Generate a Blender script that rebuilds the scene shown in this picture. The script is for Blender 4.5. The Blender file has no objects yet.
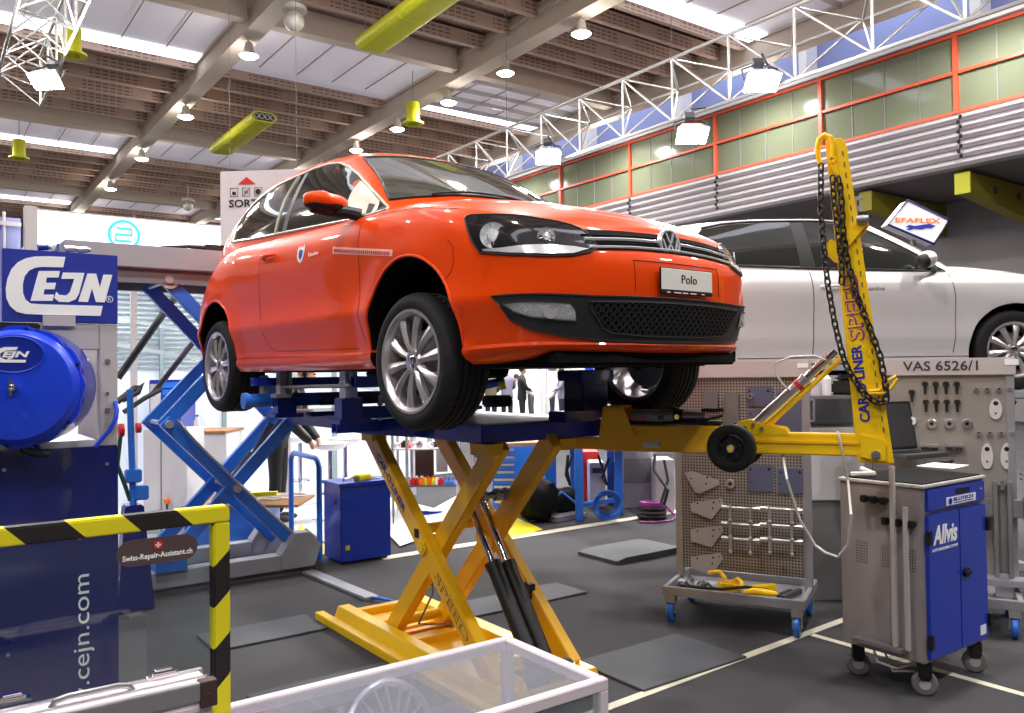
import bpy, bmesh, math, random
from mathutils import Vector, Matrix, geometry
from mathutils.bvhtree import BVHTree
random.seed(7)
R = math.radians
PI = math.pi
scene = bpy.context.scene
COL = scene.collection
# ---------------------------------------------------------------- camera
FOC, PITCH, ROLL, YAW, EYE = 826.0, .02, .0125, R(36), 1.6
cd = bpy.data.cameras.new('camera')
cd.sensor_width = 36.0
cd.lens = FOC / 1024 * 36
cd.clip_end = 300
cam = bpy.data.objects.new('camera', cd)
COL.objects.link(cam)
cam.matrix_world = Matrix.Translation((0, 0, EYE)) @ Matrix.Rotation(-YAW, 4, 'Z') @ Matrix.Rotation(PI/2 + PITCH, 4, 'X') @ Matrix.Rotation(-ROLL, 4, 'Z')
scene.camera = cam
# ---------------------------------------------------------------- world and exposure
w = bpy.data.worlds.new('world')
scene.world = w
w.use_nodes = True
w.node_tree.nodes['Background'].inputs[0].default_value = (.93, .95, 1, 1)
w.node_tree.nodes['Background'].inputs[1].default_value = 0.55
scene.view_settings.view_transform = 'Standard'
scene.view_settings.look = 'None'
scene.view_settings.gamma = 1
scene.view_settings.exposure = 0.1
scene.view_settings.use_curve_mapping = False
LAMP_POWER = 330.0
def lamp(name, kind, loc, power, color=(1, 1, 1), size=.5, target=None, parent=None, spot=None, size_y=None):
    d = bpy.data.lights.new(name, kind)
    d.energy = power
    d.color = color
    if kind == 'AREA':
        d.shape = 'RECTANGLE' if size_y else 'DISK'
        d.size = size
        if size_y: d.size_y = size_y
    else:
        d.shadow_soft_size = size
    if spot: d.spot_size = spot; d.spot_blend = .6
    o = bpy.data.objects.new(name, d)
    COL.objects.link(o)
    o.location = loc
    if target is not None:
        o.rotation_euler = (Vector(target) - Vector(loc)).to_track_quat('-Z', 'Y').to_euler()
    return o
# ---------------------------------------------------------------- pixel to world
def ray(px, py):
    a = (px-512)/FOC; b = (356.5-py)/FOC
    cr, sr = math.cos(ROLL), math.sin(ROLL)
    u = a*cr + b*sr; v = -a*sr + b*cr
    c, s = math.cos(PITCH), math.sin(PITCH)
    x, y, z = u, v*c + s, c - v*s
    return Vector((x*math.cos(YAW) + z*math.sin(YAW), -x*math.sin(YAW) + z*math.cos(YAW), y)), z
EYEV = Vector((0, 0, EYE))
def at(px, py, D):
    r, z = ray(px, py); return EYEV + r*(D/z)
def onax(px, py, i, val):
    r, z = ray(px, py); return EYEV + r*((val-EYEV[i])/r[i])
def onx(px, py, X): return onax(px, py, 0, X)
def ony(px, py, Y): return onax(px, py, 1, Y)
def onz(px, py, Z=0): return onax(px, py, 2, Z)
# ---------------------------------------------------------------- materials
def srgb(c):
    return tuple((x/255/12.92 if x/255 <= .04045 else ((x/255+.055)/1.055)**2.4) for x in c)
def mat(name, rgb, rough=.5, metal=0., noise=0., nscale=8., coat=0., bump=0., bscale=60., spec=.5, emit=0., ecol=None, trans=0., alpha=1., rvar=0.):
    m = bpy.data.materials.new(name)
    m.use_nodes = True
    nt = m.node_tree
    b = nt.nodes['Principled BSDF']
    col = srgb(rgb)
    b.inputs['Base Color'].default_value = (*col, 1)
    b.inputs['Roughness'].default_value = rough
    b.inputs['Metallic'].default_value = metal
    b.inputs['Specular IOR Level'].default_value = spec
    if coat:
        b.inputs['Coat Weight'].default_value = coat
        b.inputs['Coat Roughness'].default_value = .03
    if emit:
        b.inputs['Emission Color'].default_value = (*(srgb(ecol) if ecol else col), 1)
        b.inputs['Emission Strength'].default_value = emit
    if trans: b.inputs['Transmission Weight'].default_value = trans
    if alpha < 1: b.inputs['Alpha'].default_value = alpha
    tc = nt.nodes.new('ShaderNodeTexCoord')
    if noise or rvar:
        n = nt.nodes.new('ShaderNodeTexNoise')
        n.inputs['Scale'].default_value = nscale
        n.inputs['Detail'].default_value = 6
        nt.links.new(tc.outputs['Object'], n.inputs['Vector'])
        if noise:
            mx = nt.nodes.new('ShaderNodeMixRGB')
            mx.inputs[1].default_value = (*[max(0, c*(1-noise)) for c in col], 1)
            mx.inputs[2].default_value = (*[min(1, c*(1+noise)) for c in col], 1)
            nt.links.new(n.outputs['Fac'], mx.inputs[0])
            nt.links.new(mx.outputs[0], b.inputs['Base Color'])
        if rvar:
            mr = nt.nodes.new('ShaderNodeMapRange')
            mr.inputs[3].default_value = rough-rvar; mr.inputs[4].default_value = rough+rvar
            nt.links.new(n.outputs['Fac'], mr.inputs[0])
            nt.links.new(mr.outputs[0], b.inputs['Roughness'])
    if bump:
        n2 = nt.nodes.new('ShaderNodeTexNoise')
        n2.inputs['Scale'].default_value = bscale
        n2.inputs['Detail'].default_value = 4
        nt.links.new(tc.outputs['Object'], n2.inputs['Vector'])
        bp = nt.nodes.new('ShaderNodeBump')
        bp.inputs['Strength'].default_value = bump
        bp.inputs['Distance'].default_value = .01
        nt.links.new(n2.outputs['Fac'], bp.inputs['Height'])
        nt.links.new(bp.outputs[0], b.inputs['Normal'])
    return m
def mat_pattern(name, rgb, dark, axes, period, duty, rough=.5, metal=0., mask=None, circle=True):
    """holes: repeated dots (circle) or slots in a surface; axes = two object axes (index), period/duty per axis"""
    m = mat(name, rgb, rough, metal, noise=.06)
    nt = m.node_tree; b = nt.nodes['Principled BSDF']
    tc = nt.nodes.new('ShaderNodeTexCoord'); sp = nt.nodes.new('ShaderNodeSeparateXYZ')
    nt.links.new(tc.outputs['Object'], sp.inputs[0])
    def M(op, a, c=None):
        n = nt.nodes.new('ShaderNodeMath'); n.operation = op
        for i, v in enumerate((a, c)):
            if v is None: continue
            if isinstance(v, (int, float)): n.inputs[i].default_value = v
            else: nt.links.new(v, n.inputs[i])
        return n.outputs[0]
    ds = []
    for ax, p in zip(axes, period):
        f = M('SUBTRACT', M('FRACT', M('DIVIDE', sp.outputs[ax], p)), .5)
        ds.append(M('ABSOLUTE', f))
    if circle:
        d = M('SQRT', M('ADD', M('POWER', ds[0], 2.), M('POWER', ds[1], 2.)))
        fac = M('LESS_THAN', d, duty[0])
    else:
        fac = M('MULTIPLY', M('LESS_THAN', ds[0], duty[0]), M('LESS_THAN', ds[1], duty[1]))
    if mask:  # (axis, period, duty) only inside blocks
        f = M('ABSOLUTE', M('SUBTRACT', M('FRACT', M('DIVIDE', sp.outputs[mask[0]], mask[1])), .5))
        fac = M('MULTIPLY', fac, M('LESS_THAN', f, mask[2]))
    mx = nt.nodes.new('ShaderNodeMixRGB')
    mx.inputs[1].default_value = (*srgb(rgb), 1); mx.inputs[2].default_value = (*srgb(dark), 1)
    nt.links.new(fac, mx.inputs[0]); nt.links.new(mx.outputs[0], b.inputs['Base Color'])
    return m
def mat_stripes(name, a, c, sx, sz, period):
    m = mat(name, a, .5); nt = m.node_tree; b = nt.nodes['Principled BSDF']
    tc = nt.nodes.new('ShaderNodeTexCoord'); sp = nt.nodes.new('ShaderNodeSeparateXYZ'); nt.links.new(tc.outputs['Object'], sp.inputs[0])
    def K(op, p, q):
        n = nt.nodes.new('ShaderNodeMath'); n.operation = op
        for i, v in enumerate((p, q)):
            if isinstance(v, (int, float)): n.inputs[i].default_value = v
            elif v is not None: nt.links.new(v, n.inputs[i])
        return n.outputs[0]
    s = K('ADD', K('MULTIPLY', sp.outputs[0], sx), K('MULTIPLY', sp.outputs[2], sz))
    f = K('LESS_THAN', K('FRACT', K('DIVIDE', s, period), None), .5)
    mx = nt.nodes.new('ShaderNodeMixRGB'); mx.inputs[1].default_value = (*srgb(a), 1); mx.inputs[2].default_value = (*srgb(c), 1)
    nt.links.new(f, mx.inputs[0]); nt.links.new(mx.outputs[0], b.inputs['Base Color'])
    return m
def clear_glass(name, tint=(235, 240, 240), alpha=.03, rough=.02, haze=0.):
    m = bpy.data.materials.new(name); m.use_nodes = True; nt = m.node_tree
    nt.nodes.remove(nt.nodes['Principled BSDF'])
    out = nt.nodes['Material Output']
    t = nt.nodes.new('ShaderNodeBsdfTransparent'); t.inputs[0].default_value = (*srgb(tint), 1)
    g = nt.nodes.new('ShaderNodeBsdfGlossy'); g.inputs['Roughness'].default_value = rough
    fr = nt.nodes.new('ShaderNodeFresnel'); fr.inputs[0].default_value = 1.5
    ad = nt.nodes.new('ShaderNodeMath'); ad.operation = 'ADD'; ad.inputs[1].default_value = alpha
    ad.use_clamp = True
    mx = nt.nodes.new('ShaderNodeMixShader')
    ge = nt.nodes.new('ShaderNodeNewGeometry'); fb = nt.nodes.new('ShaderNodeMath'); fb.operation = 'SUBTRACT'; fb.inputs[0].default_value = 1
    mu = nt.nodes.new('ShaderNodeMath'); mu.operation = 'MULTIPLY'
    nt.links.new(ge.outputs['Backfacing'], fb.inputs[1]); nt.links.new(fr.outputs[0], mu.inputs[0]); nt.links.new(fb.outputs[0], mu.inputs[1])
    nt.links.new(mu.outputs[0], ad.inputs[0]); nt.links.new(ad.outputs[0], mx.inputs[0])
    nt.links.new(t.outputs[0], mx.inputs[1]); nt.links.new(g.outputs[0], mx.inputs[2])
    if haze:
        df = nt.nodes.new('ShaderNodeBsdfDiffuse'); df.inputs[0].default_value = (.72, .73, .80, 1)  # pale diffuse mixed in to stand for reflections whitening the pane
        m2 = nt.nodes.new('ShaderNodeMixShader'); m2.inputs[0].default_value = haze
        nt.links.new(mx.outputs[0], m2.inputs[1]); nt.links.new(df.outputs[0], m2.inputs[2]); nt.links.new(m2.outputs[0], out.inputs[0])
    else: nt.links.new(mx.outputs[0], out.inputs[0])
    return m
M = {}
M['carpet'] = mat('carpet', (72, 71, 74), .9, noise=.22, nscale=1.3, bump=.5, bscale=220, spec=.2)
M['ceil_rib'] = mat_pattern('ceil_rib', (172, 146, 132), (108, 88, 80), (0, 2), (.22, .12), (.36, .2), rough=.8, mask=(0, 2.1, .36), circle=False)
M['ceil_soffit'] = mat('ceil_soffit', (168, 144, 130), .85, noise=.1)
M['ceil_beam'] = mat('ceil_beam', (196, 180, 166), .7, noise=.06)
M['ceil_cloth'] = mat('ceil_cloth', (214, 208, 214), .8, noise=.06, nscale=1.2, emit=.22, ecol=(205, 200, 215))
M['daylight'] = mat('daylight', (240, 245, 255), .5, emit=2.2)
M['lamp_glow'] = mat('lamp_glow', (255, 250, 235), .5, emit=26)
M['lamp_body'] = mat('lamp_body', (210, 205, 198), .5, metal=.3)
M['flood_glow'] = mat('flood_glow', (250, 252, 255), .5, emit=45)
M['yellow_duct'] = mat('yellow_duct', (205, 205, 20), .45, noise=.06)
M['black'] = mat('black', (22, 22, 24), .5)
M['black_matte'] = mat('black_matte', (12, 12, 13), .85, spec=.2)
M['rubber'] = mat('rubber', (26, 26, 27), .72, noise=.2, nscale=30, spec=.35)
M['truss'] = mat('truss', (190, 188, 186), .35, metal=.8)
M['blue_wall'] = mat('blue_wall', (122, 132, 178), .7, noise=.06)
M['white_wall'] = mat('white_wall', (205, 203, 205), .7, noise=.03)
M['orange_frame'] = mat('orange_frame', (196, 72, 40), .5)
M['gallery_glass'] = mat('gallery_glass', (104, 110, 90), .12, noise=.08, nscale=.6, coat=.4)
M['corrugated'] = mat('corrugated', (168, 162, 166), .5, metal=.25)
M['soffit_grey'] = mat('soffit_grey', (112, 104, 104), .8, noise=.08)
M['back_grey'] = mat('back_grey', (140, 134, 136), .8, noise=.05)
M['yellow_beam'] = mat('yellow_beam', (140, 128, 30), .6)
M['red_paint'] = mat('red_paint', (236, 70, 0), .4, metal=.0, coat=.62, spec=.1)
M['silver_paint'] = mat('silver_paint', (232, 230, 232), .3, metal=.35, coat=1.0)
M['dark_glass'] = mat('dark_glass', (44, 47, 46), .04, coat=1.0, spec=.8)
M['ws_glass'] = mat('ws_glass', (70, 74, 70), .05, coat=1.0, spec=.9)
M['chrome'] = mat('chrome', (225, 225, 228), .08, metal=1.)
M['chrome_lit'] = mat('chrome_lit', (228, 228, 232), .22, metal=.55)
M['alu'] = mat('alu', (214, 212, 214), .3, metal=.9, rvar=.06)
M['rim'] = mat('rim', (216, 210, 212), .28, metal=.75)
M['steel'] = mat('steel', (172, 172, 174), .35, metal=.85, noise=.08)
M['trim_pale'] = mat('trim_pale', (210, 205, 190), .35, metal=.3)
M['plate_white'] = mat('plate_white', (244, 242, 236), .5)
M['plastic_black'] = mat('plastic_black', (38, 38, 41), .5, noise=.05)
M['lamp_dark'] = mat('lamp_dark', (30, 31, 34), .06, coat=1.)
M['lamp_lens'] = mat('lamp_lens', (205, 210, 214), .16, metal=.45, bump=.8, bscale=140)
M['yellow'] = mat('yellow', (252, 204, 14), .35, noise=.06, nscale=5, coat=.35)
M['yellow2'] = mat('yellow2', (244, 184, 8), .42, noise=.1, nscale=6, coat=.2)
M['haz_yellow'] = mat('haz_yellow', (226, 214, 20), .5)
M['haz_black'] = mat('haz_black', (30, 26, 24), .6)
M['blue_lift'] = mat('blue_lift', (40, 112, 214), .4, noise=.06, coat=.3)
M['blue_deep'] = mat('blue_deep', (22, 46, 160), .32, noise=.06, coat=.4)
M['blue_navy'] = mat('blue_navy', (20, 30, 108), .25, noise=.05, coat=.5)
M['blue_reel'] = mat('blue_reel', (24, 66, 220), .35, bump=.05, bscale=150, coat=.3)
M['blue_cab'] = mat('blue_cab', (26, 58, 178), .35, coat=.4)
M['blue_sign'] = mat('blue_sign', (36, 52, 160), .5)
M['grey_metal'] = mat('grey_metal', (196, 190, 190), .5, metal=.15, noise=.03)
M['grey_cart'] = mat('grey_cart', (158, 152, 152), .5, metal=.2, noise=.04)
M['grey_lift'] = mat('grey_lift', (156, 158, 165), .5, noise=.05)
M['mid_grey'] = mat('mid_grey', (120, 118, 120), .5, noise=.05)
M['dark_grey'] = mat('dark_grey', (66, 66, 70), .6)
M['peg'] = mat_pattern('peg', (160, 154, 148), (62, 56, 52), (0, 2), (.0195, .0195), (.3, .3), rough=.5, metal=.3)
M['peg_plain'] = mat('peg_plain', (166, 160, 156), .42, metal=.35, noise=.1, nscale=3)
M['galv'] = mat('galv', (176, 176, 182), .4, metal=.55, noise=.08)
M['plate_grey'] = mat('plate_grey', (188, 190, 196), .4, metal=.2, noise=.06)
M['white'] = mat('white', (246, 246, 248), .5)
M['tape'] = mat('tape', (214, 208, 188), .6, noise=.1)
M['mat_grey'] = mat('mat_grey', (70, 72, 78), .75, noise=.12)
M['stand_white'] = mat('stand_white', (226, 234, 238), .6, emit=.18)  # weak glow put into the white so stand walls and panels look lit
M['fascia'] = mat('fascia', (250, 252, 255), .5, emit=2.4)
M['cyan'] = mat('cyan', (60, 225, 240), .5, emit=.6)
M['glass'] = clear_glass('glass')
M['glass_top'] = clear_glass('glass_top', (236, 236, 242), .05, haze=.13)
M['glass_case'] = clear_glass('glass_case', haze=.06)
M['text_blue'] = mat('text_blue', (28, 40, 170), .5)
M['text_black'] = mat('text_black', (25, 22, 22), .6)
M['text_white'] = mat('text_white', (255, 255, 253), .5)
M['text_dark'] = mat('text_dark', (44, 50, 72), .6)
M['orange_text'] = mat('orange_text', (235, 130, 40), .6)
M['red'] = mat('red', (205, 36, 34), .5)
M['sortie'] = mat('sortie', (212, 202, 204), .7)
M['pale_grey'] = mat('pale_grey', (205, 203, 205), .6)
M['skin'] = mat('skin', (200, 150, 125), .6)
M['hair_dark'] = mat('hair_dark', (50, 40, 34), .8)
M['hair_fair'] = mat('hair_fair', (165, 130, 80), .8)
M['shirt_grey'] = mat('shirt_grey', (125, 120, 140), .8)
M['shirt_white'] = mat('shirt_white', (222, 215, 218), .8)
M['shirt_olive'] = mat('shirt_olive', (96, 88, 72), .8)
M['suit'] = mat('suit', (26, 27, 32), .8)
M['trousers'] = mat('trousers', (30, 32, 48), .8)
M['wood'] = mat('wood', (150, 108, 66), .6, noise=.2)
M['purple'] = mat('purple', (160, 50, 150), .5)
M['orange'] = mat('orange', (240, 120, 30), .5)
M['cable_white'] = mat('cable_white', (215, 212, 205), .5)
M['pink_case'] = mat('pink_case', (232, 220, 226), .35, metal=.1)
# ---------------------------------------------------------------- objects
WM = {}
def tagit(o, label=None, cat=None, group=None, kind=None):
    if label: o['label'] = label
    if cat: o['category'] = cat
    if group: o['group'] = group
    if kind: o['kind'] = kind
    return o
def thing(name, label, cat, loc=(0, 0, 0), rotz=0, group=None):
    o = bpy.data.objects.new(name, None)
    o.empty_display_size = .1
    COL.objects.link(o)
    o.location = loc; o.rotation_euler = (0, 0, rotz)
    WM[o] = Matrix.Translation(loc) @ Matrix.Rotation(rotz, 4, 'Z')
    return tagit(o, label, cat, group)
def link(name, me, parent=None):
    o = bpy.data.objects.new(name, me)
    COL.objects.link(o)
    if parent is not None:
        o.parent = parent
        WM[o] = WM[parent]
        me.transform(WM[parent].inverted())
    else:
        WM[o] = Matrix.Identity(4)
    return o
def frame_from(z, x=None):
    z = Vector(z).normalized()
    x = Vector(x) if x is not None else (Vector((0, 0, 1)) if abs(z.z) < .95 else Vector((1, 0, 0)))
    y = z.cross(x)
    if y.length < 1e-6: y = z.orthogonal()
    y.normalize(); x = y.cross(z).normalized()
    return x, y, z
def TR(loc=(0, 0, 0), rz=0, rx=0, ry=0):
    return Matrix.Translation(loc) @ Matrix.Rotation(rz, 4, 'Z') @ Matrix.Rotation(ry, 4, 'Y') @ Matrix.Rotation(rx, 4, 'X')
class MB:
    def __init__(s, m=None):
        s.v = []; s.f = []; s.mi = []; s.m = m or Matrix.Identity(4); s.cur = 0
    def add(s, vs, fs):
        n = len(s.v)
        s.v += [s.m @ Vector(p) for p in vs]
        s.f += [tuple(i+n for i in f) for f in fs]; s.mi += [s.cur]*len(fs)
        return s
    def box(s, c, d, rz=0, M4=None):
        x, y, z = [a/2 for a in d]
        T = M4 if M4 is not None else TR(c, rz)
        vs = [T @ Vector((sx*x, sy*y, sz*z)) for sz in (-1, 1) for sy in (-1, 1) for sx in (-1, 1)]
        return s.add(vs, [(0, 2, 3, 1), (4, 5, 7, 6), (0, 1, 5, 4), (1, 3, 7, 5), (3, 2, 6, 7), (2, 0, 4, 6)])
    def bb(s, a, b):
        a = Vector(a); b = Vector(b)
        return s.box((a+b)/2, [abs(x) for x in (b-a)])
    def bar(s, p0, p1, w, h, up=(0, 0, 1), w2=None, h2=None):
        p0 = Vector(p0); p1 = Vector(p1); d = (p1-p0).normalized()
        x, y, z = frame_from(d, up)      # x = up-ish, y = side
        w2 = w if w2 is None else w2; h2 = h if h2 is None else h2
        vs = []
        for p, ww, hh in ((p0, w, h), (p1, w2, h2)):
            for a, b in ((-1, -1), (1, -1), (1, 1), (-1, 1)):
                vs.append(p + y*(a*ww/2) + x*(b*hh/2))
        return s.add(vs, [(3, 2, 1, 0), (4, 5, 6, 7), (0, 1, 5, 4), (1, 2, 6, 5), (2, 3, 7, 6), (3, 0, 4, 7)])
    def cyl(s, p0, p1, r, r2=None, n=16, caps=True):
        p0 = Vector(p0); p1 = Vector(p1); r2 = r if r2 is None else r2
        x, y, z = frame_from(p1-p0)
        vs = [p + (x*math.cos(t*2*PI/n) + y*math.sin(t*2*PI/n))*q for p, q in ((p0, r), (p1, r2)) for t in range(n)]
        fs = [(i, i+n, (i+1) % n+n, (i+1) % n) for i in range(n)]
        if caps: fs += [tuple(range(n)), tuple(reversed(range(n, 2*n)))]
        return s.add(vs, fs)
    def lathe(s, o, ax, prof, n=32, closed=False, xdir=None):
        """prof: (r, a) with a along the axis"""
        o = Vector(o); x, y, z = frame_from(ax, xdir); k = len(prof)
        vs = [o + z*a + (x*math.cos(t*2*PI/n) + y*math.sin(t*2*PI/n))*r for t in range(n) for r, a in prof]
        fs = []
        for t in range(n):
            for j in range(k if closed else k-1):
                j2 = (j+1) % k; t2 = (t+1) % n
                fs.append((t*k+j, t*k+j2, t2*k+j2, t2*k+j))
        return s.add(vs, fs)
    def tube(s, pts, r, n=8, closed=False):
        pts = [Vector(p) for p in pts]; k = len(pts)
        rs = r if isinstance(r, (list, tuple)) else [r]*k
        vs = []; prev = None
        for i, p in enumerate(pts):
            a = pts[i-1] if (i or closed) else pts[0]; b = pts[(i+1) % k] if (i < k-1 or closed) else pts[-1]
            d = (b-a); d = d.normalized() if d.length > 1e-9 else Vector((0, 0, 1))
            if prev is None: x, y, _ = frame_from(d)
            else:
                x = (prev - d*prev.dot(d))
                x = x.normalized() if x.length > 1e-6 else frame_from(d)[0]
                y = d.cross(x)
            prev = x
            vs += [p + (x*math.cos(t*2*PI/n) + y*math.sin(t*2*PI/n))*rs[i] for t in range(n)]
        fs = []
        for i in range(k if closed else k-1):
            j = (i+1) % k
            fs += [(i*n+t, j*n+t, j*n+(t+1) % n, i*n+(t+1) % n) for t in range(n)]
        if not closed: fs += [tuple(reversed(range(n))), tuple(range((k-1)*n, k*n))]
        return s.add(vs, fs)
    def prism(s, pts, off):
        """closed planar outline pts (3D) extruded by vector off"""
        pts = [Vector(p) for p in pts]; off = Vector(off); n = len(pts)
        vs = pts + [p+off for p in pts]
        return s.add(vs, [tuple(reversed(range(n))), tuple(range(n, 2*n))] + [(i, (i+1) % n, (i+1) % n+n, i+n) for i in range(n)])
    def ball(s, c, r, n=14, sc=(1, 1, 1)):
        c = Vector(c); vs = []; fs = []; k = n//2+1
        for j in range(k):
            ph = PI*j/(k-1)
            for i in range(n):
                th = 2*PI*i/n
                vs.append(c + Vector((math.sin(ph)*math.cos(th)*r*sc[0], math.sin(ph)*math.sin(th)*r*sc[1], math.cos(ph)*r*sc[2])))
        for j in range(k-1):
            for i in range(n): fs.append((j*n+i, (j+1)*n+i, (j+1)*n+(i+1) % n, j*n+(i+1) % n))
        return s.add(vs, fs)
    def grid(s, rows, closed_u=False):
        k = len(rows); n = len(rows[0]); vs = [p for r in rows for p in r]; fs = []
        for j in range(k-1):
            for i in range(n if closed_u else n-1):
                fs.append((j*n+i, j*n+(i+1) % n, (j+1)*n+(i+1) % n, (j+1)*n+i))
        return s.add(vs, fs)
    def mesh(s, name, mats, smooth=35, merge=False):
        me = bpy.data.meshes.new(name)
        me.from_pydata([tuple(p) for p in s.v], [], s.f)
        for m in (mats if isinstance(mats, (list, tuple)) else [mats]): me.materials.append(m)
        me.polygons.foreach_set('material_index', s.mi)
        bm = bmesh.new(); bm.from_mesh(me)
        if merge: bmesh.ops.remove_doubles(bm, verts=bm.verts, dist=merge)
        bmesh.ops.recalc_face_normals(bm, faces=bm.faces)
        if smooth:
            for f in bm.faces: f.smooth = True
            for e in bm.edges:
                if len(e.link_faces) == 2 and e.calc_face_angle(9) > R(smooth): e.smooth = False
        bm.to_mesh(me); bm.free()
        return me
    def build(s, name, mats, parent=None, label=None, smooth=35, merge=False, bevel=0):
        me = s.mesh(name, mats, smooth, merge)
        if bevel:
            bm = bmesh.new(); bm.from_mesh(me)
            es = [e for e in bm.edges if len(e.link_faces) == 2 and e.calc_face_angle(0) > R(30)]
            bmesh.ops.bevel(bm, geom=es, offset=bevel, segments=2, affect='EDGES', clamp_overlap=True)
            for f in bm.faces: f.smooth = True
            for e in bm.edges:
                if len(e.link_faces) == 2 and e.calc_face_angle(9) > R(smooth or 35): e.smooth = False
            bm.to_mesh(me); bm.free()
        o = link(name, me, parent)
        if label: o['label'] = label
        return o
def dup(root, loc=None, rotz=None, label=None, group=None):
    r = root.copy(); COL.objects.link(r)
    if loc is not None: r.location = loc
    if rotz is not None: r.rotation_euler = (0, 0, rotz)
    if label: r['label'] = label
    if group: r['group'] = group
    WM[r] = Matrix.Translation(r.location) @ Matrix.Rotation(r.rotation_euler.z, 4, 'Z')
    for ch in list(root.children):
        c = ch.copy(); COL.objects.link(c); c.parent = r; WM[c] = WM[r]
        for g in list(ch.children):
            d = g.copy(); COL.objects.link(d); d.parent = c; WM[d] = WM[r]
    return r
def struct(name, mb, m, parent=None, **k):
    o = mb.build(name, m, parent, **k)
    if parent is None: o['kind'] = 'structure'
    return o
def write(s, origin, right, up, height, m, parent, width=None, name='lettering', depth=.002, bold=0., shear=0., align='LEFT', spacing=1.):
    """raised lettering: origin = lower left of the line on the surface"""
    cu = bpy.data.curves.new('t', 'FONT'); cu.body = s; cu.extrude = .5; cu.offset = bold; cu.shear = shear
    cu.space_character = spacing; cu.resolution_u = 3
    o = bpy.data.objects.new('t', cu); COL.objects.link(o)
    bpy.context.view_layer.update()
    dg = bpy.context.evaluated_depsgraph_get()
    me = bpy.data.meshes.new_from_object(o.evaluated_get(dg))
    bpy.data.objects.remove(o); bpy.data.curves.remove(cu)
    xs = [v.co.x for v in me.vertices]; ys = [v.co.y for v in me.vertices]
    x0, x1, y0, y1 = min(xs), max(xs), min(ys), max(ys)
    right = Vector(right).normalized(); up = Vector(up); up = (up - right*up.dot(right)).normalized(); n = right.cross(up)
    sy = height/(y1-y0); sx = (width/(x1-x0)) if width else sy
    ox = -(x1-x0)*sx/2 if align == 'CENTER' else 0
    origin = Vector(origin)
    for v in me.vertices:
        v.co = origin + right*((v.co.x-x0)*sx+ox) + up*((v.co.y-y0)*sy) + n*(v.co.z*depth + depth*.3)
    me.materials.clear(); me.materials.append(m)
    for p in me.polygons: p.material_index = 0
    me.name = name
    return link(name, me, parent)
def bolt(mb, p, n, r=.01, h=.006):
    p = Vector(p); n = Vector(n).normalized(); mb.cyl(p - n*.001, p+n*h, r, r*.85, n=8)
# ================================================================ THE HALL
b = MB(); b.bb((-16, -14, -.1), (30, 62, 0)); struct('floor', b, M['carpet'])
b = MB(); b.bb((-16, 60, 0), (30, 60.3, 12)); struct('wall_back', b, M['back_grey'])
M['hall_dark'] = mat('hall_dark', (66, 60, 58), .8)
b = MB(); b.bb((-16.3, -14, 0), (-16, 62, 12)); struct('wall_left', b, M['hall_dark'])
b = MB(); b.bb((-16, -14.3, 0), (30, -14, 12)); struct('wall_front', b, M['hall_dark'])
b = MB(); b.bb((29.7, -14, 0), (30, -6, 12)); struct('wall_right', b, M['back_grey'])
BEAMS = [-5.5, .9, 7.27, 13.7, 20.1]
b = MB(); b.bb((-16, -14, 11.6), (20.4, 60, 11.8)); b.bb((20.4, -14, 14.2), (30, 60, 14.4)); struct('ceiling', b, M['ceil_soffit'])
for X in BEAMS:
    b = MB(); b.bb((X-.16, -6, 10.66), (X+.16, 60, 11.5)); b.bb((X-.26, -6, 10.6), (X+.26, 60, 10.68)); b.bb((X-.26, -6, 11.2), (X+.26, 60, 11.3))
    struct('trim_1', b, M['ceil_beam'])
bands = [(-4.2, .2), (8.8, 13.2), (21.6, 26.0), (34.2, 38.6), (46.8, 51.2)]
for i, X in enumerate(BEAMS[:-1]):
    x0, x1 = X+.26, BEAMS[i+1]-.26
    for y0, y1 in bands:
        if i == 3 and y0 == 8.8: y1 = 15.4
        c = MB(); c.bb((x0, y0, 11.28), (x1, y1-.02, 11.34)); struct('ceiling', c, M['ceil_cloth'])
        if i != 2:
            c = MB(); c.bb((x0, y1-.75, 11.2), (x1, y1-.1, 11.26)); struct('window_1', c, M['daylight'])
        if i == 3:
            c = MB()
            for k in range(4): c.bb((x0, y0+.8+k*.9, 11.12), (x1, y0+.86+k*.9, 11.26))
            struct('trim_2', c, M['truss'])
        c = MB(); c.bb((x0, y0-.45, 10.9), (x1, y0-.2, 11.5)); c.bb((x0, y0-.5, 10.84), (x1, y0-.15, 10.92)); struct('trim_3', c, M['ceil_beam'])
        c = MB()
        for k in range(4): c.bb((x0+1.2*(k+1), y0, 11.2), (x0+1.2*(k+1)+.02, y1-.8, 11.24))
        struct('trim_4', c, M['ceil_soffit'])
        y = y1+.05
        nb = [q for q in bands if q[0] > y0+.1]
        ye = (nb[0][0]-.6) if nb else 59
        r = MB(); n = 6; st = (ye-y)/n
        for k in range(n):
            ya = y+k*st
            # a deep perforated board, its top leaning back to the next one
            r.prism([(x0, ya, 11.06), (x0, ya+.02, 11.44), (x0, ya+st*.98, 11.58), (x0, ya+st*.98, 11.52), (x0, ya+.12, 11.36), (x0, ya+.10, 11.06)], (x1-x0, 0, 0))
            r.bb((x0, ya-.02, 11.03), (x1, ya+.12, 11.08))
        r.build('ceiling', M['ceil_rib'])
        bpy.context.view_layer.update()
for o in COL.objects:
    if o.name.startswith('ceiling'): o['kind'] = 'structure'
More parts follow.
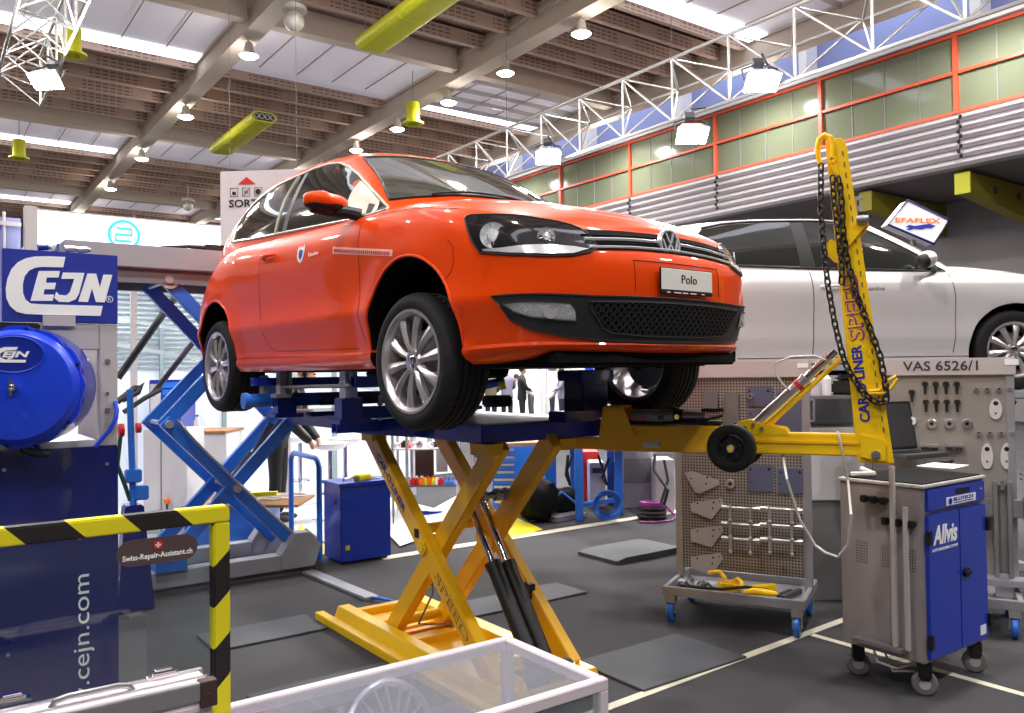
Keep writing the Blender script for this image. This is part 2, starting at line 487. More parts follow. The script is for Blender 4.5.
# ---- ceiling lamps on the beams, every 6.3 m
def ceiling_lamp():
    t = thing('ceiling_lamp', 'lit', 'lamp', (0, 0, 0), group='lamps under the ceiling beams')
    b = MB(); b.lathe((0, 0, 0), (0, 0, -1), [(.02, -.22), (.1, -.22), (.14, 0), (.26, .12), (.24, .12), (.12, 0)], 20); b.bar((0, 0, .1), (0, 0, .32), .05, .05); b.build('housing', M['lamp_body'], t)
    b = MB(); b.lathe((0, 0, 0), (0, 0, -1), [(0, .02), (.17, .03), (.25, .115), (.18, .17), (0, .19)], 20); b.build('diffuser', M['lamp_glow'], t)
    return t
first = ceiling_lamp()
def place_lamp(X, Y, lab):
    global used
    o = first if not used else dup(first)
    used = True
    o.location = (X, Y, 10.28); o['label'] = lab
used = False
ordn = ['nearest', 'second', 'third', 'fourth', 'fifth', 'sixth', 'seventh', 'eighth', 'ninth']
ys_a = [21.8, 28.1, 34.5, 40.8]
for k, y in enumerate(ys_a): place_lamp(7.27, y, 'lit ceiling lamp on the left long beam, %s from the top edge' % ['first', 'second', 'third', 'fourth'][k])
ys_b = [15.7, 19.0, 22.1, 25.5, 28.8, 32.2, 35.6]
for k, y in enumerate(ys_b): place_lamp(13.7, y, 'lit ceiling lamp on the beam over the red car, %s from the top edge' % ordn[k].replace('nearest', 'first'))
for X in (-5.5, .9, 7.27, 13.7, 20.1):
    for Y in (-4, 2.5, 9, 15.5, 22, 28.5, 35, 42, 50):
        if X == 20.1 and Y > 36: continue
        lamp('ceiling_lamp_light', 'AREA', (X, Y, 10.0), LAMP_POWER, (1, .97, .94), .5, (X, Y, 0))
        lamp('ceiling_lamp_glow', 'POINT', (X, Y, 9.95), LAMP_POWER*.26, (1, .95, .88), .25)
# ---- ball shaped loudspeakers, cylinders and ducts
def ball_speaker(loc, lab):
    t = thing('ceiling_speaker', lab, 'speaker', loc, group='ball speakers below the ceiling')
    x, y, z = loc
    b = MB(); b.ball((x, y, z), .24, 18); b.build('ball', M['lamp_body'], t)
    b = MB(); b.lathe((x, y, z+.22), (0, 0, 1), [(.0, 0), (.3, 0), (.3, .1), (.24, .16), (.0, .16)], 20); b.cyl((x, y, z+.35), (x, y, z+1.05), .02, n=6); b.build('mount', M['lamp_body'], t)
p = onz(294, 21, 9.9); ball_speaker(tuple(p), 'white ball speaker under a round plate near the top beam')
p = onz(188, 206, 9.9); ball_speaker(tuple(p), 'small far white ball speaker low on the left beam')
def spot_can(px, py, lab, s=1.):
    p = onz(px, py, 9.9); x, y, z = p
    t = thing('yellow_ceiling_can', lab, 'vent', tuple(p), group='yellow cylinders hanging from the ceiling')
    b = MB(); b.lathe((x, y, z), (0, 0, -1), [(.0, -.32), (.21*s, -.32), (.22*s, .28), (.34*s, .31), (.34*s, .36), (.18*s, .36), (.17*s, .0), (0, 0)], 24); b.build('can', M['yellow_duct'], t)
    b = MB(); b.cyl((x, y, z+.3), (x, y, 11.25), .012, n=6); b.build('hanger', M['mid_grey'], t)
spot_can(72, 41, 'yellow flanged cylinder hanging at upper left beside the truss')
spot_can(19, 149, 'small yellow cylinder hanging at the far left under a white ceiling panel')
spot_can(413, 113, 'yellow cylinder hanging right behind the beam lamps above the red car')
def duct(x0, x1, y0, y1, z, lab):
    t = thing('air_duct', lab, 'duct', (x0, y0, z))
    w = x1-x0; h = .34
    prof = []
    for k in range(9): a = -PI/2 + PI*k/8; prof.append((x1-h/2+math.cos(a)*h/2, z+math.sin(a)*h/2))
    for k in range(9): a = PI/2 + PI*k/8; prof.append((x0+h/2+math.cos(a)*h/2, z+math.sin(a)*h/2))
    b = MB(); b.prism([(a, y0, c) for a, c in prof], (0, y1-y0, 0))
    for f in (.33, .66): 
        yy = y0+(y1-y0)*f
        b.prism([((a-(x0+x1)/2)*1.015+(x0+x1)/2, yy, (c-z)*1.06+z) for a, c in prof], (0, .05, 0))
    b.build('duct_body', M['yellow_duct'], t)
    b = MB(); b.prism([((a-(x0+x1)/2)*.9+(x0+x1)/2, y0-.01, (c-z)*.75+z) for a, c in prof], (0, .02, 0)); b.build('outlet', M['dark_grey'], t)
    b = MB()
    for k in range(4):
        xx = x0 + w*(.17+.22*k); b.lathe((xx, y0-.02, z), (0, -1, 0), [(.07, 0), (.09, .02), (.07, .03)], 14)
    b.build('nozzle', M['lamp_body'], t)
    for yy in (y0+.4, y1-.4):
        for xx in (x0+.1, x1-.1): b = MB(); b.cyl((xx, yy, z+.1), (xx, yy, 11.62), .012, n=6); b.build('hanger', M['mid_grey'], t)
duct(9.12, 9.98, 12.6, 19.2, 10.1, 'large yellow oval air duct cut by the top edge of the picture')
duct(8.92, 9.75, 26.5, 31.3, 10.1, 'shorter yellow oval air duct hanging above the exit sign')
# ---- gallery along the right side
GX = 21.7
g = MB()
z0, z1 = 6.72, 8.10
nr = 6; st = (z1-z0)/nr
prof = []
for k in range(nr):
    zz = z0+k*st
    prof += [(GX-.10, zz), (GX-.16, zz+st*.35), (GX-.16, zz+st*.6), (GX-.02, zz+st*.72), (GX-.02, zz+st*.98)]
prof += [(GX, z1), (GX+.25, z1), (GX+.25, z0), (GX-.05, z0)]
g.prism([(a, -6, c) for a, c in prof], (0, 64, 0))
struct('wall_right', g, M['corrugated'], smooth=20)
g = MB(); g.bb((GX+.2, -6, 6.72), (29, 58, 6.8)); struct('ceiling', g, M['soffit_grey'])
g = MB(); g.bb((26.2, -6, 0), (26.4, 58, 6.72)); struct('wall_right', g, M['back_grey'])
g = MB(); g.bb((GX+.16, -6, 10.16), (GX+.3, 58, 10.24)); g.bb((GX-.12, -6, 10.22), (GX+.4, 58, 10.38)); struct('trim_5', g, M['pale_grey'])
g = MB(); g.bb((23.2, -6, 10.1), (23.4, 58, 16)); struct('wall_right', g, M['blue_wall'])
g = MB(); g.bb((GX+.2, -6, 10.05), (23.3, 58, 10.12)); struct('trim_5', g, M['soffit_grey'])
g = MB()
for Y in (5.0, 10.2, 15.4, 20.6, 25.8, 31): g.bb((22.6, Y-.14, 10.1), (23.18, Y+.14, 14.2))
struct('trim_6', g, M['pale_grey'])
g = MB(); g.bb((20.3, -6, 14.0), (23.4, 58, 14.1)); struct('ceiling', g, M['ceil_cloth'])
for k, Y in enumerate(range(2, 56, 5)):
    g = MB(); g.bb((20.5, Y+.2, 13.88), (23.1, Y+2.2, 13.94)); struct('window_2', g, M['daylight'])
g = MB()
for Y in range(-4, 58, 2): g.bb((20.3, Y, 12.9), (23.2, Y+.06, 13.0)); g.bar((20.3, Y, 12.95), (23.2, Y+1, 13.9), .05, .05)
struct('trim_7', g, M['truss'])
g = MB(); g.bb((20.1, -6, 10.7), (20.3, 58, 12.7)); struct('trim_1', g, M['ceil_soffit'])
mull = [2.4, 6.35, 10.3, 14.2, 18.15, 22.2, 26.3, 30.35, 34.45, 38.5]
for k in range(len(mull)-1):
    a, c = mull[k], mull[k+1]
    g = MB(); g.bb((GX+.04, a, 8.12), (GX+.10, c, 10.12)); o = struct('window_%d' % (k+3), g, M['gallery_glass'])
    f = MB()
    f.bb((GX-.06, c-.055, 8.11), (GX+.12, c+.055, 10.2))
    for z in (8.14, 9.17, 10.14): f.bb((GX-.05, a+.056, z-.04), (GX+.11, c-.056, z+.04))
    f.build('window_frame', M['orange_frame'], o)
    f = MB()
    for q in (1, 2, 3): f.bb((GX+.02, a+(c-a)*q/4-.012, 8.13), (GX+.05, a+(c-a)*q/4+.012, 10.1))
    f.build('glazing_joint', M['mid_grey'], o)
for Y in (6, 12, 18, 24, 30): lamp('skylight_light', 'AREA', (21.2, Y, 13.6), 260, (.86, .92, 1), 2.5, (22.6, Y, 9), size_y=5)
# hanging control chains on the corrugated fascia
for px, y in ((959, 118), (716, 178), (629, 200)):
    q = onx(px, y, GX-.25)
    b = MB(); pts = []
    for k in range(9): b.lathe((q.x, q.y+(.03 if k % 2 else -.03), 7.95-k*.125), (0, 1, 0), [(.02, -.02), (.05, -.02), (.05, .02), (.02, .02)], 8, closed=True)
    b.cyl((q.x, q.y, 8.0), (q.x, q.y, 6.9), .012, n=5)
    o = b.build('pull_chain', M['black'])
    tagit(o, {959: 'dark chain on the corrugated band under the rightmost gallery windows', 716: 'dark chain on the corrugated band above the silver car roof', 629: 'short dark chain on the corrugated band just above the red bonnet'}[px], 'chain', 'chains hanging on the corrugated band')
# cantilever beams under the gallery
def gal_beam(Y, lab, em='yellow_duct'):
    b = MB(); b.prism([(21.95, Y, 6.1), (21.95, Y, 6.62), (26.2, Y, 6.62), (26.2, Y, 5.7), (25.5, Y, 5.7)], (0, .35, 0))
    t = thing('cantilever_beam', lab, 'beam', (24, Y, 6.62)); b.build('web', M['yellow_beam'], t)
    b = MB(); b.bb((21.9, Y-.02, 6.08), (21.97, Y+.37, 6.63)); b.build('end_plate', M[em], t)
    b = MB()
    for xx in (23.3, 24.7): b.cyl((xx, Y-.01, 6.3), (xx, Y-.03, 6.3), .1, n=14)
    b.build('hole_ring', M['dark_grey'], t)
q = onx(962, 178, 21.95)
gal_beam(q.y-.2, 'olive yellow beam under the gallery at the right edge')
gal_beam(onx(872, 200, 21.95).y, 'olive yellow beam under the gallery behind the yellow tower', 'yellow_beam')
# ---- trusses
def truss(x0, za, zb, xc, zc, y0, st, n, lab, name='lighting_truss'):
    """triangular truss: two chords one above the other, the third behind them with its nodes half a bay on"""
    t = thing(name, lab, 'truss', (x0, y0, za))
    y1 = y0+n*st; x1 = xc
    for x, z in ((x0, za), (x0, zb), (xc, zc)):
        ch = MB(); ch.cyl((x, y0, z), (x, y1, z), .03, n=8); ch.build('chord', M['truss'], t)
    br = MB()
    for k in range(n+1):
        y = y0+k*st
        br.cyl((x0, y, za), (x0, y, zb), .02, n=6)
        for yy in (y+st/2, y-st/2):
            if y0 <= yy <= y1:
                br.cyl((x0, y, zb), (xc, yy, zc), .018, n=6); br.cyl((x0, y, za), (xc, yy, zc), .018, n=6)
        if k < n: br.cyl((x0, y+st, zb), (x0, y, za), .02, n=6)
    o = br.build('bracing', M['truss'], t)
    za, zb = min(za, zb), max(za, zb)
    br = MB()
    cl = MB()
    for k in range(1, n, 4):
        h = MB(); h.cyl((x0, y0+k*st, zb), (x0, y0+k*st, 11.6), .007, n=5); h.build('hanging_wire', M['dark_grey'], t)
    return t
truss(10.5, 5.87, 6.94, 11.3, 6.72, 3.65, 1.21, 13, 'long grey lighting truss crossing in front of the gallery windows')
truss(2.05, 7.0, 8.0, 1.3, 7.35, 6.5, 1.1, 11, 'grey lighting truss in the upper left corner')
def floodlight(p, lab, tilt=.55, s=.95, tgt=None):
    x, y, z = p
    t = thing('floodlight', lab, 'floodlight', (x, y, z))
    T = TR((x, y, z), rz=R(-36), rx=-tilt)
    b = MB(T)
    b.add([(-.26*s, -.16*s, -.06), (.26*s, -.16*s, -.06), (.26*s, .2*s, -.06), (-.26*s, .2*s, -.06), (-.16*s, -.06*s, .14), (.16*s, -.06*s, .14), (.16*s, .12*s, .14), (-.16*s, .12*s, .14)],
          [(4, 5, 6, 7), (0, 1, 5, 4), (1, 2, 6, 5), (2, 3, 7, 6), (3, 0, 4, 7)])
    b.build('reflector', M['lamp_body'], t)
    b = MB(T); b.bb((-.25*s, -.15*s, -.075), (.25*s, .19*s, -.055)); b.build('lamp_face', M['flood_glow'], t)
    b = MB(T); b.tube([(-.28*s, 0, 0), (-.28*s, 0, .22), (0, 0, .34), (.28*s, 0, .22), (.28*s, 0, 0)], .015, 6); b.bb((-.08, -.05, .3), (.08, .05, .42)); b.build('yoke', M['dark_grey'], t)
    b = MB(); b.cyl((x, y, z+.38), (10.5 if x > 5 else 2.05, y, 5.9 if x > 5 else 7.0), .02, n=8); b.build('hanger', M['dark_grey'], t)
    lamp('floodlight_light', 'AREA', (x, y, z-.14), 420, (1, .98, .95), .45, tgt or (3, 3.5, 1.5))
for px, py, lab in ((762, 76, 'brightest floodlight on the long truss, nearest the yellow tower top'), (692, 129, 'floodlight hanging at the middle of the long truss'), (548, 152, 'floodlight on the far end of the long truss above the windscreen')):
    q = onx(px, py+3, 10.15); floodlight(tuple(q), lab)
q = onz(46, 78, 6.7); floodlight(tuple(q), 'floodlight hanging from the upper left truss', tgt=(.3, 3.2, 1.4))
# ---- SORTIE sign
sg = thing('exit_sign', 'hanging pale panel reading SORTIE with a red arrowhead', 'sign', tuple(at(250, 240, 9.0)))
pa = at(221, 172, 9.0); pb = at(221, 247, 9.0); hz = pa.z-pb.z
rt = Vector((math.cos(YAW), -math.sin(YAW), 0)); rt = Matrix.Rotation(-.08, 3, 'Z') @ rt; nf = Vector((rt.y, -rt.x, 0))
wd = .95
c0 = pa + rt*wd/2
b = MB(); b.box(None, (wd, .05, hz), M4=Matrix.Translation(c0 - Vector((0, 0, hz/2))) @ Matrix.Rotation(math.atan2(rt.y, rt.x), 4, 'Z')); b.build('panel', M['sortie'], sg, bevel=.006)
o = pa + nf*.03
dn = Vector((0, 0, -1))
def S_(u, v): return pa + rt*u + dn*v + nf*.027
b = MB(); b.prism([S_(.20, .15), S_(.40, .15), S_(.30, .07)], nf*.004); b.build('arrow', M['red'], sg)
write('SORTIE', S_(.10, .40), rt, (0, 0, 1), .085, M['text_black'], sg, width=.42, bold=.02, depth=.004)
b = MB()
for k in range(3):
    u = .115+.135*k
    b.tube([S_(u, .19), S_(u+.085, .19), S_(u+.085, .28), S_(u, .28)], .004, 4, closed=True)
b.box(None, (.04, .006, .035), M4=Matrix.Translation(S_(.157, .245)) @ Matrix.Rotation(math.atan2(rt.y, rt.x), 4, 'Z'))
b.bar(S_(.265, .26), S_(.32, .21), .012, .006); b.bar(S_(.27, .22), S_(.32, .25), .01, .006)
b.lathe(S_(.428, .235), nf, [(.0, 0), (.03, 0), (.03, .005), (0, .005)], 12)
b.build('pictogram', M['text_black'], sg)
b = MB(); b.prism([S_(.28, .46), S_(.45, .46), S_(.45, .50), S_(.28, .50)], nf*.004); b.build('black_bar', M['text_black'], sg)
b = MB()
for u in (.1, wd-.1): b.cyl(pa+rt*u, Vector((pa.x+rt.x*u, pa.y+rt.y*u, 11.3)), .003, n=5)
b.build('hanging_wire', M['dark_grey'], sg)
# ---- diamond sign far right
ds = thing('diamond_sign', 'white diamond shaped sign reading EFAFLEX with a leaping blue cat', 'sign', tuple(at(918, 243, 17)))
D = 17
cs = [at(908, 200, D), at(949, 220, D), at(934, 244, D), at(888, 224.5, D)]
back = Vector((math.sin(YAW), math.cos(YAW), 0))
b = MB(); b.prism(cs, back*.35); b.build('panel', M['white'], ds, bevel=.01)
b = MB(); b.tube(cs, .03, 6, closed=True); b.build('edge_frame', M['blue_navy'], ds)
rr = (at(938, 222, D)-at(895, 221, D)).normalized()
write('EFAFLEX', at(895, 222.5, D)-back*.02, rr, (0, 0, 1), .1, M['orange_text'], ds, width=.93, bold=.02)
cat = [(905, 227), (909, 225), (914, 226), (921, 225), (929, 224), (935, 226), (931, 228), (926, 228), (921, 229.5), (914, 228.5), (909, 230), (906, 229.5), (910, 227.5)]
b = MB(); b.prism([at(x, y, D)-back*.01 for x, y in cat], -back*.01); b.build('cat_emblem', M['text_blue'], ds)
b = MB(); c_ = sum(cs, Vector())/4 + back*.3; b.cyl(c_, Vector((c_.x, c_.y, 0)), .05, n=10); b.build('pole', M['mid_grey'], ds)
# ================================================================ CARS
def interp(tab, x):
    """monotone-ish cubic through a table sorted by x"""
    n = len(tab)
    if x <= tab[0][0]: return tab[0][1]
    if x >= tab[-1][0]: return tab[-1][1]
    for i in range(n-1):
        if tab[i][0] <= x <= tab[i+1][0]: break
    x0, y0 = tab[i]; x1, y1 = tab[i+1]
    def slope(k):
        if k <= 0 or k >= n-1:
            a, b = (0, 1) if k <= 0 else (n-2, n-1)
            return (tab[b][1]-tab[a][1])/(tab[b][0]-tab[a][0])
        s0 = (tab[k][1]-tab[k-1][1])/(tab[k][0]-tab[k-1][0]); s1 = (tab[k+1][1]-tab[k][1])/(tab[k+1][0]-tab[k][0])
        return 0 if s0*s1 <= 0 else 2*s0*s1/(s0+s1)
    h = x1-x0; t = (x-x0)/h; m0, m1 = slope(i)*h, slope(i+1)*h
    return (2*t**3-3*t*t+1)*y0 + (t**3-2*t*t+t)*m0 + (-2*t**3+3*t*t)*y1 + (t**3-t*t)*m1
def catmull(pts, n):
    """n points, smooth through control points (tuples), by chord length"""
    P = [Vector(p) for p in pts]
    d = [0]
    for a, b in zip(P, P[1:]): d.append(d[-1]+max((b-a).length, 1e-6))
    tabs = [[(d[i], P[i][k]) for i in range(len(P))] for k in range(3)]
    return [Vector([interp(tabs[k], d[-1]*i/(n-1)) for k in range(3)]) for i in range(n)]
def ringparam(SP, xf, xr, w, cs):
    pts = []
    for dx, fy in SP['front']: pts.append((xf-dx*cs, fy))
    for k in range(1, 30):
        a = xf-SP['front'][-1][0]*cs; b = xr+SP['rear'][0][0]
        pts.append((a+(b-a)*k/30, 1.0))
    for dx, fy in SP['rear']: pts.append((xr+dx, fy))
    return pts
def dense_plan(SP):
    """per-index plan descriptors shared by every ring"""
    F = catmull([(dx, fy, 0) for dx, fy in SP['front']], 44)
    Rr = catmull([(dx, fy, 0) for dx, fy in SP['rear']], 26)
    return [(p.x, p.y) for p in F], [(p.x, p.y) for p in Rr]
def car_shell(SP, matp, Mx):
    F, Rr = dense_plan(SP)
    NS = 90
    rows = []
    levels = SP['levels']
    zt = lambda x: interp(SP['ztop'], x)
    for kind, q, xf, xr, wv, cs in levels:
        row = []
        A = xf-F[-1][0]*cs; B = xr+Rr[0][0]
        seq = [(xf-dx*cs, fy*wv) for dx, fy in F]
        for k in range(1, NS): seq.append((A+(B-A)*k/NS, wv))
        seq += [(xr+dx, fy*wv) for dx, fy in Rr]
        for x, y in seq:
            y *= SP['bulge'](x)
            if kind == 'z': z = q + (.038*max(0, min(1, (x-.25)/.4))*max(0, (.30-q)/.13) if q < .3 else 0)
            else: z = SP['zfix']+(zt(x)-SP['zfix'])*q
            if kind == 'f' and x < -2.1: y *= 1-SP.get('rear_in', .10)*q*min(1, (-2.1-x)/.8)**1.4
            fl = 0
            if z < .74 and y > .5:
                for ax in (0, -SP['wb']):
                    d = math.hypot(x-ax, z-SP['arch_z'])
                    if d < SP['arch_r']+.16: fl = max(fl, .014*max(0, 1-abs(d-SP['arch_r']-.01)/.13))
            row.append(Vector((x, -(y+fl), z)))
        rows.append(row)
    full = [r + [Vector((p.x, -p.y, p.z)) for p in reversed(r[1:-1])] for r in rows]
    b = MB(Mx); b.grid(full, closed_u=True)
    # bottom cap and the deck over the top ring, station by station
    n = len(rows[0]); NY = 16
    bot = [[Vector((p.x, p.y*(1-2*j/NY), p.z)) for j in range(NY+1)] for p in rows[0]]
    b.grid(bot)
    top = []
    for p in rows[-1]:
        zc = max(interp(SP['zc'], p.x)-p.z, 0)
        e = interp(SP['crown_e'], p.x)
        top.append([Vector((p.x, p.y*(1-2*j/NY), p.z+zc*(1-abs(1-2*j/NY)**e))) for j in range(NY+1)])
    b.grid(top)
    me = b.mesh('low', [matp, M['black_matte']], smooth=0, merge=.0012)
    return me, rows
def boolean_cut(me, cutters):
    o = bpy.data.objects.new('tmp', me); COL.objects.link(o)
    cos = []
    for cm in cutters:
        c = bpy.data.objects.new('cut', cm); COL.objects.link(c); cos.append(c)
        md = o.modifiers.new('b', 'BOOLEAN'); md.operation = 'DIFFERENCE'; md.object = c; md.solver = 'EXACT'
    bpy.context.view_layer.update()
    dg = bpy.context.evaluated_depsgraph_get()
    out = bpy.data.meshes.new_from_object(o.evaluated_get(dg))
    for c in cos+[o]: bpy.data.objects.remove(c)
    return out
def greenhouse(SP, Mx):
    B = catmull(SP['gb'], 90); T = catmull(SP['gt'], 90)
    NL = 12; rows = []
    for j in range(NL+1):
        t = j/NL; row = []
        for a, c in zip(B, T):
            p = a.lerp(c, t)
            nrm = Vector((c.y-0, 0, 0))
            out = Vector(((p.x-SP['gcx'])/1.6, p.y/.7, 0)); out = out.normalized() if out.length else out
            p = p + out*(SP['gbulge']*math.sin(PI*t)) + Vector((0, 0, .012*math.sin(PI*t)))
            row.append(Vector((p.x, -p.y, p.z)))
        rows.append(row)
    full = [r + [Vector((p.x, -p.y, p.z)) for p in reversed(r[1:-1])] for r in rows]
    b = MB(Mx); b.grid(full, closed_u=True)
    NY = 16; top = []
    for p in rows[-1]:
        zc = max(interp(SP['zroof'], p.x)-p.z, 0)
        top.append([Vector((p.x, p.y*(1-2*j/NY), p.z+zc*(1-abs(1-2*j/NY)**2.3))) for j in range(NY+1)])
    b.grid(top)
    # bottom cap sits inside the body
    bot = [[Vector((p.x, p.y*(1-2*j/NY), p.z)) for j in range(NY+1)] for p in rows[0]]
    b.grid(bot)
    return b
def fill_poly(poly, step):
    """triangulate a 2D outline with interior grid points"""
    n = len(poly); vs = []; 
    pts = []
    for i in range(n):
        a, c = Vector(poly[i]), Vector(poly[(i+1) % n]); k = max(1, int((c-a).length/step))
        pts += [a.lerp(c, q/k) for q in range(k)]
    nb = len(pts)
    def inside(x, y):
        r = False
        for i in range(nb):
            a, c = pts[i], pts[(i+1) % nb]
            if (a.y > y) != (c.y > y) and x < (c.x-a.x)*(y-a.y)/(c.y-a.y)+a.x: r = not r
        return r
    xs = [p.x for p in pts]; ys = [p.y for p in pts]
    inner = []
    y = min(ys)+step/2
    while y < max(ys):
        x = min(xs)+step/2
        while x < max(xs):
            if inside(x, y) and min((Vector((x, y))-p).length for p in pts) > step*.55: inner.append(Vector((x, y)))
            x += step
        y += step
    allp = pts+inner
    r = geometry.delaunay_2d_cdt([Vector(p) for p in allp], [(i, (i+1) % nb) for i in range(nb)], [list(range(nb))], 1, 1e-6)
    return r[0], r[2], nb
class Proj:
    """drops outlines onto a car's skin along a direction given in the car's own axes"""
    def __init__(s, me, Mx):
        s.Mx = Mx; s.inv = Mx.inverted()
        s.me = me
        bm = bmesh.new(); bm.from_mesh(me); bm.transform(s.inv); bm.normal_update(); s.bvh = BVHTree.FromBMesh(bm); bm.free()
    def frame(s, d):
        d = Vector(d).normalized(); z = Vector((0, 0, 1)); e = d.cross(z).normalized(); return d, e, z
    def hit(s, d, h, z, off):
        d, e, zz = s.frame(d)
        o = e*h + zz*z - d*6
        loc, nrm, i, t = s.bvh.ray_cast(o, d)
        if loc is None: return None
        if nrm.dot(d) > 0: nrm = -nrm
        return loc + nrm*off
    def px2(s, px, py, d):
        """photo pixel -> skin point -> (h, z) in the frame of d"""
        r, _ = ray(px, py)
        o = s.inv @ EYEV; dr = (s.inv.to_3x3() @ r).normalized()
        loc, nrm, i, t = s.bvh.ray_cast(o, dr)
        if loc is None: return None
        dd, e, z = s.frame(d)
        return (loc.dot(e), loc.z)
    def poly_px(s, pts, d):
        return [q for q in (s.px2(x, y, d) for x, y in pts) if q]
    def patch(s, poly, d, name, m, parent, off=.004, step=.03, label=None, mirror=False, skirt=.012, smooth=40):
        vs, fs, nb = fill_poly(poly, step)
        P3 = []
        dd, e, z = s.frame(d)
        last = None
        for v in vs:
            q = s.hit(d, v.x, v.y, off)
            if q is None: q = last if last is not None else Vector((0, 0, 0))
            last = q
            if mirror: q = Vector((q.x, -q.y, q.z))
            P3.append(q)
        b = MB(s.Mx); b.add(P3, [tuple(f) for f in fs])
        # skirt
        cnt = {}
        for f in fs:
            for i in range(len(f)):
                a, c = f[i], f[(i+1) % len(f)]; cnt[frozenset((a, c))] = cnt.get(frozenset((a, c)), 0)+1
        dm = Vector((dd.x, -dd.y, dd.z)) if mirror else dd
        for k, c in cnt.items():
            if c == 1:
                a, c2 = tuple(k); b.add([P3[a], P3[c2], P3[c2]+dm*skirt, P3[a]+dm*skirt], [(0, 1, 2, 3)])
        return b.build(name, m, parent, label=label, merge=.0004, smooth=smooth)
    def line(s, pts, d, name, m, parent, r=.004, closed=False, off=.002, n=5, step=.03, mirror=False, label=None):
        out = []
        if not closed and len(pts) > 2: pts = [(p.x, p.y) for p in catmull([(a_[0], a_[1], 0) for a_ in pts], 40)]
        k = len(pts)
        for i in range(k if closed else k-1):
            a, c = Vector(pts[i]), Vector(pts[(i+1) % k]); q = max(1, int((c-a).length/step))
            out += [a.lerp(c, j/q) for j in range(q)]
        if not closed: out.append(Vector(pts[-1]))
        P3 = [s.hit(d, p.x, p.y, off) for p in out]; P3 = [p for p in P3 if p is not None]
        if mirror: P3 = [Vector((p.x, -p.y, p.z)) for p in P3]
        b = MB(s.Mx); b.tube(P3, r, n, closed=closed)
        return b.build(name, m, parent, label=label)
def smooth_poly(pts, n=60):
    """round closed outline through points"""
    k = len(pts); out = []
    for i in range(k):
        p0, p1, p2, p3 = [Vector(pts[(i+j-1) % k]) for j in range(4)]
        for q in range(max(2, n//k)):
            t = q/max(2, n//k)
            out.append(.5*((2*p1)+(p2-p0)*t+(2*p0-5*p1+4*p2-p3)*t*t+(3*p1-p0-3*p2+p3)*t**3))
    return [(p.x, p.y) for p in out]
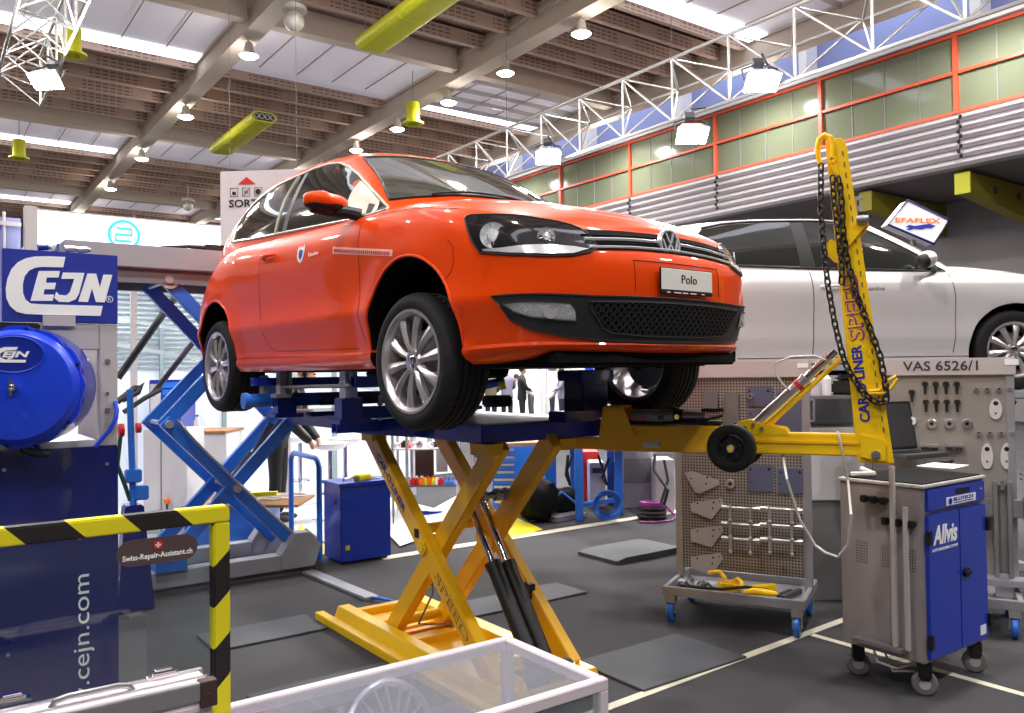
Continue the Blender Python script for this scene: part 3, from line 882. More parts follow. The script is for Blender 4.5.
def car_wheel(parent, Mx, c, side, r=.302, rr=.222, wd=.215, droop=0, spokes=10, label=None, turn=0.):
    """side -1 right, +1 left; c = hub centre on the outer face"""
    T = Mx @ Matrix.Translation(c) @ Matrix.Rotation(turn, 4, 'Z'); ax = (0, side, 0)
    b = MB(T)
    hw = wd
    prof = [(rr, 0), (rr+.012, .006), (r-.045, .012), (r-.02, .004), (r-.006, -.012), (r, -.030)]
    x = -.03
    for k in range(4):
        a0 = -.03 - (hw-.06)*(k+.9)/4.6
        prof += [(r+.001, a0+.004), (r-.009, a0), (r-.009, a0-.007), (r+.001, a0-.011)]
    prof += [(r, -hw+.03), (r-.006, -hw+.012), (r-.02, -hw-.004), (r-.045, -hw-.010), (rr, -hw), (rr-.012, -hw*.6), (rr-.012, -.03)]
    b.lathe((0, 0, 0), ax, prof, 56, closed=True)
    # cross sipes in the tread blocks
    for k in range(48):
        a = 2*PI*k/48
        for j, (s0, s1) in enumerate(((-.035, -.07), (-hw+.07, -hw+.035))):
            p0 = Vector((math.cos(a)*(r-.001), side*s0, math.sin(a)*(r-.001))); p1 = Vector((math.cos(a+.05)*(r-.001), side*s1, math.sin(a+.05)*(r-.001)))
            b.bar(p0, p1, .006, .007, up=(math.cos(a), 0, math.sin(a)))
    ty = b.build('tyre', M['rubber'], parent, label=label)
    b = MB(T)
    b.lathe((0, 0, 0), ax, [(rr-.004, -.10), (rr-.012, -.03), (rr-.014, -.012), (rr-.006, -.002), (rr+.006, .004), (rr+.006, .008), (rr-.006, .008), (rr-.018, -.002), (rr-.024, -.02), (rr-.03, -.1)], 56)
    for k in range(spokes):
        a = 2*PI*(k+.25)/spokes
        er = Vector((math.cos(a), 0, math.sin(a))); et = Vector((-math.sin(a), 0, math.cos(a))); en = Vector((0, side, 0))
        st = [(.045, .012, -.012), (.09, .016, -.004), (.14, .021, -.004), (.185, .026, -.010), (rr-.012, .029, -.016)]
        vs = []
        for rad, hwid, dep in st:
            for f, dd in ((-1, -.006), (-.55, .001), (0, .006), (.55, .001), (1, -.006), (.8, -.028), (-.8, -.028)):
                vs.append(er*rad + et*(hwid*f) + en*(dep+dd))
        fs = []
        for i in range(len(st)-1):
            for j in range(7): fs.append((i*7+j, i*7+(j+1) % 7, (i+1)*7+(j+1) % 7, (i+1)*7+j))
        b.add(vs, fs)
    b.lathe((0, 0, 0), ax, [(0, -.03), (.055, -.03), (.058, -.018), (.05, -.008), (.034, -.006), (.033, -.012), (0, -.012)], 28)
    b.lathe((0, 0, 0), ax, [(rr-.03, -.10), (rr-.03, -wd+.02), (rr-.008, -wd+.004), (rr-.006, -wd*.6), (rr-.012, -.10)], 56)
    rim = b.build('rim', M['rim'], ty)
    b = MB(T); b.lathe((0, 0, 0), ax, [(0, .0), (.022, -.002), (.030, -.008), (.031, -.014)], 24)
    b.build('hub_cap', M['chrome'], ty)
    b = MB(T)
    for k in range(5):
        a = 2*PI*(k+.5)/5; b.cyl((math.cos(a)*.046, side*-.03, math.sin(a)*.046), (math.cos(a)*.046, side*-.007, math.sin(a)*.046), .008, n=8)
    b.lathe((0, 0, 0), ax, [(.0, -.075), (.14, -.075), (.145, -.085), (.145, -.095), (0, -.095)], 40)
    b.build('brake_disc', M['steel'], ty)
    if side*1 < 0:
        b = MB(T); b.lathe((0, 0, 0), ax, [(0, -.115), (rr-.035, -.115), (rr-.035, -.125), (0, -.125)], 40); b.build('wheel_back', M['black_matte'], ty)
    else:
        b = MB(T); b.bar((.13, -.06*side, .02), (.13, -.14*side, .02), .06, .12); b.cyl((0, -.08*side, 0), (0, -.16*side, 0), .05, n=14); b.build('brake_calliper', M['dark_grey'], ty)
    return ty
# ---------------------------------------------------------------- the red hatchback on the lift
PX = TR((2.60, 3.26, 1.458), rz=math.atan2(-.999, .0464))
POLO = dict(
    front=[(0, 0), (.004, .15), (.018, .36), (.06, .6), (.10, .72), (.18, .84), (.31, .93), (.46, .98), (.70, 1.0)],
    rear=[(.55, 1), (.3, .985), (.16, .93), (.07, .8), (.02, .5), (.004, .2), (0, 0)],
    bulge=lambda x: 1-.012*((x+1.2)/1.9)**2,
    rear_in=.13, zfix=.62, wb=2.47, arch_z=.30, arch_r=.36,
    ztop=[(-3.2, 1.0), (-2.9, .95), (-2.3, .975), (-1.6, .955), (-.9, .93), (-.45, .918), (-.3, .91), (0, .89), (.3, .842), (.5, .795), (.645, .758), (.745, .735), (.9, .73)],
    zc=[(-3.2, 1.0), (-2.9, 1.02), (-.6, 1.02), (-.35, 1.03), (-.2, 1.015), (0, .985), (.2, .947), (.4, .897), (.55, .848), (.66, .80), (.72, .762), (.745, .736), (.9, .73)],
    crown_e=[(-3, 2.5), (-.4, 3.2), (.3, 2.6), (.7, 2.4)],
    levels=[('z', .17, .70, -3.0, .775, 1), ('z', .19, .765, -3.05, .79, 1), ('z', .21, .80, -3.08, .802, 1), ('z', .232, .812, -3.09, .806, 1), ('z', .25, .806, -3.1, .800, 1), ('z', .30, .815, -3.1, .806, 1), ('z', .36, .826, -3.11, .817, 1),
            ('z', .41, .834, -3.12, .832, 1), ('z', .435, .838, -3.13, .838, 1), ('z', .46, .838, -3.13, .836, 1), ('z', .50, .838, -3.13, .830, 1), ('z', .56, .836, -3.13, .828, 1),
            ('z', .62, .826, -3.12, .831, 1), ('f', .15, .815, -3.11, .834, 1.02), ('f', .32, .80, -3.10, .837, 1.05), ('f', .5, .788, -3.09, .838, 1.08), ('f', .66, .777, -3.08, .833, 1.1),
            ('f', .78, .768, -3.07, .825, 1.12), ('f', .88, .760, -3.06, .812, 1.14), ('f', .95, .753, -3.05, .798, 1.15), ('f', 1., .745, -3.04, .782, 1.15)],
    gb=[(-.19, 0, .99), (-.23, .3, .985), (-.31, .52, .965), (-.38, .645, .95), (-.40, .70, .92), (-.44, .752, .88), (-.9, .772, .88), (-1.6, .778, .90), (-2.2, .768, .93), (-2.55, .745, .94), (-2.85, .67, .94), (-2.98, .42, .94), (-3.0, 0, .94)],
    gt=[(-.97, 0, 1.425), (-.975, .25, 1.418), (-.99, .43, 1.40), (-1.01, .535, 1.382), (-1.06, .575, 1.372), (-1.16, .603, 1.372), (-1.4, .612, 1.385), (-1.8, .612, 1.388), (-2.2, .60, 1.365), (-2.48, .575, 1.33), (-2.72, .50, 1.31), (-2.84, .3, 1.325), (-2.86, 0, 1.33)],
    gbulge=.028, gcx=-1.7,
    zroof=[(-3, 1.33), (-2.86, 1.335), (-2.4, 1.41), (-1.9, 1.448), (-1.5, 1.452), (-1.2, 1.442), (-.97, 1.426)],
)
def arch_cutter(x, z, r, w, Mx, side):
    b = MB(Mx); b.cyl((x, side*(w+.12), z), (x, side*.50, z), r, n=72)
    # below the hub the opening runs straight down
    b2 = MB(Mx); b2.bb((x-r, side*(w+.12), z-.4), (x+r, side*.50, z+.0))
    out = []
    for q in (b, b2):
        me = q.mesh('cut', [M['red_paint'], M['black_matte']], smooth=0)
        for p in me.polygons: p.material_index = 1
        out.append(me)
    return out
def join_meshes(name, mes, mats, angle=32):
    bm = bmesh.new()
    for me in mes: bm.from_mesh(me)
    for f in bm.faces: f.smooth = True
    for e in bm.edges:
        if len(e.link_faces) == 2 and (e.calc_face_angle(0) > R(angle)): e.smooth = False
    out = bpy.data.meshes.new(name)
    bm.to_mesh(out); bm.free()
    for m in mats: out.materials.append(m)
    return out
low, rows_ = car_shell(POLO, M['red_paint'], PX)
cuts = []
for sd in (-1, 1):
    cuts += arch_cutter(0, .298, .362, .84, PX, sd) + arch_cutter(-2.47, .298, .348, .84, PX, sd)
low = boolean_cut(low, cuts)
gh = greenhouse(POLO, PX).mesh('gh', [M['red_paint']], smooth=0, merge=.001)
body = join_meshes('body', [low, gh], [M['red_paint'], M['black_matte']])
pj = Proj(body, PX)
polo = thing('hatchback_car', 'glossy orange-red three-door hatchback raised on the blue and yellow lift', 'car', tuple(PX.translation), math.atan2(-.999, .0464))
body_o = link('body', body, polo)
FR = (-1, 0, 0); SD = (0, 1, 0); DG = (-.72, .69, 0)
def mir(o): return o
# wheel arch lips
for sd in (-1, 1):
    for x0, r in ((0, .362), (-2.47, .348)):
        pts = []
        for k in range(41):
            a = R(-12)+R(204)*k/40
            pts.append((x0+math.cos(a)*(r+.006), .298+math.sin(a)*(r+.006)))
        pj.line([(x, max(z, .2)) for x, z in pts], SD, 'arch_lip', M['red_paint'], polo, r=.0075, off=-.002, n=8, step=.02, mirror=sd > 0)
# windows
win = [(-.40, .948), (-.52, 1.035), (-.64, 1.118), (-.78, 1.205), (-.92, 1.278), (-1.04, 1.325), (-1.16, 1.345), (-1.35, 1.352), (-1.6, 1.355), (-1.85, 1.35), (-2.07, 1.335), (-2.25, 1.295), (-2.37, 1.235), (-2.42, 1.16), (-2.38, 1.05), (-2.255, 1.04), (-2.0, 1.017), (-1.75, .999), (-1.37, .977), (-1.0, .955), (-.7, .938), (-.5, .93)]
for sd in (False, True):
    o = pj.patch(win, SD, 'side_window', M['dark_glass'], polo, off=.003, step=.05, mirror=sd)
    pj.line(win, SD, 'window_trim', M['trim_pale'], o, r=.0075, closed=True, off=.003, mirror=sd, n=6)
    pj.line([(-1.60, .99), (-1.585, 1.2), (-1.54, 1.35)], SD, 'pillar_trim', M['trim_pale'], o, r=.010, off=.004, mirror=sd)
    pj.patch([(-1.50, .985), (-1.44, .982), (-1.40, 1.349), (-1.45, 1.351)], SD, 'pillar_band', M['black'], o, off=.0045, step=.05, mirror=sd)
    # mirror triangle in front of the glass
    pj.patch([(-.47, .94), (-.50, 1.01), (-.64, 1.11), (-.72, 1.155), (-.745, .96)], SD, 'quarter_panel', M['trim_pale'], o, off=.006, step=.05, mirror=sd)
# windscreen
wsd = (-1, 0, -.35)
class TopProj:
    pass
def ws_patch():
    rows = []
    for j in range(15):
        t = .10+.84*j/14
        row = []
        for k in range(25):
            u = -1+2*k/24
            q0 = pj.hit(FR, u*.635, 0, 0)
            # walk the greenhouse skin: find the skin point at this height fraction
            zc0 = 1.028-.05*abs(u)**2.2; zc1 = 1.408-.04*abs(u)**2.4
            hw = .655+(.525-.655)*t
            z = zc0+(zc1-zc0)*t
            h = pj.hit(FR, u*hw, z, .004)
            row.append(h)
        rows.append(row)
    b = MB(PX); b.grid(rows)
    o = b.build('windscreen', M['ws_glass'], polo)
    edge = rows[0] + [r[-1] for r in rows[1:]] + list(reversed(rows[-1]))[1:] + [r[0] for r in reversed(rows)][1:-1]
    b = MB(PX); b.tube(edge, .007, 6, closed=True); b.build('windscreen_seal', M['black'], o)
    # wipers
    for y0, y1 in ((-.45, .12), (.05, .6)):
        pts = [pj.hit(FR, y0+(y1-y0)*k/8, 1.04+.03*k/8*(1-k/8)*4, .018) for k in range(9)]
        b = MB(PX); b.tube(pts, .006, 6); b.build('wiper', M['black'], polo)
ws_patch()
# headlights
hl = [(465, 219), (466.5, 217), (471, 215.5), (486, 215), (504, 215.2), (522, 216.6), (541, 219.4), (558, 222.2), (571, 225.5), (580, 229), (587, 234), (593, 241), (597.5, 247.5), (590, 252), (571, 255.6), (545, 256), (510, 254.5), (480, 252.8), (476, 247), (472, 240), (468, 230)]
hp = pj.poly_px(hl, DG)
for sd in (False, True):
    o = pj.patch(hp, DG, 'headlight', M['lamp_dark'], polo, off=.004, step=.025, mirror=sd)
    pj.line(hp, DG, 'headlight_edge', M['black'], o, r=.004, closed=True, off=.004, mirror=sd)
    def spot(px, py, rr, nm, mm):
        q = pj.px2(px, py, DG); c = pj.hit(DG, q[0], q[1], .004)
        c2 = Vector((c.x, -c.y, c.z)) if sd else c
        ax = Vector((.80, -.58*(1 if not sd else -1), .12)).normalized()
        b = MB(PX); b.lathe(c2, ax, [(rr, 0), (rr*.98, .006), (rr*.86, .002), (rr*.5, -.001), (rr*.42, .006), (0, .009)], 24)
        for k in range(10):
            a = 2*PI*k/10; x_, y_, z_ = frame_from(ax); d = x_*math.cos(a)+y_*math.sin(a)
            b.bar(c2+d*rr*.45+ax*.004, c2+d*rr*.86+ax*.004, .004, .003, up=ax)
        b.build(nm, mm, o)
    spot(494, 236, .056, 'headlamp_reflector', M['lamp_lens'])
    spot(546, 237, .036, 'high_beam_reflector', M['lamp_lens'])
    lp = pj.poly_px([(483, 249.5), (500, 248.5), (520, 246), (545, 245.5), (575, 247.5), (588, 250), (572, 253.5), (545, 254), (510, 252.8), (484, 251.5)], DG)
    pj.patch(lp, DG, 'indicator_lens', M['chrome_lit'], o, off=.008, step=.02, mirror=sd)
# grille
gp = [(-.485, .716), (-.25, .727), (0, .731), (.25, .727), (.485, .716), (.47, .68), (.44, .628), (.2, .641), (0, .644), (-.2, .641), (-.44, .628), (-.47, .68)]
gr = pj.patch(gp, FR, 'grille', M['black_matte'], polo, off=.003, step=.03)
for z0, r in ((.690, .0075), (.654, .006)):
    pj.line([(-.455, z0-.018), (-.2, z0-.004), (0, z0), (.2, z0-.004), (.455, z0-.018)], FR, 'chrome_strip', M['chrome_lit'], gr, r=r, off=.007)
for zz in (.708, .672):
    pj.line([(-.46, zz-.016), (0, zz), (.46, zz-.016)], FR, 'grille_slat', M['black_matte'], gr, r=.003, off=.006)
# round emblem
c = pj.hit(FR, 0, .682, .012); c.y = 0
em = MB(PX); ax = Vector((1, 0, .12)).normalized()
em.lathe(c, ax, [(.066, -.012), (.066, .0), (.062, .008), (.056, .008), (.053, .0), (0, .0)], 36)
emo = em.build('round_emblem', M['chrome_lit'], polo)
bk = MB(PX); bk.lathe(c, ax, [(.053, .001), (0, .001)], 30); bk.build('emblem_ground', M['black'], emo)
ey = Vector((0, 1, 0)); ez = ax.cross(ey)*-1; ez = Vector((-.12, 0, 1)).normalized()
ltr = MB(PX)
def seg(p, q): ltr.bar(c+ax*.005+ey*p[0]+ez*p[1], c+ax*.005+ey*q[0]+ez*q[1], .0085, .006, up=ax)
for p, q in (((-.024, .046), (-.005, .004)), ((.024, .046), (.005, .004)), ((-.005, .004), (.005, .004)),
             ((-.046, .018), (-.024, -.044)), ((-.024, -.044), (-.001, -.003)), ((.001, -.003), (.024, -.044)), ((.024, -.044), (.046, .018))):
    seg(p, q)
ltr.build('emblem_letters', M['chrome_lit'], emo)
# licence plate: slightly off centre
pc = (-.125, .207, .482, .572)
n0 = pj.hit(FR, .07, .53, .0)
b = MB(PX); x = n0.x+.012
b.bb((x, pc[0]-.006, pc[2]-.016), (x+.008, pc[1]+.006, pc[3]+.004)); plate = b.build('plate_holder', M['black'], polo, bevel=.003)
b = MB(PX); b.bb((x+.006, pc[0], pc[2]), (x+.011, pc[1], pc[3])); b.build('licence_plate', M['plate_white'], plate, bevel=.002)
def L(v): return PX @ Vector(v)
def Ld(v): return PX.to_3x3() @ Vector(v)
write('Polo', L((x+.0115, -.0, .513)), Ld((0, 1, 0)), (0, 0, 1), .036, M['text_black'], plate, width=.10)
b = MB(PX)
for k, (ya, yb) in enumerate(((-.09, -.07), (-.045, .0), (.01, .045), (.06, .10), (.135, .155))): b.bb((x+.0078, ya, .470), (x+.0088, yb, .4745))
b.build('holder_marks', M['text_white'], plate)
rec = [(-.25, .598), (.30, .598), (.30, .47), (-.25, .47)]
pj.line([(-.25, .47), (-.25, .598), (.30, .598), (.30, .47)], FR, 'plate_recess', M['black_matte'], polo, r=.0016, off=.0005)
# lower black band
band = [(-.768, .447), (-.70, .449), (-.46, .442), (-.2, .446), (0, .448), (.2, .446), (.46, .442), (.70, .449), (.768, .447), (.745, .405), (.715, .352), (.66, .312), (.55, .284), (.42, .270), (.2, .262), (0, .260), (-.2, .262), (-.42, .270), (-.55, .284), (-.66, .312), (-.715, .352), (-.745, .405)]
bd = pj.patch(band, FR, 'lower_air_intake', M['plastic_black'], polo, off=.003, step=.03)
pj.line(band, FR, 'intake_lip', M['plastic_black'], bd, r=.005, closed=True, off=.003)
mesh_p = [(-.475, .421), (-.2, .427), (0, .428), (.2, .427), (.475, .421), (.46, .39), (.40, .32), (.36, .300), (.2, .290), (0, .288), (-.2, .290), (-.36, .300), (-.40, .32), (-.46, .39)]
ms = pj.patch(mesh_p, FR, 'mesh_ground', M['black_matte'], bd, off=.0045, step=.03)
pj.line(mesh_p, FR, 'mesh_rim', M['plastic_black'], bd, r=.0045, closed=True, off=.006)
hexb = MB(PX)
pz, pyw = .0175, .036
def in_poly(poly, x, y):
    r = False
    for i in range(len(poly)):
        a, c_ = poly[i], poly[(i+1) % len(poly)]
        if (a[1] > y) != (c_[1] > y) and x < (c_[0]-a[0])*(y-a[1])/(c_[1]-a[1])+a[0]: r = not r
    return r
for i in range(-14, 15):
    for j in range(9):
        y = i*pyw + (pyw/2 if j % 2 else 0); z = .288+j*pz
        vs = [(y-.015, z), (y-.007, z+.0085), (y+.007, z+.0085), (y+.015, z), ]
        vs2 = [(y+.015, z), (y+.021, z)]
        for a, c_ in ((vs[0], vs[1]), (vs[1], vs[2]), (vs[2], vs[3]), ((y-.015, z), (y-.007, z-.0085)), ((y+.007, z-.0085), (y+.015, z)), vs2):
            if in_poly(mesh_p, *a) and in_poly(mesh_p, *c_):
                A = pj.hit(FR, a[0], a[1], .006); B = pj.hit(FR, c_[0], c_[1], .006); hexb.bar(A, B, .0032, .006, up=(1, 0, 0))
hexb.build('honeycomb_mesh', M['plastic_black'], bd)
fg = [(-.745, .418), (-.70, .424), (-.55, .415), (-.525, .39), (-.515, .345), (-.60, .350), (-.67, .362), (-.715, .385)]
for sd in (False, True):
    o = pj.patch(fg, FR, 'fog_light', M['lamp_lens'], bd, off=.006, step=.02, mirror=sd)
    pj.line(fg, FR, 'fog_bezel', M['plastic_black'], o, r=.004, closed=True, off=.007, mirror=sd)
    c = pj.hit(FR, -.615, .383, .008); c = Vector((c.x, -c.y, c.z)) if sd else c
    b = MB(PX); b.lathe(c, (1, .5 if sd else -.5, 0), [(.030, -.004), (.030, .003), (.026, .004), (.012, 0), (0, .004)], 20); b.build('fog_lamp_bowl', M['chrome_lit'], o)
# bonnet, bumper and door seams
hs = pj.poly_px([(598, 226.5)], FR)
for sd in (False, True):
    pj.line([(-.438, .90), (-.436, .7), (-.438, .45), (-.42, .34), (-.40, .30)], SD, 'door_seam', M['black'], polo, r=.0016, off=0., mirror=sd)
    pj.line([(-1.60, .975), (-1.66, .85), (-1.69, .6), (-1.66, .42), (-1.60, .33), (-1.50, .288), (-.5, .272)], SD, 'door_seam', M['black'], polo, r=.0016, off=0., mirror=sd)
    pj.line([(.30, .70), (.335, .66), (.34, .60), (.31, .545), (.28, .53)], SD, 'bumper_seam', M['black_matte'], polo, r=.0014, off=0., mirror=sd)
    # bonnet shut line from the headlight to the scuttle
    b = pj.line([(.30, .835), (.1, .868), (-.1, .893), (-.33, .908)], SD, 'bonnet_seam', M['black'], polo, r=.0018, off=0., mirror=sd)
    # handle
    c = pj.hit(SD, -1.53, .842, .0)
    sg_ = -1 if not sd else 1
    b = MB(PX); b.tube([(-1.61, sg_*(abs(c.y)+.002), .838), (-1.58, sg_*(abs(c.y)+.026), .842), (-1.50, sg_*(abs(c.y)+.028), .844), (-1.45, sg_*(abs(c.y)+.004), .843)], [.010, .013, .012, .009], 10); b.build('door_handle', M['red_paint'], polo)
    # mirror
    Tm = PX @ Matrix.Diagonal((1, 1 if not sd else -1, 1, 1))
    cap = MB(Tm); vs = []; 
    cx, cy, cz = -.625, -.915, .992
    rows = []
    for j in range(25):
        ph = PI*j/24-PI/2
        row = []
        for k in range(48):
            th = 2*PI*k/48
            ex = .072*math.copysign(abs(math.cos(th))**.8, math.cos(th)); 
            px_ = cx + ex*math.cos(ph)**.7*(1.15 if ex > 0 else .35)
            pz_ = cz + .052*math.copysign(abs(math.sin(th))**.85, math.sin(th))*math.cos(ph)**.55
            py_ = cy + .115*math.sin(ph)
            row.append(Vector((px_, py_, pz_ + (.008 if py_ < cy else .0))))
        rows.append(row)
    cap.grid(rows, closed_u=True)
    cap.f = [f for f in cap.f]; cap.mi = [0]*len(cap.f)
    me = cap.mesh('mirror_cap', [M['red_paint'], M['black']], merge=.0003)
    for p in me.polygons:
        lc = (PX.inverted() @ p.center)
        if lc.z < cz-.012: p.material_index = 1
    mo = link('mirror_cap', me, polo); mo['label'] = 'orange-red mirror cap with black underside'
    b = MB(Tm); b.tube([(-.53, -.77, .935), (-.56, -.82, .95), (-.60, -.88, .955)], [.035, .032, .028], 10); b.build('mirror_arm', M['black'], mo)
    b = MB(Tm); b.tube([(-.62, -.80, .948), (-.62, -1.0, .953)], [.022, .016], 8); b.build('mirror_foot', M['black'], mo)
# stickers on the door
sp = pj.hit(SD, -1.0, .79, 0)
def S3(x, z, off=.004): return PX @ pj.hit(SD, x, z, off)
write('Genève', S3(-.98, .775), Ld((1, 0, 0)), (0, 0, 1), .022, M['text_white'], polo, width=.12)
cr = [(-1.13, .83), (-1.115, .85), (-1.105, .835), (-1.085, .848), (-1.065, .835), (-1.05, .853), (-1.04, .825), (-1.05, .79), (-1.065, .765), (-1.09, .755), (-1.115, .765), (-1.13, .79)]
o = pj.patch(cr, SD, 'crest_sticker', M['plate_white'], polo, off=.0025, step=.02, skirt=.002)
pj.patch([(-1.11, .82), (-1.09, .832), (-1.06, .82), (-1.065, .79), (-1.09, .775), (-1.108, .79)], SD, 'crest_centre', M['text_blue'], o, off=.004, step=.02, skirt=.002)
st = [(-.70, .795), (-.10, .705), (-.10, .675), (-.70, .760)]
o = pj.patch(st, SD, 'stripe_sticker', mat('sticker_pale', (240, 190, 175), .4), polo, off=.0022, step=.04, skirt=.002)
tk = MB(PX)
for k in range(30):
    x = -.68+.019*k; zz = .777-.0875*(k*.019+.02)/.6*1.03
    a = pj.hit(SD, x, zz+.008, .004); c = pj.hit(SD, x, zz-.009, .004)
    if a and c: tk.bar(a, c, .009, .002, up=(0, -1, 0))
tk.build('stripe_check', M['red'], o)
# wheels
for x, dz in ((0, .198), (-2.47, .212)):
    for sd in (-1, 1):
        car_wheel(polo, PX, (x, sd*.815, dz), sd, r=.308, rr=.227, turn=R(0) if x else R(1.5))
# underbody
b = MB(PX)
b.prism([(.70, -.58, .225), (.76, -.3, .225), (.76, .3, .225), (.70, .58, .225), (.40, .60, .225), (.40, -.60, .225)], (0, 0, -.055)); b.build('bumper_valance', M['black_matte'], polo, bevel=.01)
b = MB(PX)
b.bb((-2.9, -.60, .165), (.5, .60, .26)); b.bb((-2.05, -.74, .168), (-.42, .74, .2))
b.tube([(-.5, .1, .15), (-1.2, .12, .14), (-2.2, .2, .15)], .035, 8)
b.build('floor_pan', M['black_matte'], polo)
for x in (0, -2.47):
    b = MB(PX); b.cyl((x, -.70, .21), (x, .70, .21), .03, n=10); b.bar((x-.12, -.62, .2), (x-.1, .62, .2), .1, .05)
    for sd in (-1, 1): b.cyl((x, sd*.58, .2), (x-.03, sd*.52, .62), .05, n=10)
    b.build('axle', M['dark_grey'], polo)
# side skirt highlight
for sd in (False, True):
    pj.line([(-2.10, .262), (-.36, .244)], SD, 'sill_edge', M['red_paint'], polo, r=.010, off=-.004, mirror=sd, n=8)
# seats and steering wheel faintly seen are left to the dark glass
# ---------------------------------------------------------------- the silver hatchback behind
hub = at(1017.5, 349.6, 6.5)
GP = Vector((hub.x+.9*math.sin(YAW), hub.y+.9*math.cos(YAW), hub.z-.316))
GM = TR(tuple(GP), rz=-YAW)
GOLF = dict(
    front=POLO['front'], rear=POLO['rear'], bulge=lambda x: 1-.010*((x+1.25)/1.9)**2,
    zfix=.60, wb=2.578, arch_z=.316, arch_r=.375,
    ztop=[(-3.3, 1.02), (-2.2, .985), (-1.6, .965), (-.9, .945), (-.5, .935), (0, .925), (.3, .88), (.6, .79), (.8, .73), (.9, .72)],
    zc=[(-3.3, 1.03), (-.6, 1.05), (-.3, 1.05), (0, 1.02), (.3, .96), (.6, .87), (.78, .76), (.84, .72), (.9, .72)],
    crown_e=[(-3, 2.5), (-.4, 3.2), (.7, 2.4)],
    levels=[('z', .17, .76, -3.15, .82, 1), ('z', .20, .84, -3.2, .86, 1), ('z', .235, .86, -3.22, .868, 1), ('z', .26, .86, -3.22, .862, 1), ('z', .34, .87, -3.24, .87, 1), ('z', .40, .875, -3.25, .882, 1), ('z', .44, .875, -3.25, .885, 1),
            ('z', .52, .875, -3.25, .878, 1), ('z', .60, .87, -3.25, .882, 1), ('f', .3, .86, -3.24, .890, 1.05), ('f', .5, .85, -3.22, .893, 1.08), ('f', .7, .845, -3.2, .888, 1.1), ('f', .82, .84, -3.18, .874, 1.12), ('f', .92, .835, -3.16, .855, 1.14), ('f', 1., .83, -3.15, .838, 1.15)],
    gb=[(-.10, 0, 1.0), (-.16, .35, .99), (-.28, .56, .97), (-.38, .70, .95), (-.42, .75, .92), (-.50, .80, .89), (-.95, .825, .89), (-1.7, .83, .91), (-2.3, .82, .93), (-2.7, .79, .95), (-3.0, .7, .95), (-3.1, .42, .95), (-3.12, 0, .95)],
    gt=[(-1.02, 0, 1.445), (-1.03, .25, 1.44), (-1.05, .46, 1.42), (-1.08, .57, 1.40), (-1.13, .61, 1.395), (-1.22, .64, 1.395), (-1.5, .65, 1.41), (-1.9, .65, 1.412), (-2.4, .64, 1.39), (-2.7, .61, 1.36), (-2.88, .53, 1.34), (-2.96, .3, 1.35), (-2.98, 0, 1.35)],
    gbulge=.03, gcx=-1.8,
    zroof=[(-3.1, 1.35), (-2.9, 1.36), (-2.4, 1.45), (-1.9, 1.478), (-1.5, 1.482), (-1.2, 1.468), (-1.02, 1.446)],
)
low, _r = car_shell(GOLF, M['silver_paint'], GM)
cuts = []
for sd in (-1, 1): cuts += arch_cutter(0, .312, .372, .88, GM, sd) + arch_cutter(-2.578, .312, .365, .88, GM, sd)
low = boolean_cut(low, cuts)
gh = greenhouse(GOLF, GM).mesh('gh', [M['silver_paint']], smooth=0, merge=.001)
gb_ = join_meshes('body', [low, gh], [M['silver_paint'], M['black_matte']])
gj = Proj(gb_, GM)
golf = thing('silver_car', 'silver white five-door car raised behind the pegboards', 'car', tuple(GP), -YAW)
link('body', gb_, golf)
fw = [(-.52, .962), (-.66, 1.06), (-.82, 1.155), (-.98, 1.245), (-1.12, 1.315), (-1.25, 1.36), (-1.45, 1.378), (-1.60, 1.382), (-1.575, 1.2), (-1.545, .995), (-1.0, .978)]
rw = [(-1.70, 1.383), (-1.95, 1.382), (-2.2, 1.37), (-2.42, 1.33), (-2.50, 1.24), (-2.47, 1.04), (-1.665, 1.005), (-1.685, 1.2)]
qw = [(-2.56, 1.31), (-2.70, 1.25), (-2.74, 1.10), (-2.56, 1.045)]
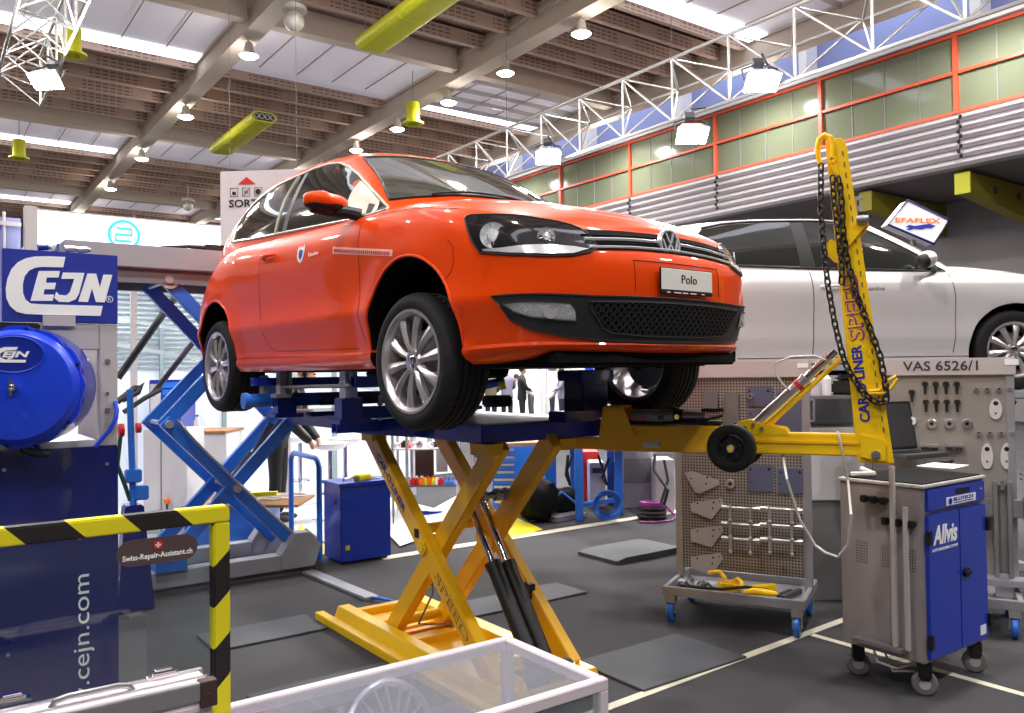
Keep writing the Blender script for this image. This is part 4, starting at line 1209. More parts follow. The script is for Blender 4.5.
for sd in (False, True):
    for pl in (fw, rw, qw):
        gj.patch(pl, SD, 'side_window', M['dark_glass'], golf, off=.004, step=.06, mirror=sd)
    gj.patch([(-1.545, .985), (-1.60, 1.384), (-1.70, 1.385), (-1.665, .995)], SD, 'door_pillar', M['black'], golf, off=.0035, step=.05, mirror=sd)
    al = fw[:8]+rw[:6]
    gj.line([(-.50, .955)]+[(x-.008, z+.012) for x, z in fw[1:8]]+[(x, z+.012) for x, z in rw[:4]], SD, 'window_trim', M['black'], golf, r=.010, off=.002, mirror=sd)
    gj.line([(-.50, .95), (-1.55, .985), (-2.47, 1.03)], SD, 'window_trim', M['black'], golf, r=.009, off=.003, mirror=sd)
    gj.line([(-.50, .93), (-.47, .7), (-.475, .45), (-.49, .30)], SD, 'door_seam', M['dark_grey'], golf, r=.004, off=-.001, mirror=sd)
    gj.line([(-1.605, .97), (-1.59, .7), (-1.595, .45), (-1.60, .28)], SD, 'door_seam', M['dark_grey'], golf, r=.004, off=-.001, mirror=sd)
    gj.line([(-2.44, .6), (-2.42, .99)], SD, 'door_seam', M['dark_grey'], golf, r=.004, off=-.001, mirror=sd)
    gj.line([(-2.2, .272), (-.38, .272)], SD, 'door_seam', M['dark_grey'], golf, r=.004, off=-.001, mirror=sd)
    gj.line([(-2.2, .225), (-.38, .222)], SD, 'sill_trim', M['mid_grey'], golf, r=.012, off=-.006, mirror=sd)
    s_ = 1 if sd else -1
    for xh in (-1.44, -2.3):
        yy = abs(gj.hit(SD, xh, .835, 0).y)
        b = MB(GM); b.tube([(xh-.09, s_*(yy+.0), .83), (xh-.07, s_*(yy+.028), .835), (xh+.06, s_*(yy+.028), .837), (xh+.09, s_*(yy+.002), .836)], [.010, .012, .012, .010], 8); b.build('door_handle', M['silver_paint'], golf)
    b = MB(GM); b.ball((-.72, s_*.955, 1.03), .1, 18, sc=(.62, 1.05, .68)); mo = b.build('mirror_cap', M['silver_paint'], golf)
    b = MB(GM); b.ball((-.745, s_*.95, 1.02), .1, 16, sc=(.5, 1.0, .66)); b.tube([(-.60, s_*.83, .96), (-.70, s_*.93, .97)], .025, 8); b.build('mirror_back', M['black'], mo)
write('Genève', GM @ gj.hit(SD, -1.20, .80, .004), GM.to_3x3() @ Vector((1, 0, 0)), (0, 0, 1), .030, M['mid_grey'], golf, width=.17)
gj.patch([(-1.34, .86), (-1.30, .90), (-1.26, .89), (-1.245, .85), (-1.27, .80), (-1.32, .80)], SD, 'crest_sticker', M['text_blue'], golf, off=.003, step=.02, skirt=.002)
rows = []
for j in range(11):
    t = .12+.8*j/10; row = []
    for k in range(17):
        u = -1+2*k/16; row.append(gj.hit(FR, u*(.70+(.55-.70)*t), 1.04-.04*abs(u)**2.2+(.39-.0*u)*t, .004))
    rows.append(row)
if all(p is not None for r in rows for p in r):
    b = MB(GM); b.grid(rows); b.build('windscreen', M['ws_glass'], golf)
for x in (0, -2.578):
    for sd in (-1, 1):
        car_wheel(golf, GM, (x, sd*.865, .316), sd, r=.318, rr=.218, turn=0)
b = MB(GM); b.bb((-2.95, -.62, .13), (.6, .62, .26)); b.build('floor_pan', M['black_matte'], golf)
for x in (0, -2.578):
    b = MB(GM); b.cyl((x, -.74, .316), (x, .74, .316), .03, n=10); b.build('axle', M['dark_grey'], golf)
# the drive-on lift that carries it, mostly behind the boards
gl = thing('drive_on_lift', 'grey drive-on lift under the silver car behind the pegboards', 'lift', tuple(GM @ Vector((-1.2, 0, -GP.z))), -YAW)
for sd in (-1, 1):
    b = MB(GM); b.bb((-3.3, sd*.78-.22, -.07), (.9, sd*.78+.22, -.002)); b.build('runway', M['grey_lift'], gl, bevel=.01)
z0 = -GP.z
for x in (-.4,):
    b = MB(GM); b.bb((x-.45, -.9, z0), (x+.45, .9, z0+.06)); b.build('base_plate', M['grey_lift'], gl)
    for sd in (-1, 1):
        b = MB(GM); b.bar((x-.4, sd*.78, z0+.08), (x+.4, sd*.78, -.07), .06, .10, up=(0, 0, 1)); b.build('lift_arm', M['blue_lift'], gl)
        b = MB(GM); b.bar((x+.4, sd*.70, z0+.08), (x-.4, sd*.70, -.07), .06, .10, up=(0, 0, 1)); b.build('lift_arm', M['blue_lift'], gl)
# ================================================================ THE YELLOW SCISSOR LIFT AND THE BENCH
NX, FX = 2.28, 2.74
lift = thing('scissor_lift', 'yellow scissor lift standing under the red car', 'lift', (2.5, 4.1, 0))
b = MB()
b.bb((2.14, 3.16, .0), (2.20, 5.18, .05)); b.prism([(2.20, 3.16, 0), (2.20, 3.16, .03), (2.23, 3.16, .11), (2.31, 3.16, .11), (2.31, 3.16, 0)], (0, 1.86, 0))
b.build('base_rail', M['yellow'], lift, bevel=.004)
b = MB(); b.prism([(2.70, 3.16, 0), (2.70, 3.16, .11), (2.80, 3.16, .11), (2.83, 3.16, .03), (2.86, 3.16, .03), (2.86, 3.16, 0)], (0, 1.86, 0)); b.build('base_rail', M['yellow'], lift, bevel=.004)
b = MB(); b.bb((2.31, 3.17, .005), (2.70, 5.05, .035))
for y in (3.18, 3.6, 4.2, 4.95): b.bb((2.31, y, .035), (2.70, y+.06, .075))
for k in range(5): b.bb((2.34, 4.32+.1*k, .035), (2.66, 4.36+.1*k, .05))
b.build('base_plate', M['yellow2'], lift, bevel=.003)
def sarm(X, p0, p1, w=.065, h=.112, nm='scissor_arm'):
    b = MB(); d = (Vector((X, *p1))-Vector((X, *p0))).normalized()
    b.bar(Vector((X, *p0))-d*.03, Vector((X, *p1))+d*.03, w, h, up=(0, -d.z, d.y)); return b.build(nm, M['yellow2'], lift, bevel=.005)
A0, A1 = (4.60, 1.24), (3.32, .11)
B0, B1 = (3.36, 1.24), (4.48, .07)
for X in (NX, FX):
    dy = -.02 if X == FX else 0
    sarm(X, (A0[0]+dy, A0[1]), (A1[0]+dy, A1[1]))
    sarm(X+.07*(1 if X == NX else -1), (B0[0]+dy, B0[1]), (B1[0]+dy, B1[1]))
pv = (NX, 3.93, .66)
for X, s_ in ((NX, -1), (FX, 1)):
    b = MB(); b.cyl((X-.045, 3.94, .665), (X+.12 if X == NX else X-.12, 3.94, .665), .045, n=20); b.cyl((X-.05, 3.94, .665), (X-.035, 3.94, .665), .028, n=12); b.build('pivot_pin', M['yellow'], lift)
b = MB(); b.cyl((NX+.05, 4.12, .72), (FX-.05, 4.12, .72), .032, n=16); b.build('cross_bar', M['yellow'], lift)
b = MB(); b.cyl((NX+.05, 4.42, .13), (FX, 4.42, .13), .03, n=16); b.build('cross_bar', M['yellow'], lift)
b = MB(); b.cyl((NX+.10, 3.76, .93), (FX+.02, 3.64, .95), .018, n=12)
for t in (.3, .5, .62, .8): q = Vector((NX+.10, 3.76, .93)).lerp(Vector((FX+.02, 3.64, .95)), t); b.cyl(q-Vector((.012, 0, 0)), q+Vector((.012, 0, 0)), .034, n=6)
b.build('ram_shaft', M['steel'], lift)
# twin hydraulic rams
top1 = onx(468, 500, 2.44); top2 = onx(481, 497, 2.53)
bot1 = onx(536, 672, 2.47); bot2 = onx(552, 676, 2.57)
for a, c in ((top1, bot1), (top2, bot2)):
    d = (c-a).normalized(); m = a.lerp(c, .40)
    b = MB(); b.cyl(m, c, .042, n=20); b.cyl(m-d*.012, m+d*.02, .046, n=20); o = b.build('ram_barrel', M['black'], lift)
    b = MB(); b.cyl(a, m, .019, n=16); b.build('ram_rod', M['chrome'], o)
    b = MB(); b.cyl(a-Vector((.03, 0, 0)), a+Vector((.03, 0, 0)), .034, n=14); b.build('ram_eye', M['dark_grey'], o)
b = MB(); q = bot1.lerp(bot2, .5); b.cyl(q-Vector((.16, 0, .0)), q+Vector((.16, 0, 0)), .05, n=18); b.build('ram_foot', M['black'], lift)
b = MB()
for X in (q.x-.17, q.x+.15): b.prism([(X, q.y-.09, .03), (X, q.y-.04, q.z+.03), (X, q.y+.04, q.z+.03), (X, q.y+.09, .03)], (.02, 0, 0))
b.build('ram_bracket', M['yellow'], lift)
# lettering on the near arm
def arm_text(s, f0, f1, ht, m, sh=0, outline=False):
    a = Vector((NX-.0335, *A0)); c = Vector((NX-.0335, *A1)); d = (c-a).normalized(); up = Vector((0, -d.z, d.y))
    if up.z < 0: up = -up
    nrm = d.cross(up)
    if nrm.x > 0: up = -up
    o = a + d*(a-c).length*f0 - up*ht/2
    write(s, o, d, up, ht, m, lift, width=(a-c).length*(f1-f0), bold=.02)
    if outline: write(s, o+Vector((-.0016, 0, 0))+up*ht*.06, d, up, ht*.88, M['yellow2'], lift, width=(a-c).length*(f1-f0)*.985, bold=-.012)
arm_text('CAR·O·LINER', .10, .36, .036, M['text_blue'])
arm_text('SPEED', .62, .86, .055, mat('purple_outline', (120, 70, 90), .5), outline=True)
b = MB(); a = Vector((NX-.034, 3.98, .70)); b.bb(a, a+Vector((.003, .05, .05))); b.build('warning_sticker', M['black'], lift)
b = MB(); b.tube([(2.36, 4.05, .62), (2.40, 4.1, .35), (2.42, 4.3, .13), (2.5, 4.35, .1), (2.6, 4.2, .12)], .006, 6); b.build('hydraulic_hose', M['shirt_grey'], lift)
b = MB(); q = onx(488, 631, 2.7); b.box((FX-.03, 3.6, .42), (.04, .06, .08)); b.tube([(FX-.04, 3.6, .38), (FX-.05, 3.5, .2), (FX-.1, 3.45, .06)], .005, 6); b.build('limit_switch', M['black'], lift)
# ---------------------------------------------------------------- the blue bench
bench = thing('straightening_bench', 'dark blue bench on the scissor lift with clamps holding the red car', 'bench', (2.55, 3.6, 1.25))
b = MB(); b.bb((2.24, 3.34, 1.255), (3.06, 4.72, 1.345)); b.build('bench_frame', M['blue_deep'], bench, bevel=.006)
b = MB(); b.bb((2.27, 3.37, 1.345), (3.03, 4.68, 1.352)); b.build('bench_top', M['steel'], bench)
b = MB(); b.prism([(2.10, 4.3, 1.262), (2.18, 3.9, 1.262), (2.24, 3.9, 1.262), (2.24, 4.7, 1.262), (2.10, 4.7, 1.262)], (0, 0, .08)); b.build('bench_edge', M['blue_deep'], bench)
def open_tube(c, dirv, L_, s_, m, nm='box_tube', t=.007):
    """square hollow section, c = centre of its open end"""
    c = Vector(c); d = Vector(dirv).normalized(); x, y, z = frame_from(d, (0, 0, 1))
    b = MB(); h = s_/2
    for ox, oy, wx, wy in ((h-t/2, 0, t, s_), (-(h-t/2), 0, t, s_), (0, h-t/2, s_-2*t, t), (0, -(h-t/2), s_-2*t, t)):
        vs = []
        for q in (c, c+d*L_):
            for a, e in ((-1, -1), (1, -1), (1, 1), (-1, 1)): vs.append(q + x*(ox+a*wx/2) + y*(oy+e*wy/2))
        b.add(vs, [(3, 2, 1, 0), (4, 5, 6, 7), (0, 1, 5, 4), (1, 2, 6, 5), (2, 3, 7, 6), (3, 0, 4, 7)])
    return b.build(nm, m, bench)
XD = (1, 0, 0)
pA = onx(334, 427, 1.86); open_tube(pA, XD, .45, .068, M['blue_deep'])
pB = onx(343, 413, 1.86); open_tube(pB, XD, .62, .062, M['blue_deep'])
pC = onx(353, 382, 1.86); open_tube(pC, XD, .62, .06, M['blue_deep'])
pD = onx(252, 382, 1.70); open_tube(pD, XD, 1.45, .05, M['blue_deep'])
pE = onx(243, 401, 1.66)
b = MB(); b.cyl(pE, pE+Vector((.03, 0, 0)), .050, n=24); b.cyl(pE+Vector((.03, 0, 0)), pE+Vector((.5, 0, 0)), .042, n=24); b.build('round_tube', M['blue_lift'], bench)
b = MB(); b.box(pE+Vector((.8, 0, -.0)), (.62, .10, .085)); b.build('tube_holder', M['blue_navy'], bench, bevel=.004)
b = MB(); b.bb((2.05, 4.6, 1.28), (2.25, pD.y+.3, 1.36)); b.bb((2.85, 4.6, 1.28), (3.05, pD.y+.3, 1.36)); b.build('bench_rail', M['blue_navy'], bench, bevel=.004)
b = MB(); b.bb((2.0, pE.y-.25, 1.345), (3.1, pE.y+.25, 1.375)); b.build('cross_carriage', M['blue_navy'], bench)
# four sill clamp stands
def clamp(X, Y, s_):
    b = MB(); b.bb((X-.06, Y-.05, 1.345), (X+.06, Y+.05, 1.48)); b.bb((X-.09, Y-.09, 1.345), (X+.09, Y+.09, 1.372)); o = b.build('clamp_stand', M['blue_navy'], bench, bevel=.004)
    b = MB(); b.bb((X-.035, Y-.04, 1.47), (X-.012, Y+.04, 1.62)); b.bb((X+.012, Y-.04, 1.47), (X+.035, Y+.04, 1.62)); b.cyl((X-.05, Y, 1.56), (X+.05, Y, 1.56), .012, n=8); b.build('clamp_jaw', M['galv'], o, bevel=.003)
for X in (1.87, 3.20):
    for Y in ((4.05, 4.98) if X < 2 else (4.98,)): clamp(X, Y, 1)
b = MB()
for q in (pD, pE, pC, pB):
    for dx in (.22, .34):
        p = q+Vector((dx, 0, 0)); b.cyl(p-Vector((0, 0, .05)), p+Vector((0, 0, .09)), .010, n=8); b.cyl(p+Vector((0, 0, .035)), p+Vector((0, 0, .05)), .018, n=6)
b.build('clamp_bolt', M['steel'], bench)
a = onx(262, 388, 1.80)
for q, h in (((264, 386), .14), ((281, 384), .13)):
    p = onx(q[0], q[1], 1.84); b = MB(); b.bb((p.x-.02, p.y-.035, p.z-.02-h/2), (p.x+.02, p.y+.035, p.z+h/2)); b.bb((p.x-.05, p.y-.05, p.z-.085), (p.x+.05, p.y+.05, p.z-.06)); b.build('jig_post', M['galv'], bench, bevel=.004)
b = MB(); p = onx(276, 387, 1.84); p2 = onx(350, 386, 1.84); b.cyl(p, p2, .011, n=10); b.build('jig_rod', M['mid_grey'], bench)
b = MB(); q = at(585, 388, 4.6); b.bb((q.x-.09, q.y-.08, 1.345), (q.x+.10, q.y+.08, q.z+.08)); b.bb((q.x-.12, q.y-.1, q.z+.04), (q.x+.13, q.y+.1, q.z+.10)); b.build('clamp_tower', M['blue_navy'], bench, bevel=.006)
b = MB(); q = at(574, 404, 4.3); b.bb((q.x-.12, q.y-.07, 1.345), (q.x+.12, q.y+.07, 1.40)); b.build('clamp_block', M['blue_navy'], bench, bevel=.006)
q = at(500, 372, 4.4); b = MB(); b.cyl(at(485, 385, 4.2), at(503, 381, 4.25), .022, n=14); b.build('air_cylinder', M['blue_lift'], bench); b = MB(); b.box(at(497, 401, 4.3), (.14, .10, .06), rz=.2); b.build('clamp_block', M['black'], bench, bevel=.01)
b = MB(); b.cyl(at(499, 386, 4.2), at(505, 384, 4.2), .024, n=14); b.build('cylinder_cap', M['haz_yellow'], bench)
# feet of the bench on the arms of the lift
for X in (NX, FX):
    for Y in (3.36, 4.58): b = MB(); b.bb((X-.05, Y-.07, 1.20), (X+.05, Y+.07, 1.257)); b.build('bearing_block', M['yellow2'], bench)
# ---------------------------------------------------------------- pulling arm and tower
ARM0 = at(543, 441, 4.6); ARM1 = at(862, 444.5, 3.92)
ARM0.z = 1.218; ARM1.z = 1.240
ad = (ARM1-ARM0); ad.z = 0; ad.normalize(); aside = Vector((-ad.y, ad.x, 0))     # aside points away from the camera
if aside.dot(Vector((math.sin(YAW), math.cos(YAW), 0))) < 0: aside = -aside
UP = Vector((0, 0, 1))
tower = thing('pulling_tower', 'yellow pulling arm and tower with blue CAR-O-LINER lettering', 'tower', tuple(ARM1-Vector((0, 0, .05))))
def AP(px, py):   # a point of the arm's vertical mid plane seen at this pixel
    r, _ = ray(px, py); t = (ARM1-EYEV).dot(aside)/r.dot(aside); return EYEV+r*t
sp_ = AP(722, 444)
b = MB(); a = ARM0-ad*.0; b.bar(Vector((a.x, a.y, 1.218)), AP(612, 440)*1+Vector((0, 0, 1.218-AP(612, 440).z)), .12, .062); sq_ = AP(608, 440); b.bar(Vector((sq_.x, sq_.y, 1.249)), Vector((sp_.x, sp_.y, 1.253)), .13, .134); b.build('outer_beam', M['yellow2'], tower, bevel=.005)
b = MB(); b.bar(Vector((sp_.x, sp_.y, 1.239))-ad*.1, Vector((ARM1.x, ARM1.y, 1.240))+ad*.03, .095, .104); b.build('inner_beam', M['yellow'], tower, bevel=.006)
b = MB(); b.bar(Vector((sp_.x, sp_.y, 1.250))-aside*.050, Vector((ARM1.x, ARM1.y, 1.250))-aside*.050, .008, .012); b.build('beam_ridge', M['yellow2'], tower)
# socket box where the arm meets the bench
q = AP(622, 425)
b = MB(); 
pr_ = [AP(604, 437), AP(608, 405.5), AP(627, 405.5), AP(641, 437)]
b.prism([p-aside*.09 for p in pr_], aside*.012); b.prism([p+aside*.07 for p in pr_], aside*.012)
b.prism([pr_[1]-aside*.09, pr_[2]-aside*.09, pr_[2]-aside*.09-UP*.012, pr_[1]-aside*.09-UP*.012], aside*.17)
b.build('arm_socket', M['yellow2'], tower, bevel=.003)
b = MB(); q = AP(655, 444)-aside*.066; b.bar(q-ad*.045, q+ad*.045, .01, .028); b.cyl(q+ad*.03-aside*.004, q+ad*.03-aside*.012, .010, n=10); b.build('latch', M['steel'], tower, bevel=.002)
# castor wheels
MBC = MB
def cwheel(c, nm_lab):
    _c = Vector(c)
    def MB(): return MBC(Matrix.Translation(_c) @ Matrix.Scale(1.13, 4) @ Matrix.Translation(-_c))
    b = MB(); ax = -aside if nm_lab == 0 else aside
    b.lathe(c, ax, [(.062, -.025), (.085, -.027), (.098, -.022), (.104, -.012), (.104, .012), (.098, .022), (.085, .027), (.066, .024), (.060, .02), (.060, -.02)], 40, closed=True)
    o = b.build('castor_wheel', M['rubber'], tower)
    b = MB(); b.lathe(c, ax, [(.061, .02), (.056, .024), (.05, .018), (.046, .004), (0, .004)], 36)
    for k in range(5):
        a = 2*PI*k/5; x_, y_, z_ = frame_from(ax); d = x_*math.cos(a)+y_*math.sin(a); b.bar(Vector(c)+d*.012+Vector(ax)*.012, Vector(c)+d*.052+Vector(ax)*.010, .013, .010, up=ax)
    b.lathe(c, ax, [(.020, .0), (.019, .022), (.014, .026)], 20)
    b.build('wheel_hub', M['black'], o)
    b = MB(); b.lathe(c, ax, [(.018, .024), (.017, .029), (.011, .03)], 20); b.build('hub_ring', M['alu'], o)
    b = MB(); b.lathe(c, ax, [(.012, .028), (.011, .034), (0, .035)], 18); b.build('hub_cap', M['yellow'], o)
wc = AP(732, 448)
w1 = AP(731.5, 448)*1; w1 = EYEV+(w1-EYEV)*.966; cwheel(w1, 0)
w2 = w1 + aside*.27; cwheel(w2, 1)
b = MB(); b.cyl(w1, w2, .012, n=10); b.build('axle', M['steel'], tower)
b = MB(); f = AP(757, 428)
b.prism([f-ad*.11-UP*.03-aside*.05, f+ad*.16-UP*.03-aside*.05, f+ad*.14+UP*.005-aside*.05, f+ad*.03+UP*.025-aside*.05, f-ad*.03+UP*.045-aside*.05, f-ad*.09+UP*.03-aside*.05], aside*.012)
b.prism([f-ad*.11-UP*.03+aside*.04, f+ad*.16-UP*.03+aside*.04, f+ad*.14+UP*.005+aside*.04, f+ad*.03+UP*.025+aside*.04, f-ad*.03+UP*.045+aside*.04, f-ad*.09+UP*.03+aside*.04], aside*.012)
b.build('ram_bracket', M['yellow'], tower, bevel=.002)
b = MB()
for dx, dz in ((-.01, .02), (.03, .002), (-.05, .005)): b.cyl(f+ad*dx+UP*dz-aside*.05, f+ad*dx+UP*dz-aside*.06, .010, n=8)
b.build('bracket_bolt', M['steel'], tower)
# hydraulic ram leaning to the mast
ra, rb = AP(757, 424), AP(836, 351)
rm = ra.lerp(rb, .62)
b = MB(); b.cyl(ra, rm, .029, n=20); b.cyl(rm-(rb-ra)*.01, rm+(rb-ra)*.02, .032, n=20); o = b.build('hydraulic_ram', M['alu'], tower)
b = MB(); b.cyl(rm, rb, .022, n=16); b.build('ram_rod', M['chrome'], o)
b = MB(); b.cyl(ra.lerp(rb, .52), ra.lerp(rb, .56), .0305, n=20); b.build('ram_band', M['red'], o)
nd = (rb-ra).normalized(); pd = nd.cross(aside); pd = -pd if pd.z > 0 else pd
b = MB(); b.cyl(ra+pd*.042, rb+pd*.042, .012, n=12); b.build('guide_rod', M['yellow'], tower)
# mast
mb0, mt0 = AP(876, 462), AP(835.5, 141)
def mast_outline(t, side):   # t 0 bottom..1 top, side -1 left, 1 right
    wd_ = .077 + (.045-.077)*t
    c = mb0.lerp(mt0, t); return c + ad*(side*wd_)
mo = [mast_outline(0, -1), mast_outline(0, 1), mast_outline(.35, 1), mast_outline(.97, 1)+ad*.001, mast_outline(1, 1)-ad*.01, mast_outline(1, -1), mast_outline(.35, -1)]
b = MB(); b.prism([p-aside*.05 for p in mo], aside*.10); mast = b.build('mast', M['yellow'], tower, bevel=.004)
b = MB()
for k in range(26):
    t = .1+.85*k/25; p = mb0.lerp(mt0, t) + ad*(.054-.029*t) - aside*.051
    dd = (mt0-mb0).normalized(); b.bar(p-dd*.012, p+dd*.012, .005, .003, up=-aside)
b.build('perforation', M['dark_grey'], mast)
md = (mt0-mb0).normalized()
q = [AP(861, 433), AP(881, 437), AP(886, 441), AP(886, 459), AP(880, 461), AP(861, 456)]
for sgn in (-1, 1):
    b = MB(); o_ = aside*(.054 if sgn > 0 else -.066); b.prism([p+o_ for p in q], aside*.012); ck = b.build('cheek_plate', M['yellow'], tower, bevel=.003)
c = AP(876, 453.5)
b = MB(); b.cyl(c-aside*.085, c+aside*.08, .0135, n=16); b.cyl(c-aside*.078, c-aside*.064, .022, n=6); b.build('pivot_bolt', M['steel'], tower)
def mtext(s, t0, t1, ht, m, dxo, lift_=.0, wscale=1, bold=.02):
    p = mb0.lerp(mt0, t0)-aside*(.0505+lift_)-ad*(dxo-ht/2); write(s, p, md, -ad, ht, m, tower, width=(mt0-mb0).length*(t1-t0)*wscale, bold=bold)
mtext('CAR·O·LINER', .125, .36, .046, M['text_blue'], .022, bold=.03)
mtext('SPEED', .375, .585, .070, M['purple'], .012, bold=.03)
mtext('SPEED', .377, .583, .060, M['yellow'], .0165, .0018, bold=-.012)
# collar across the mast
q = [AP(823.5, 251), AP(831, 241), AP(838, 243), AP(862, 219.5), AP(869, 221), AP(868, 226), AP(839, 262), AP(834, 261)]
b = MB(); b.prism([p-aside*.066 for p in q], aside*.014); b.prism([p+aside*.052 for p in q], aside*.014); b.build('mast_collar', M['yellow'], tower, bevel=.003)
b = MB(); b.cyl(AP(863, 222)-aside*.08, AP(863, 222)+aside*.07, .021, n=18); b.cyl(AP(857, 222)-aside*.079, AP(869, 221)-aside*.079, .016, n=12); b.build('collar_pin', M['galv'], tower)
q = [(854, 223), (853, 198), (863, 196), (863.5, 199.5), (857, 201), (857.5, 207), (864, 206), (864, 210), (858, 211), (858.5, 216), (865, 215), (865, 220)]
b = MB(); b.prism([AP(*p)-aside*.02 for p in q], aside*.014); b.build('locking_lever', M['galv'], tower)
# hook and rollers on top
b = MB(); pts = [AP(822, 168), AP(819, 160), AP(818, 150), AP(820, 141), AP(825, 137), AP(830, 139), AP(832, 146)]
b.tube([p-aside*.03 for p in pts], [.011, .012, .014, .015, .016, .015, .012], 10); b.build('chain_hook', M['yellow'], tower)
b = MB(); pts = [AP(832, 140), AP(834, 150), AP(833, 160), AP(835, 170), AP(838, 178)]
b.tube([p-aside*.062 for p in pts], [.012, .012, .010, .013, .008], 10); b.lathe(AP(833, 163)-aside*.07, aside, [(.010, -.008), (.018, -.008), (.018, .008), (.010, .008)], 16, closed=True); b.build('clevis', M['yellow'], tower)
b = MB(); pts = [AP(869, 391), AP(880, 390), AP(889, 380), AP(896, 376), AP(897, 379), AP(891, 388), AP(884, 393), AP(869, 393)]
b.tube([p-aside*.065 for p in pts], .008, 8); b.build('chain_ring', M['yellow'], tower)
# ---- chain
def chain(path, pitch=.034, wl=.018, r=.0048):
    pts = [Vector(p) for p in path]; out = []
    d = [0]
    for a, c in zip(pts, pts[1:]): d.append(d[-1]+(c-a).length)
    n = int(d[-1]/pitch); b = MB()
    def P(s_):
        for i in range(len(d)-1):
            if s_ <= d[i+1]: return pts[i].lerp(pts[i+1], (s_-d[i])/max(d[i+1]-d[i], 1e-6))
        return pts[-1]
    for k in range(n):
        a, c = P(k*pitch), P((k+1)*pitch); m = (a+c)/2; t = (c-a).normalized()
        x, y, z = frame_from(t, aside); s_ = (x if k % 2 else y)*1.0
        s_ = (x*.8+y*.6) if k % 2 else (x*-.6+y*.8)
        L_ = pitch*.66
        ring = []
        for j in range(14):
            an = 2*PI*j/14; ring.append(m + t*(math.sin(an)*wl*.5+math.copysign(L_-wl*.5, math.sin(an))*(1 if abs(math.sin(an)) > .01 else 0)) + s_*math.cos(an)*wl*.75)
        b.tube(ring, r, 6, closed=True)
    return b
near = -aside*.075
s1 = [AP(822, 168), AP(822, 214), AP(825, 251), AP(829, 287), AP(835, 321), AP(841, 347), AP(847, 366), AP(859, 386), AP(869, 397), AP(878, 402.5), AP(886, 402), AP(887, 392), AP(883.5, 374), AP(881, 358), AP(869, 326), AP(857, 296), AP(848, 262), AP(844, 235), AP(842.5, 205), AP(840, 182)]
s2 = [AP(833.5, 180), AP(835, 203), AP(838, 226), AP(840.5, 248), AP(843, 266), AP(842.5, 285)]
ch = chain([p+near for p in s1]+[AP(836, 176)+near]); ch2 = chain([p+near*1.15 for p in s2])
ch.v += ch2.v; n0 = len(ch.v)-len(ch2.v); ch.f += [tuple(i+n0 for i in f) for f in ch2.f]; ch.mi += ch2.mi
o = ch.build('chain', M['black']); tagit(o, 'black steel chain hanging in loops from the yellow tower hook', 'chain')
# ---- pump lying on the arm
pump = thing('hydraulic_pump', 'grey hydraulic foot pump with red lettering lying on the yellow arm', 'pump', tuple(AP(660, 428)))
PZ = 1.322
def ap_(px, z, s_=0): 
    p = AP(px, 430); return Vector((p.x, p.y, z))+aside*s_
b = MB(); b.cyl(ap_(632, PZ+.045), ap_(676, PZ+.045), .034, n=20); b.bar(ap_(632, PZ+.03), ap_(676, PZ+.03), .07, .04); b.build('pump_body', mat('pump_grey', (150, 150, 156), .35, metal=.4), pump, bevel=.004)
b = MB(); b.cyl(ap_(682, PZ+.045), ap_(706, PZ+.045), .028, n=20); b.build('reservoir', mat('pump_grey2', (150, 150, 156), .35, metal=.4), pump)
b = MB(); b.cyl(ap_(674, PZ+.045), ap_(684, PZ+.045), .037, n=20); b.bar(ap_(625, PZ+.012), ap_(722, PZ+.012), .07, .022); b.cyl(ap_(684, PZ+.06), ap_(668, PZ+.11), .01, n=8); b.bar(ap_(702, PZ+.075), ap_(724, PZ+.078), .03, .02); b.build('pump_frame', M['black'], pump, bevel=.003)
b = MB(); b.cyl(ap_(679, PZ+.042, -.045), ap_(679, PZ+.042, -.03), .013, n=14); b.build('release_valve', M['chrome'], pump)
write('NIKE', ap_(637, PZ+.026, -.0365), ad, UP, .018, M['red'], pump, width=.065, bold=.02)
write('III', ap_(660, PZ+.026, -.0365), ad, UP, .022, M['text_black'], pump, width=.03, bold=.03)
b = MB(); b.tube([ap_(724, PZ+.05, -.02), ap_(700, PZ+.02, -.05), ap_(660, PZ+.006, -.055), ap_(630, PZ+.012, -.05), ap_(612, PZ+.03, 0)], .008, 8); b.build('hose', M['black'], pump)
# white cables hanging from the arm
o_ = MB(); o_.tube([AP(838, 431)-aside*.045, AP(839, 433)-aside*.055, AP(842, 446)-aside*.06, AP(848, 480), at(851, 515, 3.5), at(848, 545, 3.55), at(838, 557, 3.6), at(826, 553, 3.65), at(815, 545, 3.7), at(800, 520, 3.7), at(787, 480, 3.65), AP(783, 456), AP(776, 434)], .0058, 7)
o = o_.build('hanging_cable', M['cable_white']); tagit(o, 'white cable looping down below the yellow arm', 'cable', None)
o_ = MB(); o_.tube([AP(832, 362), AP(815, 356)-aside*.06, AP(792, 357)-aside*.06, AP(777, 363)-aside*.06, AP(777, 374)-aside*.06, AP(785, 385)-aside*.06, AP(790, 390)-aside*.03], .005, 7)
o = o_.build('hanging_cable', M['cable_white']); tagit(o, 'thin pale cable arching above the hydraulic ram', 'cable')
